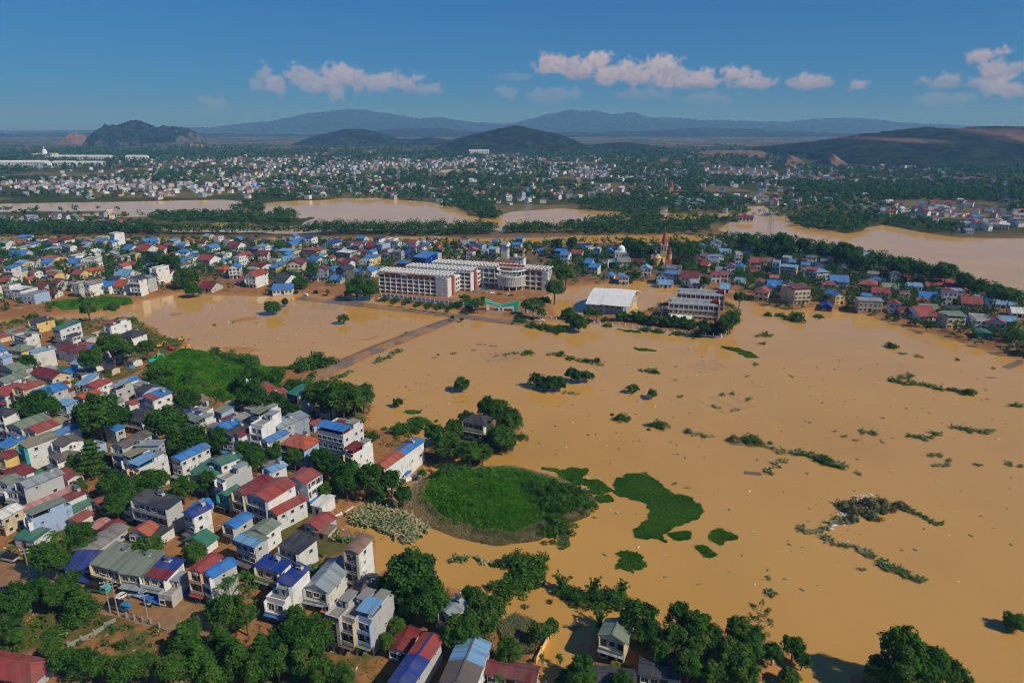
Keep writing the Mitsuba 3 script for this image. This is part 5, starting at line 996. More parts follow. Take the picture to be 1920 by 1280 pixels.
def palm_group(nm, H, nf, L, wd, r, cols, seed, multi=1, droop=.95):
    nr = np.random.default_rng(seed); m, t = MB(), MB()
    for q in range(multi):
        bx, by = (nr.normal(size=2) * .9 if multi > 1 else (0, 0)); h = H * nr.uniform(.75, 1.05) if multi > 1 else H
        top = (bx + nr.normal()*.3, by + nr.normal()*.3, h); t.cyl((bx, by, -1), top, r, r*.7, 'bark' if multi == 1 else 'deadgreen', 6, False)
        for i in range(nf): frond(m, top, i*2.4 + nr.uniform(-.3, .3), L*nr.uniform(.75, 1.1), droop*nr.uniform(.8, 1.2), wd, cols[nr.integers(len(cols))], 6, rise=nr.uniform(.25, 1.0))
    add_group(nm, m.build('m_leaf'), t.build('m_plain'))
palm_group('grp_C', 8.5, 17, 3.6, .75, .2, ['palm', 'leaf2', 'leaf5'], 401)
palm_group('grp_A', 9.0, 9, 2.0, .5, .09, ['leaf1', 'leaf2', 'palm'], 402)
palm_group('grp_A1', 8.0, 9, 1.9, .5, .09, ['leaf2', 'palm'], 403, multi=3)
for k, g in (('C', [('grp_C', 7.0, 11.0, .75)]), ('A', [('grp_A', 4.0, 10.0, .8), ('grp_A1', 5.0, 9.5, .7)])):
    for lod in 'nm': GROUPS[(k, lod)] = g
for v in range(2):                                          # bamboo: arching culms with feathery tops
    nr = np.random.default_rng(410 + v); t, C, r = MB(), [], []
    for i in range(22):
        a, L, le = nr.uniform(0, 6.28), nr.uniform(5.5, 9.5), nr.uniform(.8, 3.4); prev = np.array([nr.normal()*.5, nr.normal()*.5, -1])
        for j in range(1, 6):
            f = j / 5; p = np.array([math.cos(a)*le*f**2, math.sin(a)*le*f**2, L*(f - .22*f**3)]); t.cyl(prev, p, .06, .05, 'leaf5', 4, False); prev = p
            if j > 1: C.append(p); r.append(.95 - .5*f)
    add_group(f'grp_B{v}', leafmb(*leaves(nr, np.array(C), r, [34]*len(C), .36, ['leaf3', 'leaf5', 'leaf2', 'palm'], lo=-1.1)).build('m_leaf'), t.build('m_plain'))
    for lod in 'nm': GROUPS.setdefault(('B', lod), []).append((f'grp_B{v}', 6.5, 9.0, .5))
def banana_mb(nr, n, cols, big=1.0, spread=1.0):
    m = MB()
    for q in range(n):
        x, y = nr.normal(size=2) * spread
        for i in range(nr.integers(6, 10)):
            frond(m, (x, y, .3 + nr.uniform(0, .7)), nr.uniform(0, 6.28), nr.uniform(1.2, 2.5)*big, nr.uniform(.6, 1.5), .34*big, cols[nr.integers(len(cols))], 4, rise=nr.uniform(.5, 1.5), leaf=False)
    return m
for v, cs in enumerate((['dead', 'straw', 'deadgreen', 'palm', 'leaf5'], ['deadgreen', 'leaf3', 'palm', 'dead'], ['straw', 'dead', 'straw', 'deadgreen'])):
    add_group(f'grp_N{v}', banana_mb(np.random.default_rng(420 + v), 5, cs, 1.0, 1.1).build('m_leaf'), None)
    for lod in 'nm': GROUPS.setdefault(('N' if v < 2 else 'M', lod), []).append((f'grp_N{v}', 5.5, 2.6, .4))
for lod in 'nm': GROUPS[('M', lod)] = GROUPS[('M', lod)] + [('grp_N0', 5.5, 2.6, .4)]
nr = np.random.default_rng(440); t = MB(); C, r = [], []      # open tree: bare limbs with small tufts
t.cyl((0, 0, -1), (.3, 0, 7), .26, .16, 'bark', 6, False)
for i in range(16):
    a = i*2.4; z = 4 + i*.42; e = np.array([math.cos(a)*(3.6 - i*.08), math.sin(a)*(3.6 - i*.08), z + 2.2]); t.cyl((.3, 0, z), e, .09, .04, 'bark', 4, False)
    for f in (.8, 1.0): C.append(np.array([.3, 0, z])*(1-f) + e*f + nr.normal(size=3)*.3); r.append(.65)
add_group('grp_K', leafmb(*leaves(nr, np.array(C), r, [34]*len(C), .36, ['leaf5', 'leaf1', 'palm'])).build('m_leaf'), t.build('m_plain'))
for lod in 'nm': GROUPS[('K', lod)] = [('grp_K', 8.0, 12.5, .68)]
KIND = dict(R=('broadleaf_tree', 'tree', 'round green broadleaf tree'), D=('broadleaf_tree', 'tree', 'dense dark green tree'), L=('broadleaf_tree', 'tree', 'light green leafy tree'), S=('shrub', 'shrub', 'bushy green shrub'), X=('dry_shrub', 'shrub', 'brown half-dead shrub'),
    T=('layered_tree', 'tree', 'layered tree with flat tiers of branches'), C=('coconut_palm', 'palm', 'tall coconut palm'), A=('areca_palm', 'palm', 'slim areca palm'), B=('bamboo_clump', 'bamboo', 'feathery arching bamboo clump'), N=('banana_clump', 'banana plant', 'drooping green banana clump'), M=('banana_clump', 'banana plant', 'withered grey banana clump'), K=('open_tree', 'tree', 'open tree with bare limbs and sparse leaf tufts'))
plants = []
def plant(t, px, py, wpx, label=None, group=None, z=None):
    if py > 1140 and t in 'RDLT': wpx *= .9
    R = random.Random(int(px*31 + py*17)); big = wpx > 27
    nm, W, H, cz = R.choice(GROUPS[(t, 'n' if big else 'm')])
    d0 = at(px, py, 2.0); s = wpx * math.hypot(d0[1], 98) / FOC / W
    x, y = at(px, py, 1.0 + cz * H * s)
    sunk = t in 'RDLTK' and gz(x, y) < -.45       # flooded to the crown
    if sunk: cz -= .26; x, y = at(px, py, cz * H * s)
    for h in houses:                               # a crown may touch a wall, a trunk may not stand inside a house
        dx, dy = x - h['ox'], y - h['oy']; a = math.radians(h['deg']); u, v = dx*math.cos(a) + dy*math.sin(a), -dx*math.sin(a) + dy*math.cos(a)
        if -.6 < u < h['w'] + .6 and -.6 < v < h['d'] + .6:
            e = min((u + .6, 0), (h['w'] + .6 - u, 1), (v + .6, 2), (h['d'] + .6 - v, 3))
            q = [(-1, 0), (1, 0), (0, -1), (0, 1)][e[1]]; x += (q[0]*math.cos(a) - q[1]*math.sin(a))*(e[0] + .4); y += (q[0]*math.sin(a) + q[1]*math.cos(a))*(e[0] + .4)
    zz = gz(x, y) if z is None else z
    if sunk: zz = -.26 * H * s
    else: zz = max(zz, -.8 if t not in 'SXNM' else -.25 * s)
    kind, cat, ds = KIND[t]
    key = new(kind, label, cat, group)
    scene[key] = {'type': 'instance', 'sg': {'type': 'ref', 'id': nm}, 'to_world': pose(x, y, zz, R.uniform(0, 360), [s*R.uniform(.92, 1.1), s*R.uniform(.92, 1.1), s*R.uniform(.9, 1.12)])}
    plants.append(dict(key=key, x=x, y=y, px=px, py=py, w=wpx, t=t, ds=ds, label=label))
    return key
TREES = """R 15 1172 55 110 1125 48 100 1058 55 75 1045 45 130 1098 42 280 1035 55 365 1043 42 205 655 58 170 678 45 230 657 45 612 922 30 520 850 40 552 866 38 275 657 36 337 916 48 295 908 45 250 922 55 430 1152 62 405 1150 50 462 1166 52 600 1198 62 575 1240 70 520 1252 60 600 1258 62 640 1272 50 555 1162 45 320 1262 60 270 1252 56 230 1262 56 120 1242 50 870 1190 68 925 1150 58 900 1145 55 910 1178 60 850 1202 55 1010 1180 48 1032 1166 40 1265 1200 58 1290 1252 62 1370 1242 72 1340 1267 60 1305 1180 60 1390 1267 66 1385 1188 55 1490 1205 46 1505 1226 36 1650 1257 58 1690 1232 88 1735 1246 80 1705 1268 85 1765 1262 60 1802 1276 46 815 812 40 837 826 60 880 848 44 940 812 50 955 788 55 935 775 48 905 842 38 850 806 42 640 752 66 662 747 56 600 740 55 865 721 32 1187 728 23 1222 740 20 745 755 22 510 577 33 643 599 22 350 523 50 680 742 46 617 757 50 1903 1166 46 690 543 46 1060 511 38 1031 505 28 1187 520 28 1287 507 18 1321 528 24 1387 556 25 562 531 34 585 513 24 527 463 22 165 581 32 1165 596 24 1196 598 26 1229 603 27 1262 607 26 1297 611 26 1330 617 26 1375 592 32 1360 606 32 895 568 24 1000 580 24 1075 602 38 1040 542 34 1120 588 22 1103 586 22
D 35 1140 66 70 1110 50 150 1003 52 185 785 78 220 787 48 160 792 48 68 772 60 45 775 45 90 770 36 40 686 34 312 800 78 362 826 58 345 836 50 300 790 40 275 915 58 212 910 48 235 940 52 220 950 46 390 910 38 467 857 52 477 866 46 592 871 44 620 872 48 652 890 54 692 893 60 732 898 44 650 908 46 712 927 38 755 922 38 462 746 56 480 752 38 517 762 44 555 776 36 415 830 46 560 1190 70 530 1202 60 165 1246 58 772 1076 98 745 1102 70 800 1126 78 885 1122 44 1200 1165 72 1215 1190 50 1280 1160 60 1330 1190 50 1400 1215 60 1410 1195 48 1450 1216 44 1090 1242 56 1100 1262 56 1165 1268 46 1062 1274 46 853 842 44 920 832 36 947 831 40 915 772 44 875 787 36 1007 715 30 1020 718 30 1037 720 34 1050 722 28 1070 705 27 1085 708 27 1100 708 27 535 568 17 360 546 30 279 482 24 300 489 30 322 491 32 325 471 22 356 487 16 269 498 18 470 711 48 362 757 42 345 750 38 1044 461 26 1073 461 24 1179 463 28 1200 470 32 1219 476 24 1269 472 32 1287 472 32 1302 470 28 1211 600 26 1247 605 27 1280 608 26 1318 610 26 1366 600 34 1352 614 30 1178 598 22 985 575 22 1064 588 28 668 546 44 1085 610 32 200 648 36 245 660 30
L 520 852 20 1310 1225 58 1480 1270 50 1240 1242 46 745 1180 38 738 1212 34 190 1256 48 480 1262 56 100 1220 42 360 1186 46 592 1172 44 30 1195 38 955 1226 50 760 1142 50 815 1152 46 792 883 20 407 892 28 147 915 28 1015 586 18 1135 600 14 785 790 26
T 172 857 54 136 870 30 410 1192 52 490 1216 60 445 1232 60 345 1202 58 372 1232 58 150 1132 56 425 1216 50 395 1262 50
S 467 690 34 507 715 34 522 705 24 430 676 32 450 682 30 405 672 28 300 705 48 295 722 32 360 720 28 320 735 26 575 681 44 595 676 42 616 677 28 570 722 46 550 724 36 630 773 34 760 795 38 777 790 36 745 805 30 793 783 26 697 818 24 600 797 15 862 881 34 837 888 34 815 893 20 1012 922 38 1037 928 44 1052 941 48 1066 923 42 1082 941 34 1026 946 38 1090 927 28 1106 938 24 1025 985 34 1050 976 42 1040 968 30 985 1060 58 965 1040 42 1010 1045 40 950 1090 48 975 1086 44 995 1076 38 1125 1112 48 1150 1110 40 1162 1116 36 1085 1112 44 1060 1098 36 940 753 17 990 655 15 1052 658 17 1068 666 13 1102 671 16 1120 671 16 1167 775 26 1236 788 26 1412 816 32 1549 855 26 1819 729 24 1228 692 14 1672 643 20 885 857 24 977 812 20 105 1190 28 225 1215 20 945 892 12 1495 590 30 1440 585 14 1465 586 15 1535 588 14 60 590 18 30 600 16 245 595 20 210 572 22 110 610 22 225 602 20 1640 560 16
X 1630 935 48 1660 940 40 1605 950 34 1580 938 26 1690 938 24 1640 960 26 1600 965 22 985 1128 12 1375 815 22 1290 802 14
C 106 1006 42
A 410 1092 22 422 1088 24 436 1094 24 447 1088 24 459 1082 22 470 1088 24 416 1110 24 431 1112 24 446 1116 24 463 1110 24 478 1113 22 1018 1226 18 1048 1218 20 940 1262 18
B 1055 1078 34 1112 1092 34 1126 1142 32 1165 1092 28 1130 1165 28
S 722 559 14 742 561 14 765 563 16 786 567 14 806 569 16 826 571 18 846 572 18 862 571 20 878 566 18 872 556 16 905 562 14 1000 566 22 1012 570 20 1022 560 18 880 575 16 975 596 20 1000 604 22 1022 607 24 1045 612 26 1098 600 16 1140 604 16 1210 612 18 1235 615 18 1272 619 18 1305 622 20
N 862 1040 32 630 1010 34 690 1010 24 570 1055 34 585 1048 28 1279 737 14 655 1015 24 120 1195 22 760 620 8
M 905 1042 30 945 1052 20 1075 1165 22 1290 907 10 1268 899 11 1212 880 12
K 1425 1162 52"""
for row in TREES.split('\n'):
    tk = row.split(); v = list(map(float, tk[1:]))
    for i in range(0, len(v), 3): plant(tk[0], *v[i:i+3])
# street and yard trees, each rooted where the photograph shows it
for i, (px, py) in enumerate([(736, 564), (757, 567), (778, 571), (800, 574), (818, 577), (838, 579), (556, 548), (592, 548), (614, 546), (848, 594), (866, 594)]): plant('R' if i < 6 else 'D', px, py, 10, 'small young tree on the verge of the wet school road', 'young trees along the school road')
R = random.Random(77)
def along(poly, step, jit):
    q = np.array(poly, float)
    for (a, b) in zip(q[:-1], q[1:]):
        n = max(1, int(np.hypot(*(b - a)) / step))
        for i in range(n): f = (i + R.random()*.7) / n; yield a[0] + (b[0]-a[0])*f + R.uniform(-1, 1)*jit[0], a[1] + (b[1]-a[1])*f + R.uniform(-1, 1)*jit[1]
ROWS = [('M', [(1500,984),(1530,990),(1560,975),(1585,962)], 9, (3, 4), 13, 'in the ragged angled row right of the brown shrubs'), ('M', [(1545,1000),(1580,1012)], 9, (3, 3), 12, 'in the ragged angled row right of the brown shrubs'), ('N', [(1690,938),(1720,952),(1750,968),(1775,978)], 7, (2, 2), 12, 'in the row trailing right from the brown shrubs'),
    ('M', [(1600,1018),(1650,1035)], 8, (3, 4), 13, 'in the lower right diagonal row'), ('N', [(1650,1045),(1690,1062),(1735,1082)], 7, (2, 3), 14, 'in the lower right diagonal row'),
    ('M', [(1430,826),(1470,836),(1490,842),(1470,855),(1450,870),(1440,882)], 8, (5, 3), 13, 'in the hooked row right of the middle'), ('N', [(1495,840),(1530,848),(1570,864),(1590,868)], 8, (3, 2), 15, 'in the hooked row right of the middle'), ('M', [(1600,880),(1615,882)], 8, (2, 2), 12, 'in the hooked row right of the middle'),
    ('M', [(1300,806),(1340,812)], 8, (2, 2), 11, 'in the short row left of the hooked row'), ('N', [(1670,706),(1700,702),(1710,695)], 7, (3, 2), 14, 'in the upper right row of banana clumps'), ('N', [(1690,708),(1730,714),(1765,722)], 7, (3, 2), 13, 'in the upper right row of banana clumps'), ('N', [(1775,725),(1800,728)], 7, (2, 2), 13, 'in the upper right row of banana clumps'),
    ('N', [(1620,800),(1650,808)], 8, (3, 2), 14, 'in the far right scattered rows'), ('N', [(1700,810),(1735,812),(1765,802)], 8, (3, 2), 13, 'in the far right scattered rows'), ('N', [(1795,792),(1825,800),(1868,804)], 9, (3, 2), 13, 'in the far right scattered rows'), ('M', [(1570,806),(1610,820)], 11, (8, 5), 8, 'in the far right scattered rows'), ('M', [(1745,845),(1790,852)], 11, (8, 5), 10, 'in the far right scattered rows'), ('M', [(1890,860),(1920,868)], 9, (4, 2), 12, 'in the far right scattered rows'), ('N', [(1895,748),(1920,756)], 9, (3, 2), 12, 'in the far right scattered rows'), ('M', [(1750,862),(1790,866)], 10, (4, 2), 11, 'in the far right scattered rows'), ('N', [(1835,864),(1842,868)], 8, (2, 2), 10, 'in the far right scattered rows'),
    ('N', [(590,716),(620,705),(660,690)], 5, (2, 2), 10, 'in the low row along the road embankment'), ('N', [(705,672),(740,655),(755,648)], 6, (4, 3), 11, 'in the low row along the road embankment'), ('M', [(630,715),(670,712)], 12, (8, 4), 8, 'in the low row along the road embankment'),
    ('N', [(1036,660),(1080,668),(1130,680)], 9, (3, 3), 10, 'among the bushes in the middle of the flood'), ('M', [(1060,730),(1090,734)], 7, (3, 2), 8, 'among the bushes in the middle of the flood'), ('N', [(1205,688),(1240,692)], 7, (3, 2), 11, 'among the bushes in the middle of the flood'), ('N', [(945,660),(990,658)], 14, (4, 3), 10, 'among the bushes in the middle of the flood'),
    ('N', [(1340,725),(1420,745)], 26, (6, 6), 11, 'among the single clumps right of the middle'), ('M', [(1345,756),(1390,760)], 16, (8, 4), 12, 'among the single clumps right of the middle'), ('N', [(1415,692),(1440,620)], 34, (6, 3), 11, 'among the single clumps right of the middle'), ('M', [(1205,788),(1230,792)], 9, (3, 2), 10, 'among the single clumps right of the middle'), ('M', [(1440,1100),(1460,1108)], 9, (4, 3), 14, 'among the loose clumps at lower right'), ('M', [(1360,1076),(1700,1040)], 120, (20, 14), 10, 'among the loose clumps at lower right'), ('N', [(1420,624),(1450,622)], 8, (2, 2), 12, 'among the single clumps right of the middle'), ('N', [(1640,640),(1920,700)], 60, (20, 10), 9, 'in the far right scattered rows'), ('M', [(1180,730),(1500,700)], 70, (20, 14), 6, 'among the single clumps right of the middle'), ('M', [(790,655),(960,650)], 28, (14, 12), 7, 'among the bushes in the middle of the flood'), ('M', [(380,600),(520,610)], 40, (20, 10), 6, 'in the pale flooded field')]
for t_, poly, step, jit, w, where in ROWS:
    for px, py in along(poly, step, jit): plant(t_, px, py, w * R.uniform(1.1, 1.75), ('withered' if t_ == 'M' else 'half-drowned green') + ' banana clump ' + where, ('withered ' if t_ == 'M' else 'green ') + 'banana clumps ' + where)
for px, py in list(along([(1400,462),(1480,470),(1560,480),(1640,494),(1700,506),(1760,522),(1800,532),(1850,548),(1910,575)], 11, (5, 9))): plant('DR'[R.random() < .3], px, py - 4, R.uniform(20, 36), 'dark tree in the belt along the right bank', 'trees in the belt along the right river bank')
print(len(plants), 'plants')
# ---------------- stuff: grass, undergrowth, banana patch, far trees ----------------
def inside(poly, n, nr):
    x0, y0, x1, y1 = poly.bounds; out = []
    while sum(map(len, out)) < n:
        q = nr.uniform([x0, y0], [x1, y1], (n, 2)); out.append(q[shapely.contains_xy(poly, q[:, 0], q[:, 1])])
    return np.vstack(out)[:n]
def tufts(pts, z, h, w, cols, nr, blades=3, lean=.45):
    P, U = [], []
    for _ in range(blades):
        n = len(pts); a = nr.uniform(0, 6.28, n); d = np.column_stack([np.cos(a), np.sin(a), a*0]); s = np.column_stack([-d[:, 1], d[:, 0], a*0])
        b = np.column_stack([pts + nr.normal(size=(n, 2))*.12, z]); hh = h*nr.uniform(.5, 1.3, (n, 1)); ww = w*nr.uniform(.6, 1.3, (n, 1))
        tip = b + d*hh*lean*nr.uniform(.3, 1.6, (n, 1)) + np.column_stack([a*0, a*0, hh[:, 0]])
        P.append(np.stack([b - s*ww/2, b + s*ww/2, tip], 1).reshape(-1, 3))
        ci = np.array([PIDX[c] for c in cols])[nr.integers(len(cols), size=n)]
        U.append(np.column_stack([np.zeros(3*n), np.repeat(ci*64. + 8, 3)]))
    return leafmb(np.vstack(P), np.vstack(U))
nr = np.random.default_rng(21)
m1, m2 = MOUNDS[0][0], MOUNDS[1][0]
for nm, poly, n, h, w, cols, lab in (('mound_grass', m1, 26000, .55, .42, ['grass1', 'grass2', 'grass1', 'grass3'], 'bright green grass covering the big mound in the flood'), ('mound_grass', m2, 26000, .6, .55, ['grass1', 'grass2', 'grass3', 'grass2'], 'bright green grass on the hillock behind the houses'),
        ('dry_grass', pxpoly(LAND_PX[5]).difference(m1.buffer(-.8)).buffer(.8), 30000, .75, .22, ['straw', 'dead', 'straw', 'brownleaf'], 'dry straw-coloured grass fringing the big mound'),
        ('field_grass', pxpoly("88,574;120,568;200,562;245,562;250,570;190,582;120,586"), 9000, .5, .6, ['grass1', 'grass2', 'grass3'], 'strip of green field at the edge of the town'),
        ('dry_grass', pxpoly("935,1180;965,1150;1000,1160;1010,1190;1000,1230;970,1235;945,1215"), 6000, .9, .25, ['straw', 'dead', 'deadgreen', 'brownleaf'], 'dry grass and withered stalks above the flooded bank'),
        ('reeds', pxpoly("492,690;540,680;560,684;545,694;510,702"), 2500, .7, .4, ['weed', 'leaf2', 'grass3'], 'dark green reeds behind the hillock')):
    pts = inside(poly, n, nr); key = new(nm, lab, None, None, 'stuff')
    scene[key] = tufts(pts, ground(pts[:, 0], pts[:, 1]) - .05, h, w, cols, nr).build('m_leaf')
for poly, n, lab in ((m1, 420, 'scrubby bushes overgrowing the big mound'), (m2, 380, 'scrubby bushes overgrowing the hillock')):
    q = inside(poly.buffer(-.5), n, nr); f = meshkit.fbm(np.column_stack([q*.06, q[:, 0]*0]), 3, 17); q = q[f > .44]; rb = nr.uniform(.4, 1.25, len(q)); zq = ground(q[:, 0], q[:, 1])
    key = new('mound_scrub', lab, None, None, 'stuff'); scene[key] = leafmb(*leaves(nr, np.column_stack([q, zq + rb*.25]), rb, [int(14 + 30*a) for a in rb], .42, ['grass3', 'grass1', 'leaf3', 'grass3', 'grass1', 'leaf2'], lo=-.2)).build('m_leaf')
WEEDS = [("1020,878;1060,878;1100,880;1098,892;1110,906;1085,908;1050,892", 'dark floating weed mat on the far side of the big mound'), ("1100,902;1120,900;1146,922;1130,928;1102,922", 'small weed mat beside the right end of the big mound'), ("1150,925;1160,898;1185,888;1225,894;1262,925;1295,935;1320,948;1306,970;1270,985;1250,1000;1245,1014;1215,1010;1195,988;1222,975;1220,955;1200,940;1175,935", 'large curved floating weed mat in the flood'), ("1194,992;1216,996;1212,1008;1196,1006", 'tiny weed mat off the left tip of the large curved mat'), ("1258,1002;1290,998;1290,1008;1270,1010", 'small oval weed mat below the large curved mat'), ("1334,996;1350,992;1378,1006;1376,1014;1355,1020;1334,1010", 'oval weed mat right of the large curved mat'), ("1310,1026;1322,1026;1338,1040;1325,1042", 'narrow weed mat below the oval mat'), ("1160,1040;1175,1030;1204,1036;1206,1060;1185,1072;1160,1064;1166,1052", 'round weed mat above the bamboo'), ("1036,1030;1055,1010;1056,990;1066,994;1066,1012;1074,1022;1055,1036", 'pale weed mat trailing from the big mound'), ("1346,648;1370,650;1412,660;1420,670;1400,670;1370,656", 'thin dark weed streak in the upper flood'), ("1190,652;1210,653;1228,658;1200,657", 'thin weed sliver below the compound fence'), ("1118,932;1140,930;1146,938;1125,940", 'tiny weed mat below the small mat by the mound'), ("900,755;925,750;948,748;950,758;915,758", 'thin weed strip behind the wooded island'), ("755,768;790,770;792,776;770,776", 'thin weed strip near the lone tree'), ("1160,617;1190,619;1200,624;1175,622", 'weed sliver along the compound shore')]
for s, lab in WEEDS:
    poly = pxpoly(s).buffer(.7); n = int(max(200, poly.area * 22)); pts = inside(poly, n, nr)
    if poly.area > 30: pts = pts[(meshkit.fbm(np.column_stack([pts*.33, pts[:, 0]*0]), 3, 4) * 1.5 + np.clip(shapely.distance(shapely.points(pts), poly.boundary)*.34, 0, .75)) > .98]
    key = new('floating_weed', lab, 'water weed'); scene[key] = tufts(pts, np.full(len(pts), -.02), .32, .5, ['weed', 'grass3', 'weed', 'leaf2'] if 'pale' not in lab else ['deadgreen', 'leaf5', 'weed'], nr, 3, 1.0).build('m_leaf')
patch = pxpoly("652,968;690,952;735,955;775,975;806,990;770,1018;740,1008;700,990;665,985")
key = new('banana_patch', 'dense patch of withered banana plants standing in the flood', None, None, 'stuff')
pts = inside(patch, 330, nr); m = MB()
for i, (x, y) in enumerate(pts): shift(banana_mb(nr, 1, ['dead', 'straw', 'deadgreen', 'dead', 'palm', 'straw'], .85, .1), m, x, y, -.2, 0)
scene[key] = m.build('m_leaf')
# low bushes and weeds between the houses and along the banks
BUILT = unary_union([Polygon([(h['ox'] + math.cos(math.radians(h['deg']))*u - math.sin(math.radians(h['deg']))*v, h['oy'] + math.sin(math.radians(h['deg']))*u + math.cos(math.radians(h['deg']))*v) for u, v in ((-1, -2), (h['w']+1, -2), (h['w']+1, h['d']+1), (-1, h['d']+1))]) for h in houses] + NOGO)
shapely.prepare(BUILT)
ROADS = unary_union([LineString(list(map(tuple, at(np.array(a)[:, 0], np.array(a)[:, 1])))).buffer(b) for a, b in (([(-200,1060),(0,1080),(60,1095),(150,1115),(215,1130),(290,1150),(350,1160),(430,1185)], 5.5), ([(640,1000),(600,985),(690,945),(760,905),(800,880)], 3.5), ([(230,720),(300,690),(360,650)], 5), ([(700,1000),(720,1060),(690,1100)], 3), ([(560,554),(700,571),(860,590),(1000,604)], 9), ([(555,722),(690,660),(850,598)], 6), ([(190,830),(215,800)], 4), ([(0,605),(120,590),(260,575)], 4))])
shapely.prepare(ROADS)
near = unary_union([pxpoly(s) for s in (LAND_PX[1], LAND_PX[2], LAND_PX[3], LAND_PX[4], LAND_PX[7])] ).buffer(-1.0)
pts = inside(near.intersection(sbox(-420, 60, 400, 420)), 9000, nr)
ok = ~shapely.contains_xy(BUILT, pts[:, 0], pts[:, 1]) & ~shapely.contains_xy(ROADS, pts[:, 0], pts[:, 1])
dens = meshkit.fbm(np.column_stack([pts * .035, pts[:, 0]*0]), 3, 12); pts = pts[ok & (dens > .50)]
key = new('undergrowth', 'low bushes and weeds between the houses and on the banks', None, None, 'stuff')
zz = ground(pts[:, 0], pts[:, 1]); rr = nr.uniform(.45, 1.5, len(pts))
Pq, Uq = leaves(nr, np.column_stack([pts, zz + rr*.35]), rr, [int(9 + 22*q) for q in rr], .5, ['leaf2', 'leaf3', 'leaf1', 'leaf4', 'leaf5', 'palm'], lo=-.2)
scene[key] = leafmb(Pq, Uq).build('m_leaf'); print('undergrowth', len(pts), len(Pq)//3)
pts = inside(near.intersection(sbox(-420, 60, 400, 420)), 60000, nr)
ok = ~shapely.contains_xy(BUILT, pts[:, 0], pts[:, 1]) & ~shapely.contains_xy(ROADS, pts[:, 0], pts[:, 1]); dens = meshkit.fbm(np.column_stack([pts * .06, pts[:, 0]*0]), 3, 33); pts = pts[ok & (dens > .5)]
key = new('rough_grass', 'rough grass growing over the muddy lots', None, None, 'stuff'); scene[key] = tufts(pts, ground(pts[:, 0], pts[:, 1]) - .03, .4, .35, ['grass3', 'leaf5', 'leaf3', 'straw', 'palm'], nr, 2).build('m_leaf')
# town trees and the far plain, as one mass
C, Rr, Cb = [], [], []
def far_tree(x, y, r):
    k = max(2, int(r / 1.5))
    for _ in range(k): C.append([x + nr.normal()*r*.4, y + nr.normal()*r*.4, r*nr.uniform(.55, 1.45)]); Cb.append((x, y)); Rr.append(r * nr.uniform(.45, .7))
bh = shapely.prepare(BUILT)
fx = np.array(fills)
for poly, n in ((T1, 2200), (T2, 2000), (pxpoly(LAND_PX[0]).difference(unary_union([T1, T2])), 900)):
    for x, y in inside(poly.intersection(sbox(-700, 200, 900, 640)), n, nr):
        if BUILT.contains(Point(x, y)) or ROADS.contains(Point(x, y)) or NOGO2.contains(Point(x, y)) or np.min(np.hypot(fx[:, 0]-x, fx[:, 1]-y)) < 2.2: continue
        far_tree(x, y, nr.uniform(2.0, 4.3))
LN = LAND.intersection(FARLAND.buffer(0))
shapely.prepare(LN)
def px_scatter(x0, x1, y0, y1, n, r0, r1, thr=0, sc=.006, seed=1):
    q = np.column_stack([nr.uniform(x0, x1, n), y0 + (y1 - y0) * nr.uniform(0, 1, n)]); p = at(q[:, 0], q[:, 1], 0)
    ok = shapely.contains_xy(LN, p[:, 0], p[:, 1]); f = meshkit.fbm(np.column_stack([p[:, 0]*sc, p[:, 1]*sc*.45, p[:, 0]*0]), 3, seed); p = p[ok & (f > thr)]
    for x, y in p: far_tree(x, y, nr.uniform(r0, r1) * (1 + max(0, y - 900)/2600))
def belt(poly, step, jit, r0, r1):
    for px, py in along(poly, step, jit):
        x, y = at(px, py, 0)
        if LN.contains(Point(x, y)): far_tree(x, y, nr.uniform(r0, r1))
for row in (441, 438, 435): belt([(-80,row),(300,row),(640,row+1),(930,row+2)], 5, (3, 1.5), 4.2, 6.8)
belt([(950,441),(1100,438),(1330,434)], 4, (3, 2), 4.2, 6.8)
for row in range(5):
    for px, py in along([(1330,448 + row*3),(1420,452 + row*4),(1500,462 + row*5),(1640,490 + row*5),(1780,522 + row*5),(1930,578 + row*5)], 7, (4, 3)):
        x, y = at(px, py, 0); far_tree(x, y, nr.uniform(2.8, 4.8)) if LAND.contains(Point(x, y)) and not BUILT.contains(Point(x, y)) else None
for px, py in list(along([(1420,570),(1500,584),(1600,582),(1700,612),(1800,645),(1940,690)], 6, (4, 4))) + list(along([(1760,600),(1960,680)], 6, (20, 12))) + list(along([(1040,520),(1320,530)], 9, (6, 8))):
    x, y = at(px, py, 0); far_tree(x, y, nr.uniform(1.5, 3.4)) if LAND.contains(Point(x, y)) and not BUILT.contains(Point(x, y)) else None
px_scatter(-60, 560, 360, 440, 420, 2.6, 4.6, .56); px_scatter(900, 1420, 380, 442, 1500, 2.8, 4.8, .42); px_scatter(1420, 2000, 375, 440, 1500, 2.8, 4.8, .45)
px_scatter(480, 1420, 330, 400, 3200, 2.8, 4.8, .44); px_scatter(1280, 2000, 300, 380, 3400, 2.8, 5.0, .40); px_scatter(-60, 1300, 285, 345, 4200, 2.8, 5.0, .43); px_scatter(-60, 2000, 276, 300, 2600, 3, 6.0, .38)
px_scatter(1500, 2000, 345, 378, 1600, 3, 5, .1); px_scatter(820, 925, 373, 408, 500, 2.8, 4.6, .1); px_scatter(290, 560, 404, 420, 340, 2.6, 4.2, .2); px_scatter(430, 580, 384, 400, 90, 2.6, 4.4, .3)
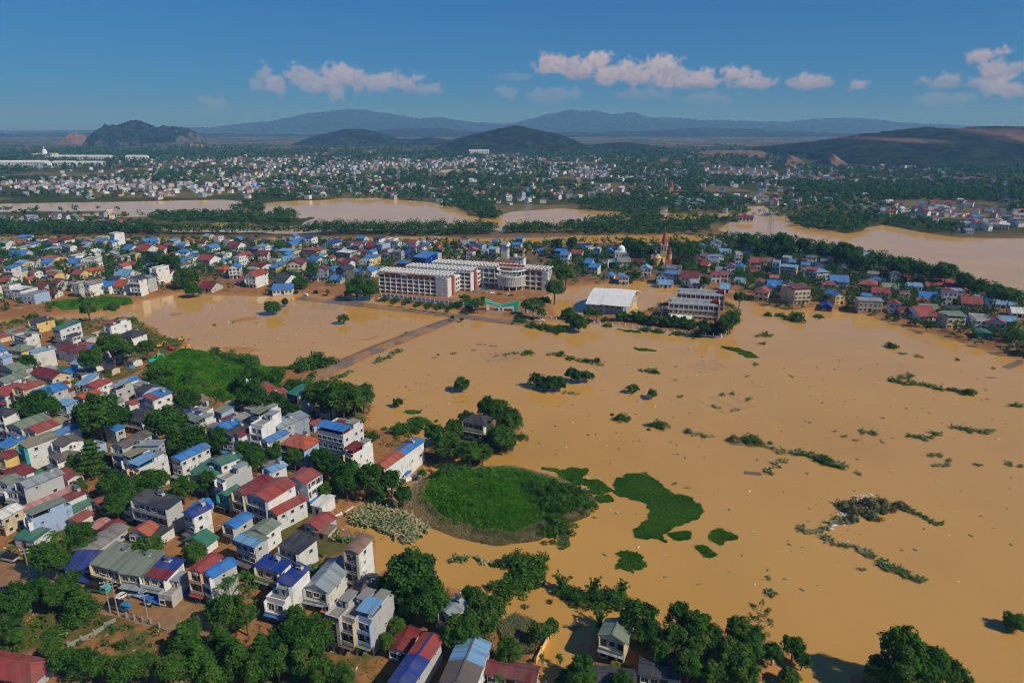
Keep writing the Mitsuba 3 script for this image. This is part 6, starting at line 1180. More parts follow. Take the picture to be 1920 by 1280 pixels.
for isl in ("818,382;850,378;900,384;922,392;918,402;880,400;830,392", "906,404;936,404;936,412;908,411", "1480,415;1520,408;1580,420;1590,432;1540,436;1490,428", "430,392;470,386;498,390;495,400;440,402", "515,400;550,398;555,406;520,408", "290,404;420,408;508,410;506,418;400,417;295,412", "940,432;1010,426;1040,434;1000,441;950,441"):
    for x, y in inside(pxpoly(isl), 60, nr): far_tree(x, y, nr.uniform(2.6, 4.4))
C, Rr, Cb = np.array(C), np.array(Rr), np.array(Cb); C[:, 2] += np.maximum(ground(Cb[:, 0], Cb[:, 1]), 0)
key = new('distant_trees', 'trees massed through the town, along the river and over the far plain', None, None, 'stuff')
Pq, Uq = leaves(nr, C, Rr, [max(9, int(26 * (1 if c[1] < 750 else .62 if c[1] < 1300 else .4))) for c in C], 1.0, ['leaf1', 'leaf2', 'leaf1', 'leaf6', 'leaf2'], lo=-.5)
D = np.linalg.norm(Pq.reshape(-1, 3, 3).mean(1)[:, :2], axis=1); s = np.clip(D / 520., .9, 4)[:, None, None]
Tq = Pq.reshape(-1, 3, 3); cq = Tq.mean(1, keepdims=True); Pq = (cq + (Tq - cq) * s).reshape(-1, 3)
scene[key] = leafmb(Pq, Uq).build('m_leaf'); print('far clumps', len(C), 'tris', len(Pq)//3)
# ---------------- roads ----------------
def road(key, label, lines, col):
    m = MB()
    for pts, w in lines:
        q = np.array(pts, float); p = at(q[:, 0], q[:, 1], .8); L = LineString(p); n = max(4, int(L.length / 2.5))
        c = np.array([L.interpolate(i / n, normalized=True).coords[0] for i in range(n + 1)])
        d = np.gradient(c, axis=0); d /= np.linalg.norm(d, axis=1, keepdims=True); s = np.column_stack([-d[:, 1], d[:, 0]])
        R = []
        for k in np.linspace(-.5, .5, 5): e = c + s * (w * k * (1 + .5 * (meshkit.fbm(np.column_stack([c * .2, c[:, 0] * 0 + k]), 2, 5) - .5)))[:, None]; R.append(np.column_stack([e, np.maximum(ground(e[:, 0], e[:, 1]), .02) + .07]))
        R = np.array(R)
        for j in range(4):
            V = np.vstack([R[j], R[j+1]]); i = np.arange(n); F = np.vstack([np.stack([i, i+1, i+n+2], 1), np.stack([i, i+n+2, i+n+1], 1)]); m.tris(V, F[:, ::-1], col)
    scene[key] = m.build('m_road'); labels[key] = {'label': label, 'kind': 'structure'}
road('road', 'wet brown road past the school and along the embankment across the flood', [([(560,556),(700,571.5),(860,590),(1000,606)], 8.5), ([(556,722),(690,661),(850,597)], 6.5)], 'asphalt')
road('dirt_road', 'orange muddy road through the settlement', [([(-200,1050),(0,1078),(60,1094),(150,1116),(215,1132),(290,1152),(350,1162),(430,1188)], 9), ([(800,884),(760,908),(690,948),(600,988)], 5.5), ([(225,724),(300,692),(360,652)], 8)], 'mud')
# ---------------- vehicles ----------------
def wheels(key, M, xs, half, r):
    for x in xs:
        for sg in (1, -1):
            part(key, 'wheel', MB().cyl((x, sg*half, r), (x, sg*(half-.24), r), r, r, 'tyre', 12).cyl((x, sg*(half+.01), r), (x, sg*half, r), r*.5, r*.55, 'rail', 8).build('m_plain', M))
def profile(pts, y0, y1, col, m=None, inset=0):
    """a side outline given in x, z, drawn across the vehicle from y0 to y1, narrowing to the top by inset"""
    m = m or MB(); P = np.array(pts, float); zs = P[:, 1]; k = (zs - zs.min()) / (np.ptp(zs) + 1e-9) * inset; n = len(P)
    A = np.column_stack([P[:, 0], y0 + k, zs]); B = np.column_stack([P[:, 0], y1 - k, zs])
    for i in range(n): j = (i+1) % n; m.quad(A[i], A[j], B[j], B[i], col)
    Q, t = trimesh.creation.triangulate_polygon(Polygon(pts), engine='earcut'); kq = (Q[:, 1] - zs.min()) / (np.ptp(zs) + 1e-9) * inset
    m.tris(np.column_stack([Q[:, 0], y0 + kq, Q[:, 1]]), t, col); m.tris(np.column_stack([Q[:, 0], y1 - kq, Q[:, 1]]), t[:, ::-1], col)
    return m
def spot(px, py): p = at(px, py, .7); return p[0], p[1], max(gz(*p), .12) + .08
def car(px, py, deg, col, label, group=None, van=False):
    x, y, z = spot(px, py); M = pose(x, y, z, deg, .74); key = new('van' if van else 'parked_car', label, 'van' if van else 'car', group)
    part(key, 'body', profile([(-2.15,.3),(2.15,.3),(2.2,.62),(2.1,.85),(1.1,1.0),(-1.9,1.02),(-2.2,.8)] if not van else [(-2.3,.35),(2.3,.35),(2.35,.9),(1.7,1.15),(-2.3,1.15)], -.85, .85, col, inset=.05).build('m_plain', M))
    part(key, 'roof', profile([(1.0,1.0),(.35,1.45),(-1.2,1.48),(-1.85,1.02)] if not van else [(1.7,1.15),(1.1,1.9),(-2.2,1.95),(-2.3,1.15)], -.8, .8, col, inset=.14).build('m_plain', M))
    part(key, 'window', profile([(.93,1.04),(.36,1.39),(-1.15,1.42),(-1.72,1.06)] if not van else [(1.6,1.2),(1.1,1.75),(-1.9,1.78),(-2.0,1.2)], -.84, .84, 'glass', inset=.15).build('m_plain', M))
    for sg in (1, -1): part(key, 'headlight', MB().box(2.16, 2.22, sg*.6-.15, sg*.6+.15, .58, .74, 'white').build('m_plain', M))
    wheels(key, M, (1.35, -1.35), .86, .32)
    return key
def truck(px, py, deg, cab, tarp, label, L=5.5):
    x, y, z = spot(px, py); M = pose(x, y, z, deg, .8); key = new('truck', label, 'truck')
    part(key, 'cab', profile([(L/2-1.9,.5),(L/2,.5),(L/2+.05,1.3),(L/2-.2,2.2),(L/2-1.8,2.3)], -1.0, 1.0, cab, inset=.06).build('m_plain', M))
    part(key, 'window', profile([(L/2-1.6,1.35),(L/2+.02,1.35),(L/2-.17,2.05),(L/2-1.5,2.1)], -1.02, 1.02, 'glass', inset=.05).build('m_plain', M))
    part(key, 'chassis', MB().box(-L/2, L/2-.2, -.5, .5, .45, .75, 'black').build('m_plain', M))
    part(key, 'cargo_bed', MB().box(-L/2, L/2-2.0, -1.05, 1.05, .76, 1.5, tarp[0]).build('m_plain', M))
    part(key, 'tarpaulin', profile([(-L/2,1.51),(L/2-2.0,1.51),(L/2-2.0,2.45),(-L/2,2.45)], -1.07, 1.07, tarp[1], inset=.25).build('m_plain', M))
    wheels(key, M, (L/2-1, -L/2+1.1), 1.0, .45)
def excavator(px, py, deg, col, label, s=1.0, reach=1):
    x, y, z = spot(px, py); M = pose(x, y, z, deg, s*.74); key = new('excavator', label, 'excavator', None)
    for sg in (1, -1): part(key, 'track', profile([(-1.6,.1),(1.6,.1),(1.9,.45),(1.6,.8),(-1.6,.8),(-1.9,.45)], sg*1.1-.3, sg*1.1+.3, 'black').build('m_plain', M))
    part(key, 'body', profile([(-1.9,.85),(1.2,.85),(1.2,1.5),(-1.2,1.8),(-1.9,1.6)], -1.25, 1.25, col).build('m_plain', M))
    cb = part(key, 'cab', profile([(-.2,1.52),(1.15,1.52),(.95,2.85),(-.2,2.9)], .25, 1.2, col, inset=.05).build('m_plain', M))
    part(cb, 'window', profile([(-.05,1.95),(1.11,1.95),(.98,2.7),(-.05,2.75)], .22, 1.23, 'glass', inset=.05).build('m_plain', M))
    part(key, 'boom', profile([(.9,1.5),(2.2,3.9),(3.4,4.3),(4.3,3.6),(4.1,3.3),(3.3,3.85),(2.6,3.5),(1.4,1.4)], -.6, -.2, col).build('m_plain', M))
    part(key, 'arm', profile([(3.9,3.6),(4.4,3.75),(5.0,1.2),(4.7,1.1)], -.52, -.28, col).build('m_plain', M))
    part(key, 'bucket', profile([(4.5,1.25),(5.1,1.3),(5.2,.5),(4.5,.2),(4.1,.6)], -.8, 0, 'darkgrey').build('m_plain', M))
truck(18, 1058, 165, 'truckgreen', ('rail', 'black'), 'dark covered truck on the muddy road at the left edge', 6.5)
truck(188, 1117, -12, 'teal', ('truckgreen', 'black'), 'dark covered truck with a teal cab in front of the shop row', 6.5)
truck(226, 1150, -14, 'truckblue', ('darkgrey', 'carblack'), 'blue truck parked behind the two concrete poles', 6.2)
car(234, 1126, 60, 'carwhite', 'white car nose-out in front of the blue shop awnings')
car(10, 1117, 20, 'carblack', 'dark car under the trees at the left edge of the muddy road')
car(8, 1128, 10, 'carsilver', 'silver car half hidden by trees at the left edge')
car(574, 553, -35, 'carwhite', 'white van on the wet road at the corner of the flooded field', van=True)
car(567, 545, 60, 'carblack', 'dark car on the side street behind the white van')
car(714, 563, -10, 'carwhite', 'white van at the start of the blue school fence', van=True)
for px, py, c, lab in ((923, 553.5, 'carwhite', 'white car in the flooded school yard, left of the dark car'), (937, 555.5, 'carblack', 'dark car in the middle of the flooded school yard'), (952, 557, 'carwhite', 'white car right of the dark car in the flooded school yard'), (958.5, 557.8, 'carblack', 'black car at the right end of the school yard cars'), (906, 546, 'truckblue', 'dark blue car left of the drum-shaped hall'), (915, 546, 'carblack', 'black car beside the dark blue car by the drum-shaped hall'), (892, 549.5, 'teal', 'teal car behind the round dark tree in the school yard'), (910, 553, 'carsilver', 'silver car at the left end of the school yard cars')): car(px, py, -20 + (px % 7) * 8, c, lab)
car(1187, 588, -25, 'carblack', 'dark car beside the white columns of the sports hall'); car(1016, 601, -8, 'carwhite', 'white car on the bank right of the school gate'); car(1007, 601.5, -8, 'carsilver', 'silver car on the bank, left of the white one')
x, y, z = spot(1249, 589); kb = new('bus', 'white bus parked before the tan office building', 'bus'); M = pose(x, y, z, -14, .74)
part(kb, 'body', profile([(-5,.4),(5,.4),(5.05,1.4),(4.8,3.0),(-5,3.0)], -1.2, 1.2, 'carwhite', inset=.1).build('m_plain', M)); part(kb, 'window', MB().box(-4.6, 4.2, -1.23, 1.23, 1.5, 2.5, 'glass').build('m_plain', M)); wheels(kb, M, (3.2, -3.2), 1.2, .48)
for px, py, dg, c, lab, s in ((340, 637, 20, 'excav', 'yellow excavator alone at the edge of the pale flooded field', 1.0), (346, 654, 10, 'excav', 'yellow excavator at the back of the machine park', 1.0), (345, 664, -15, 'excav', 'yellow excavator in front, beside the hillock bushes', 1.05), (322, 658, 160, 'exred', 'red excavator in the machine park', 1.0), (300, 654, 30, 'excav', 'yellow excavator left of the red one', .9), (286, 661, 200, 'excav', 'yellow excavator under the dark trees', .95), (299, 671, 120, 'excav', 'small yellow excavator on the muddy track below the machine park', .75), (291, 692, 25, 'excyan', 'turquoise excavator at the foot of the grassy hillock', 1.25)): excavator(px, py, dg, c, lab, s)
def bike(px, py, deg, col, label, group):
    x, y, z = spot(px, py); M = pose(x, y, z, deg, .8); key = new('motorbike', label, 'motorbike', group)
    for xx in (-.6, .62): part(key, 'wheel', MB().cyl((xx, -.05, .3), (xx, .05, .3), .3, .3, 'tyre', 12).build('m_plain', M))
    part(key, 'body', profile([(-.75,.55),(-.1,.35),(.35,.45),(.62,.95),(.45,1.0),(.2,.6),(-.1,.72),(-.8,.8)], -.14, .14, col).build('m_plain', M)); part(key, 'handlebar', MB().cyl((.48, -.32, 1.02), (.48, .32, 1.02), .03, .03, 'black', 5).build('m_plain', M))
for i, c in enumerate(('carred', 'carblack', 'truckblue', 'carsilver', 'carblack')): bike(270 + i*4.4, 1139 + i*1.2, 75, c, ['red motorbike, left end of the row under the blue awning', 'black motorbike next to the red one under the blue awning', 'blue motorbike in the middle of the row under the awning', 'silver motorbike right of the blue one under the awning', 'black motorbike at the right end of the row'][i], 'motorbikes parked by the shops')
bike(315, 676, 20, 'carred', 'red motorbike on the muddy track by the hillock', None)
# ---------------- poles and towers ----------------
def pole(px, py, H, label, arms=True, lamp=False):
    x, y, z = spot(px, py); M = pose(x, y, z, 20); key = new('street_lamp' if lamp else 'utility_pole', label, 'street lamp' if lamp else 'utility pole')
    part(key, 'shaft', MB().cyl((0, 0, -1), (0, 0, H), .15, .09, 'stone', 8).build('m_plain', M))
    if lamp: part(key, 'lamp_arm', MB().cyl((0, 0, H-.1), (1.4, 0, H+.3), .06, .05, 'pale', 6).box(1.2, 1.9, -.14, .14, H+.22, H+.36, 'white').build('m_plain', M))
    elif arms:
        for q in (.5, 1.3): part(key, 'crossarm', MB().box(-.9, .9, -.06, .06, H-q, H-q+.12, 'rail').build('m_plain', M))
        part(key, 'insulator', MB().cyl((-.75, 0, H-.37), (-.75, 0, H-.12), .06, .05, 'white', 6).build('m_plain', M)); part(key, 'insulator', MB().cyl((.75, 0, H-.37), (.75, 0, H-.12), .06, .05, 'white', 6).build('m_plain', M))
    return np.array([x, y, z + H - .4])
a = pole(224, 1162, 8.5, 'concrete utility pole, right one of the pair before the blue truck'); b = pole(209, 1157, 8.0, 'concrete utility pole, left one of the pair before the blue truck'); c = pole(281, 1178, 8.2, 'concrete utility pole standing alone on the muddy street corner'); d = pole(60, 1092, 8.0, 'utility pole at the left end of the muddy road')
pole(204, 834, 8.0, 'pale street lamp in the dirt lot among the left houses', lamp=True); pole(121, 783, 7, 'thin pale pole beside the light blue houses', False)
for i, (px, py) in enumerate([(1108, 566), (1130, 600), (1240, 600), (986, 592)]): pole(px, py, 7, ['thin lamp post at the flooded sports ground', 'thin lamp post before the sports hall', 'thin lamp post before the office porch', 'thin lamp post right of the school gate'][i], False)
def cable(p, q, label):
    m = MB(); t = np.linspace(0, 1, 9); P = p[None]*(1-t[:, None]) + q[None]*t[:, None]; P[:, 2] -= 4*t*(1-t)*.7
    for i in range(8): m.cyl(P[i], P[i+1], .03, .03, 'black', 4, False)
    key = new('power_cable', label, 'cable'); scene[key] = m.build('m_plain')
cable(d, b, 'sagging power cable along the muddy road to the pair of poles'); cable(a, c, 'sagging power cable between the pole pair and the corner pole')
x, y, z = spot(473, 779); kq = new('telecom_mast', 'grey telecom mast with antenna panels behind the near houses', 'mast'); M = pose(x, y, z, 0)
part(kq, 'shaft', MB().cyl((0, 0, -1), (0, 0, 12.5), .45, .3, 'pale', 10).build('m_plain', M))
for z0 in (8.0, 11.0):
    for k in range(3): part(kq, 'antenna', MB().box(-.22, .22, -.95, -.7, z0, z0+1.9, 'white').build('m_plain', M @ T().rotate([0, 0, 1], k*120 + z0*10)))
    part(kq, 'platform', MB().cyl((0, 0, z0-.1), (0, 0, z0), .8, .8, 'rail', 12).build('m_plain', M))
def pylon(px, py, H, label):
    x, y = at(px, py, 0); M = pose(x, y, 0, 20); key = new('lattice_pylon', label, 'pylon'); m = MB(); n = 8; hw = lambda t: 2.6*(1-t) + .5*t
    for sx, sy in ((1,1),(1,-1),(-1,-1),(-1,1)): m.cyl((sx*hw(0), sy*hw(0), -2), (sx*hw(1), sy*hw(1), H), .16, .12, 'rail', 4, False)
    for i in range(n):
        a, b = i/n, (i+1)/n
        for (s0, s1) in (((1,1),(1,-1)),((1,-1),(-1,-1)),((-1,-1),(-1,1)),((-1,1),(1,1))):
            m.cyl((s0[0]*hw(a), s0[1]*hw(a), a*H), (s1[0]*hw(b), s1[1]*hw(b), b*H), .09, .09, 'rail', 3, False); m.cyl((s1[0]*hw(a), s1[1]*hw(a), a*H), (s0[0]*hw(b), s0[1]*hw(b), b*H), .09, .09, 'rail', 3, False)
    part(key, 'lattice', m.build('m_plain', M))
    for q in (.72, .84, .95): part(key, 'crossarm', MB().box(-4.5, 4.5, -.2, .2, H*q, H*q+.3, 'rail').build('m_plain', M))
pylon(990, 427, 27, 'lattice pylon standing in the flooded lake beyond the town'); pylon(1443, 443, 23, 'lattice pylon in the wide river at the right'); pylon(748, 345, 30, 'slim lattice pylon among the far trees left of centre')
# ---------------- walls, tarps, boats and other loose things ----------------
fence('long low white and grey lot wall by the muddy track left of the hillock', P((137,709),(200,695),(246,684)), 1.6, 3.0, 'pale', 'pale', kind='lot_wall', cat='wall')
fence('pale yellow garden wall running into the flood at the bottom', P((1004,1246),(1036,1184)), 1.1, 3.0, 'churchyellow', 'cream', kind='garden_wall', cat='wall')
fence('low concrete wall of the empty muddy lot', P((132,1226),(180,1204),(222,1176)), 1.0, 3.0, 'concrete', 'concrete', kind='lot_wall', cat='wall')
fence('grey railing of the lot beside the corner pole', P((240,1172),(285,1184),(318,1198)), 1.1, 2.2, 'concrete', None, kind='railing', cat='railing')
fence('broken white parapet along the flooded lane', P((598,986),(640,968),(664,952)), .5, 4.0, 'white', None, kind='parapet_wall', cat='wall')
fence('white wall at the foot of the long white house', P((762,905),(790,892)), 1.2, 3, 'white', 'white', kind='yard_wall', cat='wall')
def tarp(pts, h0, h1, col, label, kind='awning', cat='awning'):
    q = np.array(pts, float); p = [(*at(a, b, h), h) for (a, b), h in zip(q, (h0, h0, h1, h1))]; key = new(kind, label, cat); z = gz(*p[0][:2])
    part(key, 'cover', MB().slab([(a, b, c + z*.3) for a, b, c in p], .08, col).build('m_roof'))
    m = MB()
    for a, b, c in p[:2]: part(key, 'post', MB().cyl((a*.995, b*1.003, -.5), (a*.995, b*1.003, c + z*.3 - .1), .05, .05, 'rail', 5).build('m_plain'))
tarp([(124,1086),(163,1097),(175,1086),(136,1075)], 1.9, 2.5, 'r_navy', 'navy tarp awning at the left end of the shop row'); tarp([(165,1096),(200,1106),(218,1095),(183,1085)], 1.9, 2.5, 'r_olive', 'patchwork olive and brown awning before the middle shops')
tarp([(232,1115),(262,1124),(271,1112),(243,1104)], 2.0, 2.5, 'r_light', 'light blue awning over the right shop fronts'); tarp([(262,1125),(299,1137),(311,1119),(272,1111)], 2.0, 2.5, 'tarp', 'bright blue tarp awning at the right end of the shop row')
tarp([(342,1118),(366,1126),(378,1110),(354,1103)], 2.2, 2.6, 'r_navy', 'dark blue tarp on posts between the two house rows'); tarp([(186,908),(206,911),(216,905),(198,901)], .9, 1.1, 'tarp', 'blue tarp spread over goods in the dirt yard', 'ground_tarp', 'tarp'); tarp([(240,699),(256,696),(254,686),(243,687)], .9, 2.0, 'r_blue', 'blue tarp heaped at the end of the lot wall', 'ground_tarp', 'tarp')
tarp([(633,895),(643,897),(648,889),(638,887)], 2.2, 2.5, 'tarp', 'small blue canopy among the trees beside the cream-fronted house'); tarp([(756,890),(768,889),(772,882),(760,883)], 2.4, 2.8, 'tarp', 'small blue canopy against the long white house')
x, y = at(614, 993, .2); key = new('orange_tarp', 'crumpled orange-red tarp floating by the flooded lane', 'tarp'); s = trimesh.creation.icosphere(3, 1.0); v = s.vertices * [1.5, .9, .6]; v += (meshkit.noise(v*2.2, 3) - .5)[:, None]*.8; s.vertices = v; scene[key] = MB().mesh(s, 'r_orange').build('m_plain', pose(x, y, .25, 15))
def boat(px, py, deg, L, col, label):
    p = at(px, py, .1); key = new('rowing_boat', label, 'boat'); t = np.linspace(-1, 1, 13); m, w = MB(), .55
    R = [np.array([[q*L/2, -w*(1-abs(q)**2.5), .45+.25*q*q], [q*L/2, -w*.55*(1-abs(q)**2.5), -.15], [q*L/2, w*.55*(1-abs(q)**2.5), -.15], [q*L/2, w*(1-abs(q)**2.5), .45+.25*q*q]]) for q in t]
    for i in range(12):
        for j in range(3): m.quad(R[i][j], R[i+1][j], R[i+1][j+1], R[i][j+1], col)
    M = pose(p[0], p[1], .05, deg); part(key, 'hull', m.build('m_plain', M))
    for q in (-.35, .35): part(key, 'thwart', MB().box(q*L-.1, q*L+.1, -.45, .45, .28, .33, 'wood').build('m_plain', M))
boat(667, 937, -35, 4.2, 'carred', 'red rowing boat moored below the trees by the flooded lane')
for px, py, L, w_, dg, lab in ((1411, 887, 5.2, 1.9, -12, 'rusty floating roof panel left of the angled banana row'), (1381, 833, 4.6, 1.1, -10, 'floating plank raft below the brown bush, left one'), (1408, 837, 3.6, .9, -6, 'floating plank raft below the brown bush, right one'), (1900, 684, 15, 3.4, 32, 'long drifting raft of planks at the far right edge'), (902, 646, 5, 1.2, -10, 'plank raft on the upper flood left of the bushes'), (925, 649, 4.4, 1.0, -4, 'plank raft next to the first raft on the upper flood'), (1010, 702, 6, 1.0, -8, 'dark floating timber behind the row of round trees'), (1858, 708, 4.5, 1, -4, 'thin plank raft near the far right bank')):
    p = at(px, py, 0); key = new('plank_raft', lab, 'raft'); n = max(3, int(w_/.32)); M = pose(p[0], p[1], .02, dg)
    for i in range(n): part(key, 'plank', MB().box(-L/2 + (i*7 % 5)*.08, L/2 - (i*3 % 4)*.1, -w_/2 + i*w_/n, -w_/2 + (i+.86)*w_/n, -.06, .09 + (i % 3)*.03, 'debris' if i % 3 else 'wood').build('m_plain', M))
for px, py, n, dg, lab in ((1385, 768, 7, 28, 'sunken trellis frame breaking the surface right of the middle'), (945, 676, 6, 20, 'sunken trellis frame below the upper rafts'), (600, 580, 6, -8, 'sunken trellis frame in the pale flooded field'), (1340, 694, 5, 30, 'sunken trellis frame in the upper flood')):
    p = at(px, py, 0); key = new('sunken_frame', lab, 'frame'); M = pose(p[0], p[1], 0, dg)
    for i in range(n): part(key, 'slat', MB().box(-9 + i, 9 + i - (i*5 % 4), i*2.2, i*2.2 + .22, -.08, .05, 'debris').build('m_plain', M))
    for i in range(3): part(key, 'rail', MB().box(-7+i*7, -6.8+i*7, -.4, n*2.2, -.1, .03, 'debris').build('m_plain', M))
def landing(px, py, deg, wd, d, h, wall, roof, label, kind='shed'):
    p = at(px, py, .8); z = max(gz(*p), .3); M = pose(p[0], p[1], z, deg); key = new(kind, label, kind)
    part(key, 'wall', MB().box(0, wd, 0, d, -1, h, wall, 'u').build('m_wall', M)); part(key, 'roof', MB().slab([(-.3, -.3, h+.1), (wd+.3, -.3, h+.1), (wd+.3, d+.3, h+.5), (-.3, d+.3, h+.5)], .1, roof).build('m_roof', M)); part(key, 'door', place(window_mesh(.9, 1.9, 'dark'), M @ T().translate([wd*.5, 0, .05])))
landing(586, 968, -22, 3.4, 5.5, 2.8, 'white', 'r_white', 'small white shed by the flooded lane'); landing(590, 1012, -20, 4.2, 3.4, 1.8, 'cream', 'r_rust', 'low rusty hut at the edge of the flooded lane'); landing(662, 1122, -20, 4.2, 5.0, 2.2, 'concrete', 'r_rust', 'rusty-roofed lean-to between the tall grey house and the terrace'); landing(32, 1030, -15, 6.0, 4.5, 2.6, 'pale', 'r_teal', 'green-roofed carport before the long light blue house')
# floating litter and driftwood along the shores and on the flood
nr = np.random.default_rng(55); m = MB()
def litter(pts, cols, s0, s1):
    for x, y in pts:
        s = nr.uniform(s0, s1); z = max(gz(x, y), 0); a = nr.uniform(0, 180); q = MB().box(-s, s, -s*nr.uniform(.15, .6), s*.3, -.05, nr.uniform(.05, .25), cols[nr.integers(len(cols))]); shift(q, m, x, y, z, a)
band = unary_union([pxpoly(LAND_PX[i]).buffer(1.5).difference(pxpoly(LAND_PX[i]).buffer(-4)) for i in (1, 2, 3, 4, 5)]).intersection(sbox(-200, 80, 200, 330)); litter(inside(band, 900, nr), ['white', 'pale', 'debris', 'debris', 'wood', 'straw', 'r_light'], .12, .45)
litter(inside(pxpoly("640,700;1300,650;1900,700;1900,1100;1200,1120;1050,1000;1000,860;760,760"), 380, nr), ['debris', 'debris', 'deadgreen', 'wood', 'debris', 'deadgreen', 'pale'], .15, .6); litter(inside(pxpoly("260,570;540,560;800,600;640,660;460,690;360,640"), 220, nr), ['debris', 'mud', 'debris', 'pale', 'deadgreen'], .2, .6)
lots = near.intersection(sbox(-200, 85, 60, 190)); q = inside(lots, 900, nr); q = q[~shapely.contains_xy(BUILT, q[:, 0], q[:, 1])]; litter(q, ['white', 'pale', 'debris', 'wood', 'r_blue', 'r_red', 'straw', 'concrete'], .1, .4)
litter(inside(pxpoly("1540,1000;1600,930;1640,925;1610,975"), 160, nr), ['white', 'pale', 'deadgreen'], .2, .6)
key = new('debris', 'scattered flood litter, driftwood and pale rubbish', None, None, 'stuff'); scene[key] = m.build('m_plain')
# a person behind the white car
import manifold3d as mf
def person(px, py, deg, shirt, trousers, label):
    x, y, z = spot(px, py); J = dict(pel=(0,0,.95,.13), chest=(0,0,1.32,.15), neck=(0,.01,1.5,.06), head=(0,-.02,1.64,.105), sl=(.19,0,1.40,.06), el=(.25,.03,1.13,.045), hl=(.24,-.06,.90,.035), sr=(-.19,0,1.40,.06), er=(-.25,.03,1.13,.045), hr=(-.24,-.05,.90,.035), kl=(.11,-.02,.5,.065), fl=(.12,.02,.08,.05), kr=(-.11,-.02,.5,.065), fr=(-.12,.02,.08,.05), hpl=(.09,0,.9,.09), hpr=(-.09,0,.9,.09), tl=(.13,-.16,.05,.035), tr=(-.13,-.16,.05,.035))
    def bones(bs, grow=0):
        B = []
        for a, b in bs: B.append(mf.Manifold.batch_hull([mf.Manifold.sphere(J[q][3] + grow, 10).translate(J[q][:3]) for q in (a, b)]))
        return mf.Manifold.batch_boolean(B, mf.OpType.Add).refine_to_length(.06).to_mesh()
    key = new('person', label, 'person'); M = pose(x, y, z, deg, .8); tm = lambda g: trimesh.Trimesh(g.vert_properties[:, :3], g.tri_verts)
    body = bones([('pel','chest'),('chest','neck'),('neck','head'),('chest','sl'),('sl','el'),('el','hl'),('chest','sr'),('sr','er'),('er','hr'),('pel','hpl'),('hpl','kl'),('kl','fl'),('fl','tl'),('pel','hpr'),('hpr','kr'),('kr','fr'),('fr','tr')])
    part(key, 'body', MB().mesh(tm(body), 'peach').build('m_plain', M)); part(key, 'shirt', MB().mesh(tm(bones([('pel','chest'),('chest','sl'),('chest','sr'),('sl','el'),('sr','er')], .02)), shirt).build('m_plain', M)); part(key, 'trousers', MB().mesh(tm(bones([('pel','hpl'),('pel','hpr'),('hpl','kl'),('hpr','kr'),('kl','fl'),('kr','fr')], .016)), trousers).build('m_plain', M))
    part(key, 'hair', MB().mesh(trimesh.creation.icosphere(2, .115), 'black', np.array([[1,0,0,0],[0,1,0,.005],[0,0,.9,1.675],[0,0,0,1]])).build('m_plain', M))
person(245, 1131, 30, 'straw', 'darkgrey', 'person in a pale shirt standing right of the white car on the muddy street')
# ---------------- labels ----------------
def to_px(x, y, z):
    d = np.array([x, y, z]) - EYE; f = d[1]*CP - d[2]*SP; u = d[1]*SP + d[2]*CP
    return 960 + FOC*d[0]/f, 640 - FOC*u/f
RT = dict(gd='gable roof', gw='ridged roof', hip='hipped roof', vault='curved roof', sf='sloping roof', sb='sloping roof', sl='sloping roof', sr='sloping roof', flat='flat roof')
def zone(x, y):
    px, py = to_px(x, y, 4)
    if py > 1000: return 'near the shop row' if px < 420 else 'at the bottom beside the terrace' if px < 800 else 'at the bottom among trees'
    if py > 850 and px < 760: return 'in the near left houses' if px < 240 else 'below the blue villa'
    if py > 700 and px < 760: return 'in the left cluster' if px < 330 else 'around the telecom mast'
    if py > 585 and px < 420: return 'in the upper left cluster'
    if px > 1020: return 'behind the sports hall' if px < 1400 else 'in the right bank town' if px < 1650 else 'at the right end of town'
    return ('in the far left town' if px < 110 else 'in town left of the tower' if px < 215 else 'in town right of the tower' if px < 400 else 'in the middle town' if px < 620 else 'in town behind the school')
base = {}
for h in houses:
    P = zone(h['x'], h['y']); wn = WN.get(h['wall'], {'r_navy': 'navy', 'r_blue': 'blue', 'r_rust': 'rusty', 'r_teal': 'green'}.get(h['wall'], h['wall']))
    rc = RN.get(h['rc'], 'grey'); rt = RT[h['rk']]
    if h['rk'] == 'flat': roof = 'a flat roof' if h['rc'] == 'concrete' else f'a {rc} roof canopy'
    else: roof = f'{"an" if rc[0] in "ao" else "a"} {rc} {rt}'
    if h['note']: L = f'{CN[h["st"]]} house, {h["note"]}' if not h['note'].split()[0] in ('with',) else f'{CN[h["st"]]} {wn} house {h["note"]}'
    else: L = f'{CN[h["st"]]} {wn} house with {roof}'
    if h['note'] and any(w in h['note'] for w in ('house', 'villa', 'hut', 'shop', 'block')) and not h['note'].startswith('with'): L = h['note']
    base.setdefault((L, None if h['note'] else P), []).append(h)
ORD = ['first', 'second', 'third', 'fourth', 'fifth', 'sixth', 'seventh', 'eighth', 'ninth', 'tenth', 'eleventh', 'twelfth', 'thirteenth', 'fourteenth', 'fifteenth', 'sixteenth', 'seventeenth', 'eighteenth', 'nineteenth', 'twentieth']
def cut(s): return ' '.join(s.split()[:16])
TENS = ['', '', 'twenty', 'thirty', 'forty', 'fifty', 'sixty']
def nth(i):
    i += 1
    return ORD[i-1] if i <= 20 else TENS[i//10][:-1] + 'ieth' if i % 10 == 0 else TENS[i//10] + '-' + ORD[i % 10 - 1]
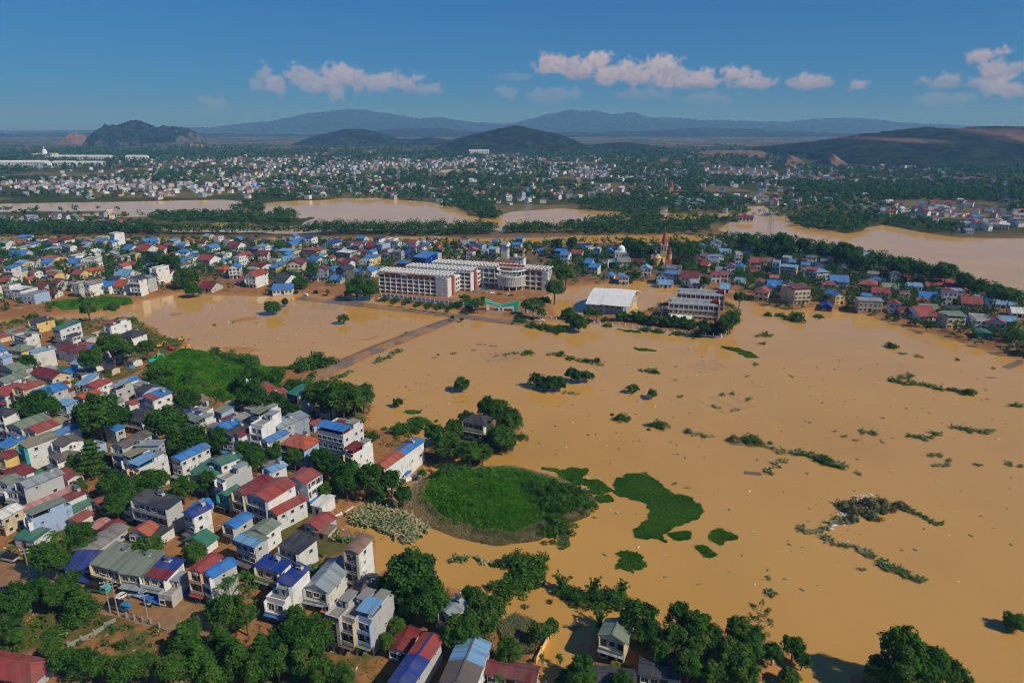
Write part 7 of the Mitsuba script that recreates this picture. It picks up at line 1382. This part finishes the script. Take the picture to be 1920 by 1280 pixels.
def spread(items, fmt, key):
    """one label for each of several look-alikes in one place, told apart from left to right"""
    items.sort(key=lambda h: to_px(h['x'], h['y'], 3)[0]); n = len(items)
    for i, h in enumerate(items):
        if n == 1: tag = ''
        elif n == 2: tag = ['left one', 'right one'][i]
        else: tag = 'leftmost' if i == 0 else 'rightmost' if i == n - 1 else nth(i) + ' from left'
        labels[h['key']]['label'] = ' '.join((fmt.split()[:16 - len(tag.split())] if tag else fmt.split()[:16])).rstrip(',') + (', ' + tag if tag else '')
for (L, P), hs in base.items():
    spread(hs, f'{L} {P}' if P else L, 'house')
    if len(hs) > 2:
        for h in hs: labels[h['key']]['group'] = f'{RN.get(h["rc"], "grey")} roofed houses {P}'
marks = [(h['x'], h['y'], h['note']) for h in houses if h['note']]
LM = [(100, 1090, 'the shop row'), (90, 990, 'the long light blue house'), (25, 1245, 'the big red roof'), (660, 1180, 'the flat-roofed terrace'), (860, 1245, 'the brown and blue roof'), (850, 1150, 'the cream bank house'), (1155, 1205, 'the green-roofed villa'), (895, 805, 'the island villa'), (945, 935, 'the big grass mound'), (400, 705, 'the grassy hillock'), (750, 855, 'the long white house'), (570, 750, 'the dark-fronted house'), (470, 755, 'the telecom mast'), (620, 800, 'the big pale block'), (560, 830, 'the blue villa'), (520, 915, 'the wide red roof'), (300, 950, 'the dark slate roof'), (365, 855, 'the long blue roof'), (260, 775, 'the dark-roofed villa'), (125, 830, 'the brown-roofed villa'), (90, 740, 'the light blue balconies'), (45, 845, 'the teal front'), (85, 915, 'the stained concrete wall'), (270, 1020, 'the small red gable'), (240, 625, 'the flood-edge villa'), (75, 610, 'the yellow wall'), (170, 665, 'the columned porch'), (800, 530, 'the school'), (942, 575, 'the school gate'), (1155, 570, 'the sports hall'), (1310, 585, 'the office building'), (1240, 470, 'the church'), (1165, 480, 'the domed shrine'), (215, 465, 'the tall tower'), (540, 1080, 'the navy roofs'), (660, 1050, 'the white side wall'), (1620, 940, 'the angled banana row'), (1510, 850, 'the hooked banana row'), (720, 975, 'the banana patch'), (450, 1100, '@in the grove by the navy roofs'), (1110, 1100, '@on the drowned bamboo bank'), (985, 1070, '@on the bush islet in the flood'), (1050, 720, '@in the row of drowned round trees'), (1700, 1240, '@in the big clump at the bottom right'), (1340, 1220, '@in the wood at the bottom middle'), (480, 1230, '@in the wood at the bottom left'), (1870, 1165, '@at the right edge'), (1230, 930, 'the curved weed mat'), (840, 600, '@along the embankment road'), (520, 570, '@standing in the pale flooded field'), (1150, 660, '@standing in the upper flood'), (1250, 760, '@standing in the open flood'), (1520, 590, '@in the right bank town'), (1780, 660, '@at the far right shore'), (350, 530, '@on the shore of the left town')]
groups_ = {}
for p in plants:
    if p['label']: continue
    lm = min(LM, key=lambda q: (q[0]-p['px'])**2 + ((q[1]-p['py'])*1.3)**2)
    size = 'big ' if p['w'] > 75 else 'small ' if p['w'] < 24 else ''
    dx, dy = p['px'] - lm[0], p['py'] - lm[1]
    rel = '' if lm[2][0] == '@' else ('in front of' if dy > 0 else 'behind') if abs(dy) > abs(dx) * .8 else ('right of' if dx > 0 else 'left of')
    groups_.setdefault((f'{size}{p["ds"]} {rel} {lm[2].strip("@")}'.replace('  ', ' ')), []).append(p)
for f, ps in groups_.items(): spread(ps, f, 'plant')
bygroup = {}
for p in plants:
    if p['label']: bygroup.setdefault(labels[p['key']]['label'], []).append(p)
for f, ps in bygroup.items():       # rows of look-alikes: ends and order are told, the row's name stays
    spread(ps, f, 'plant')
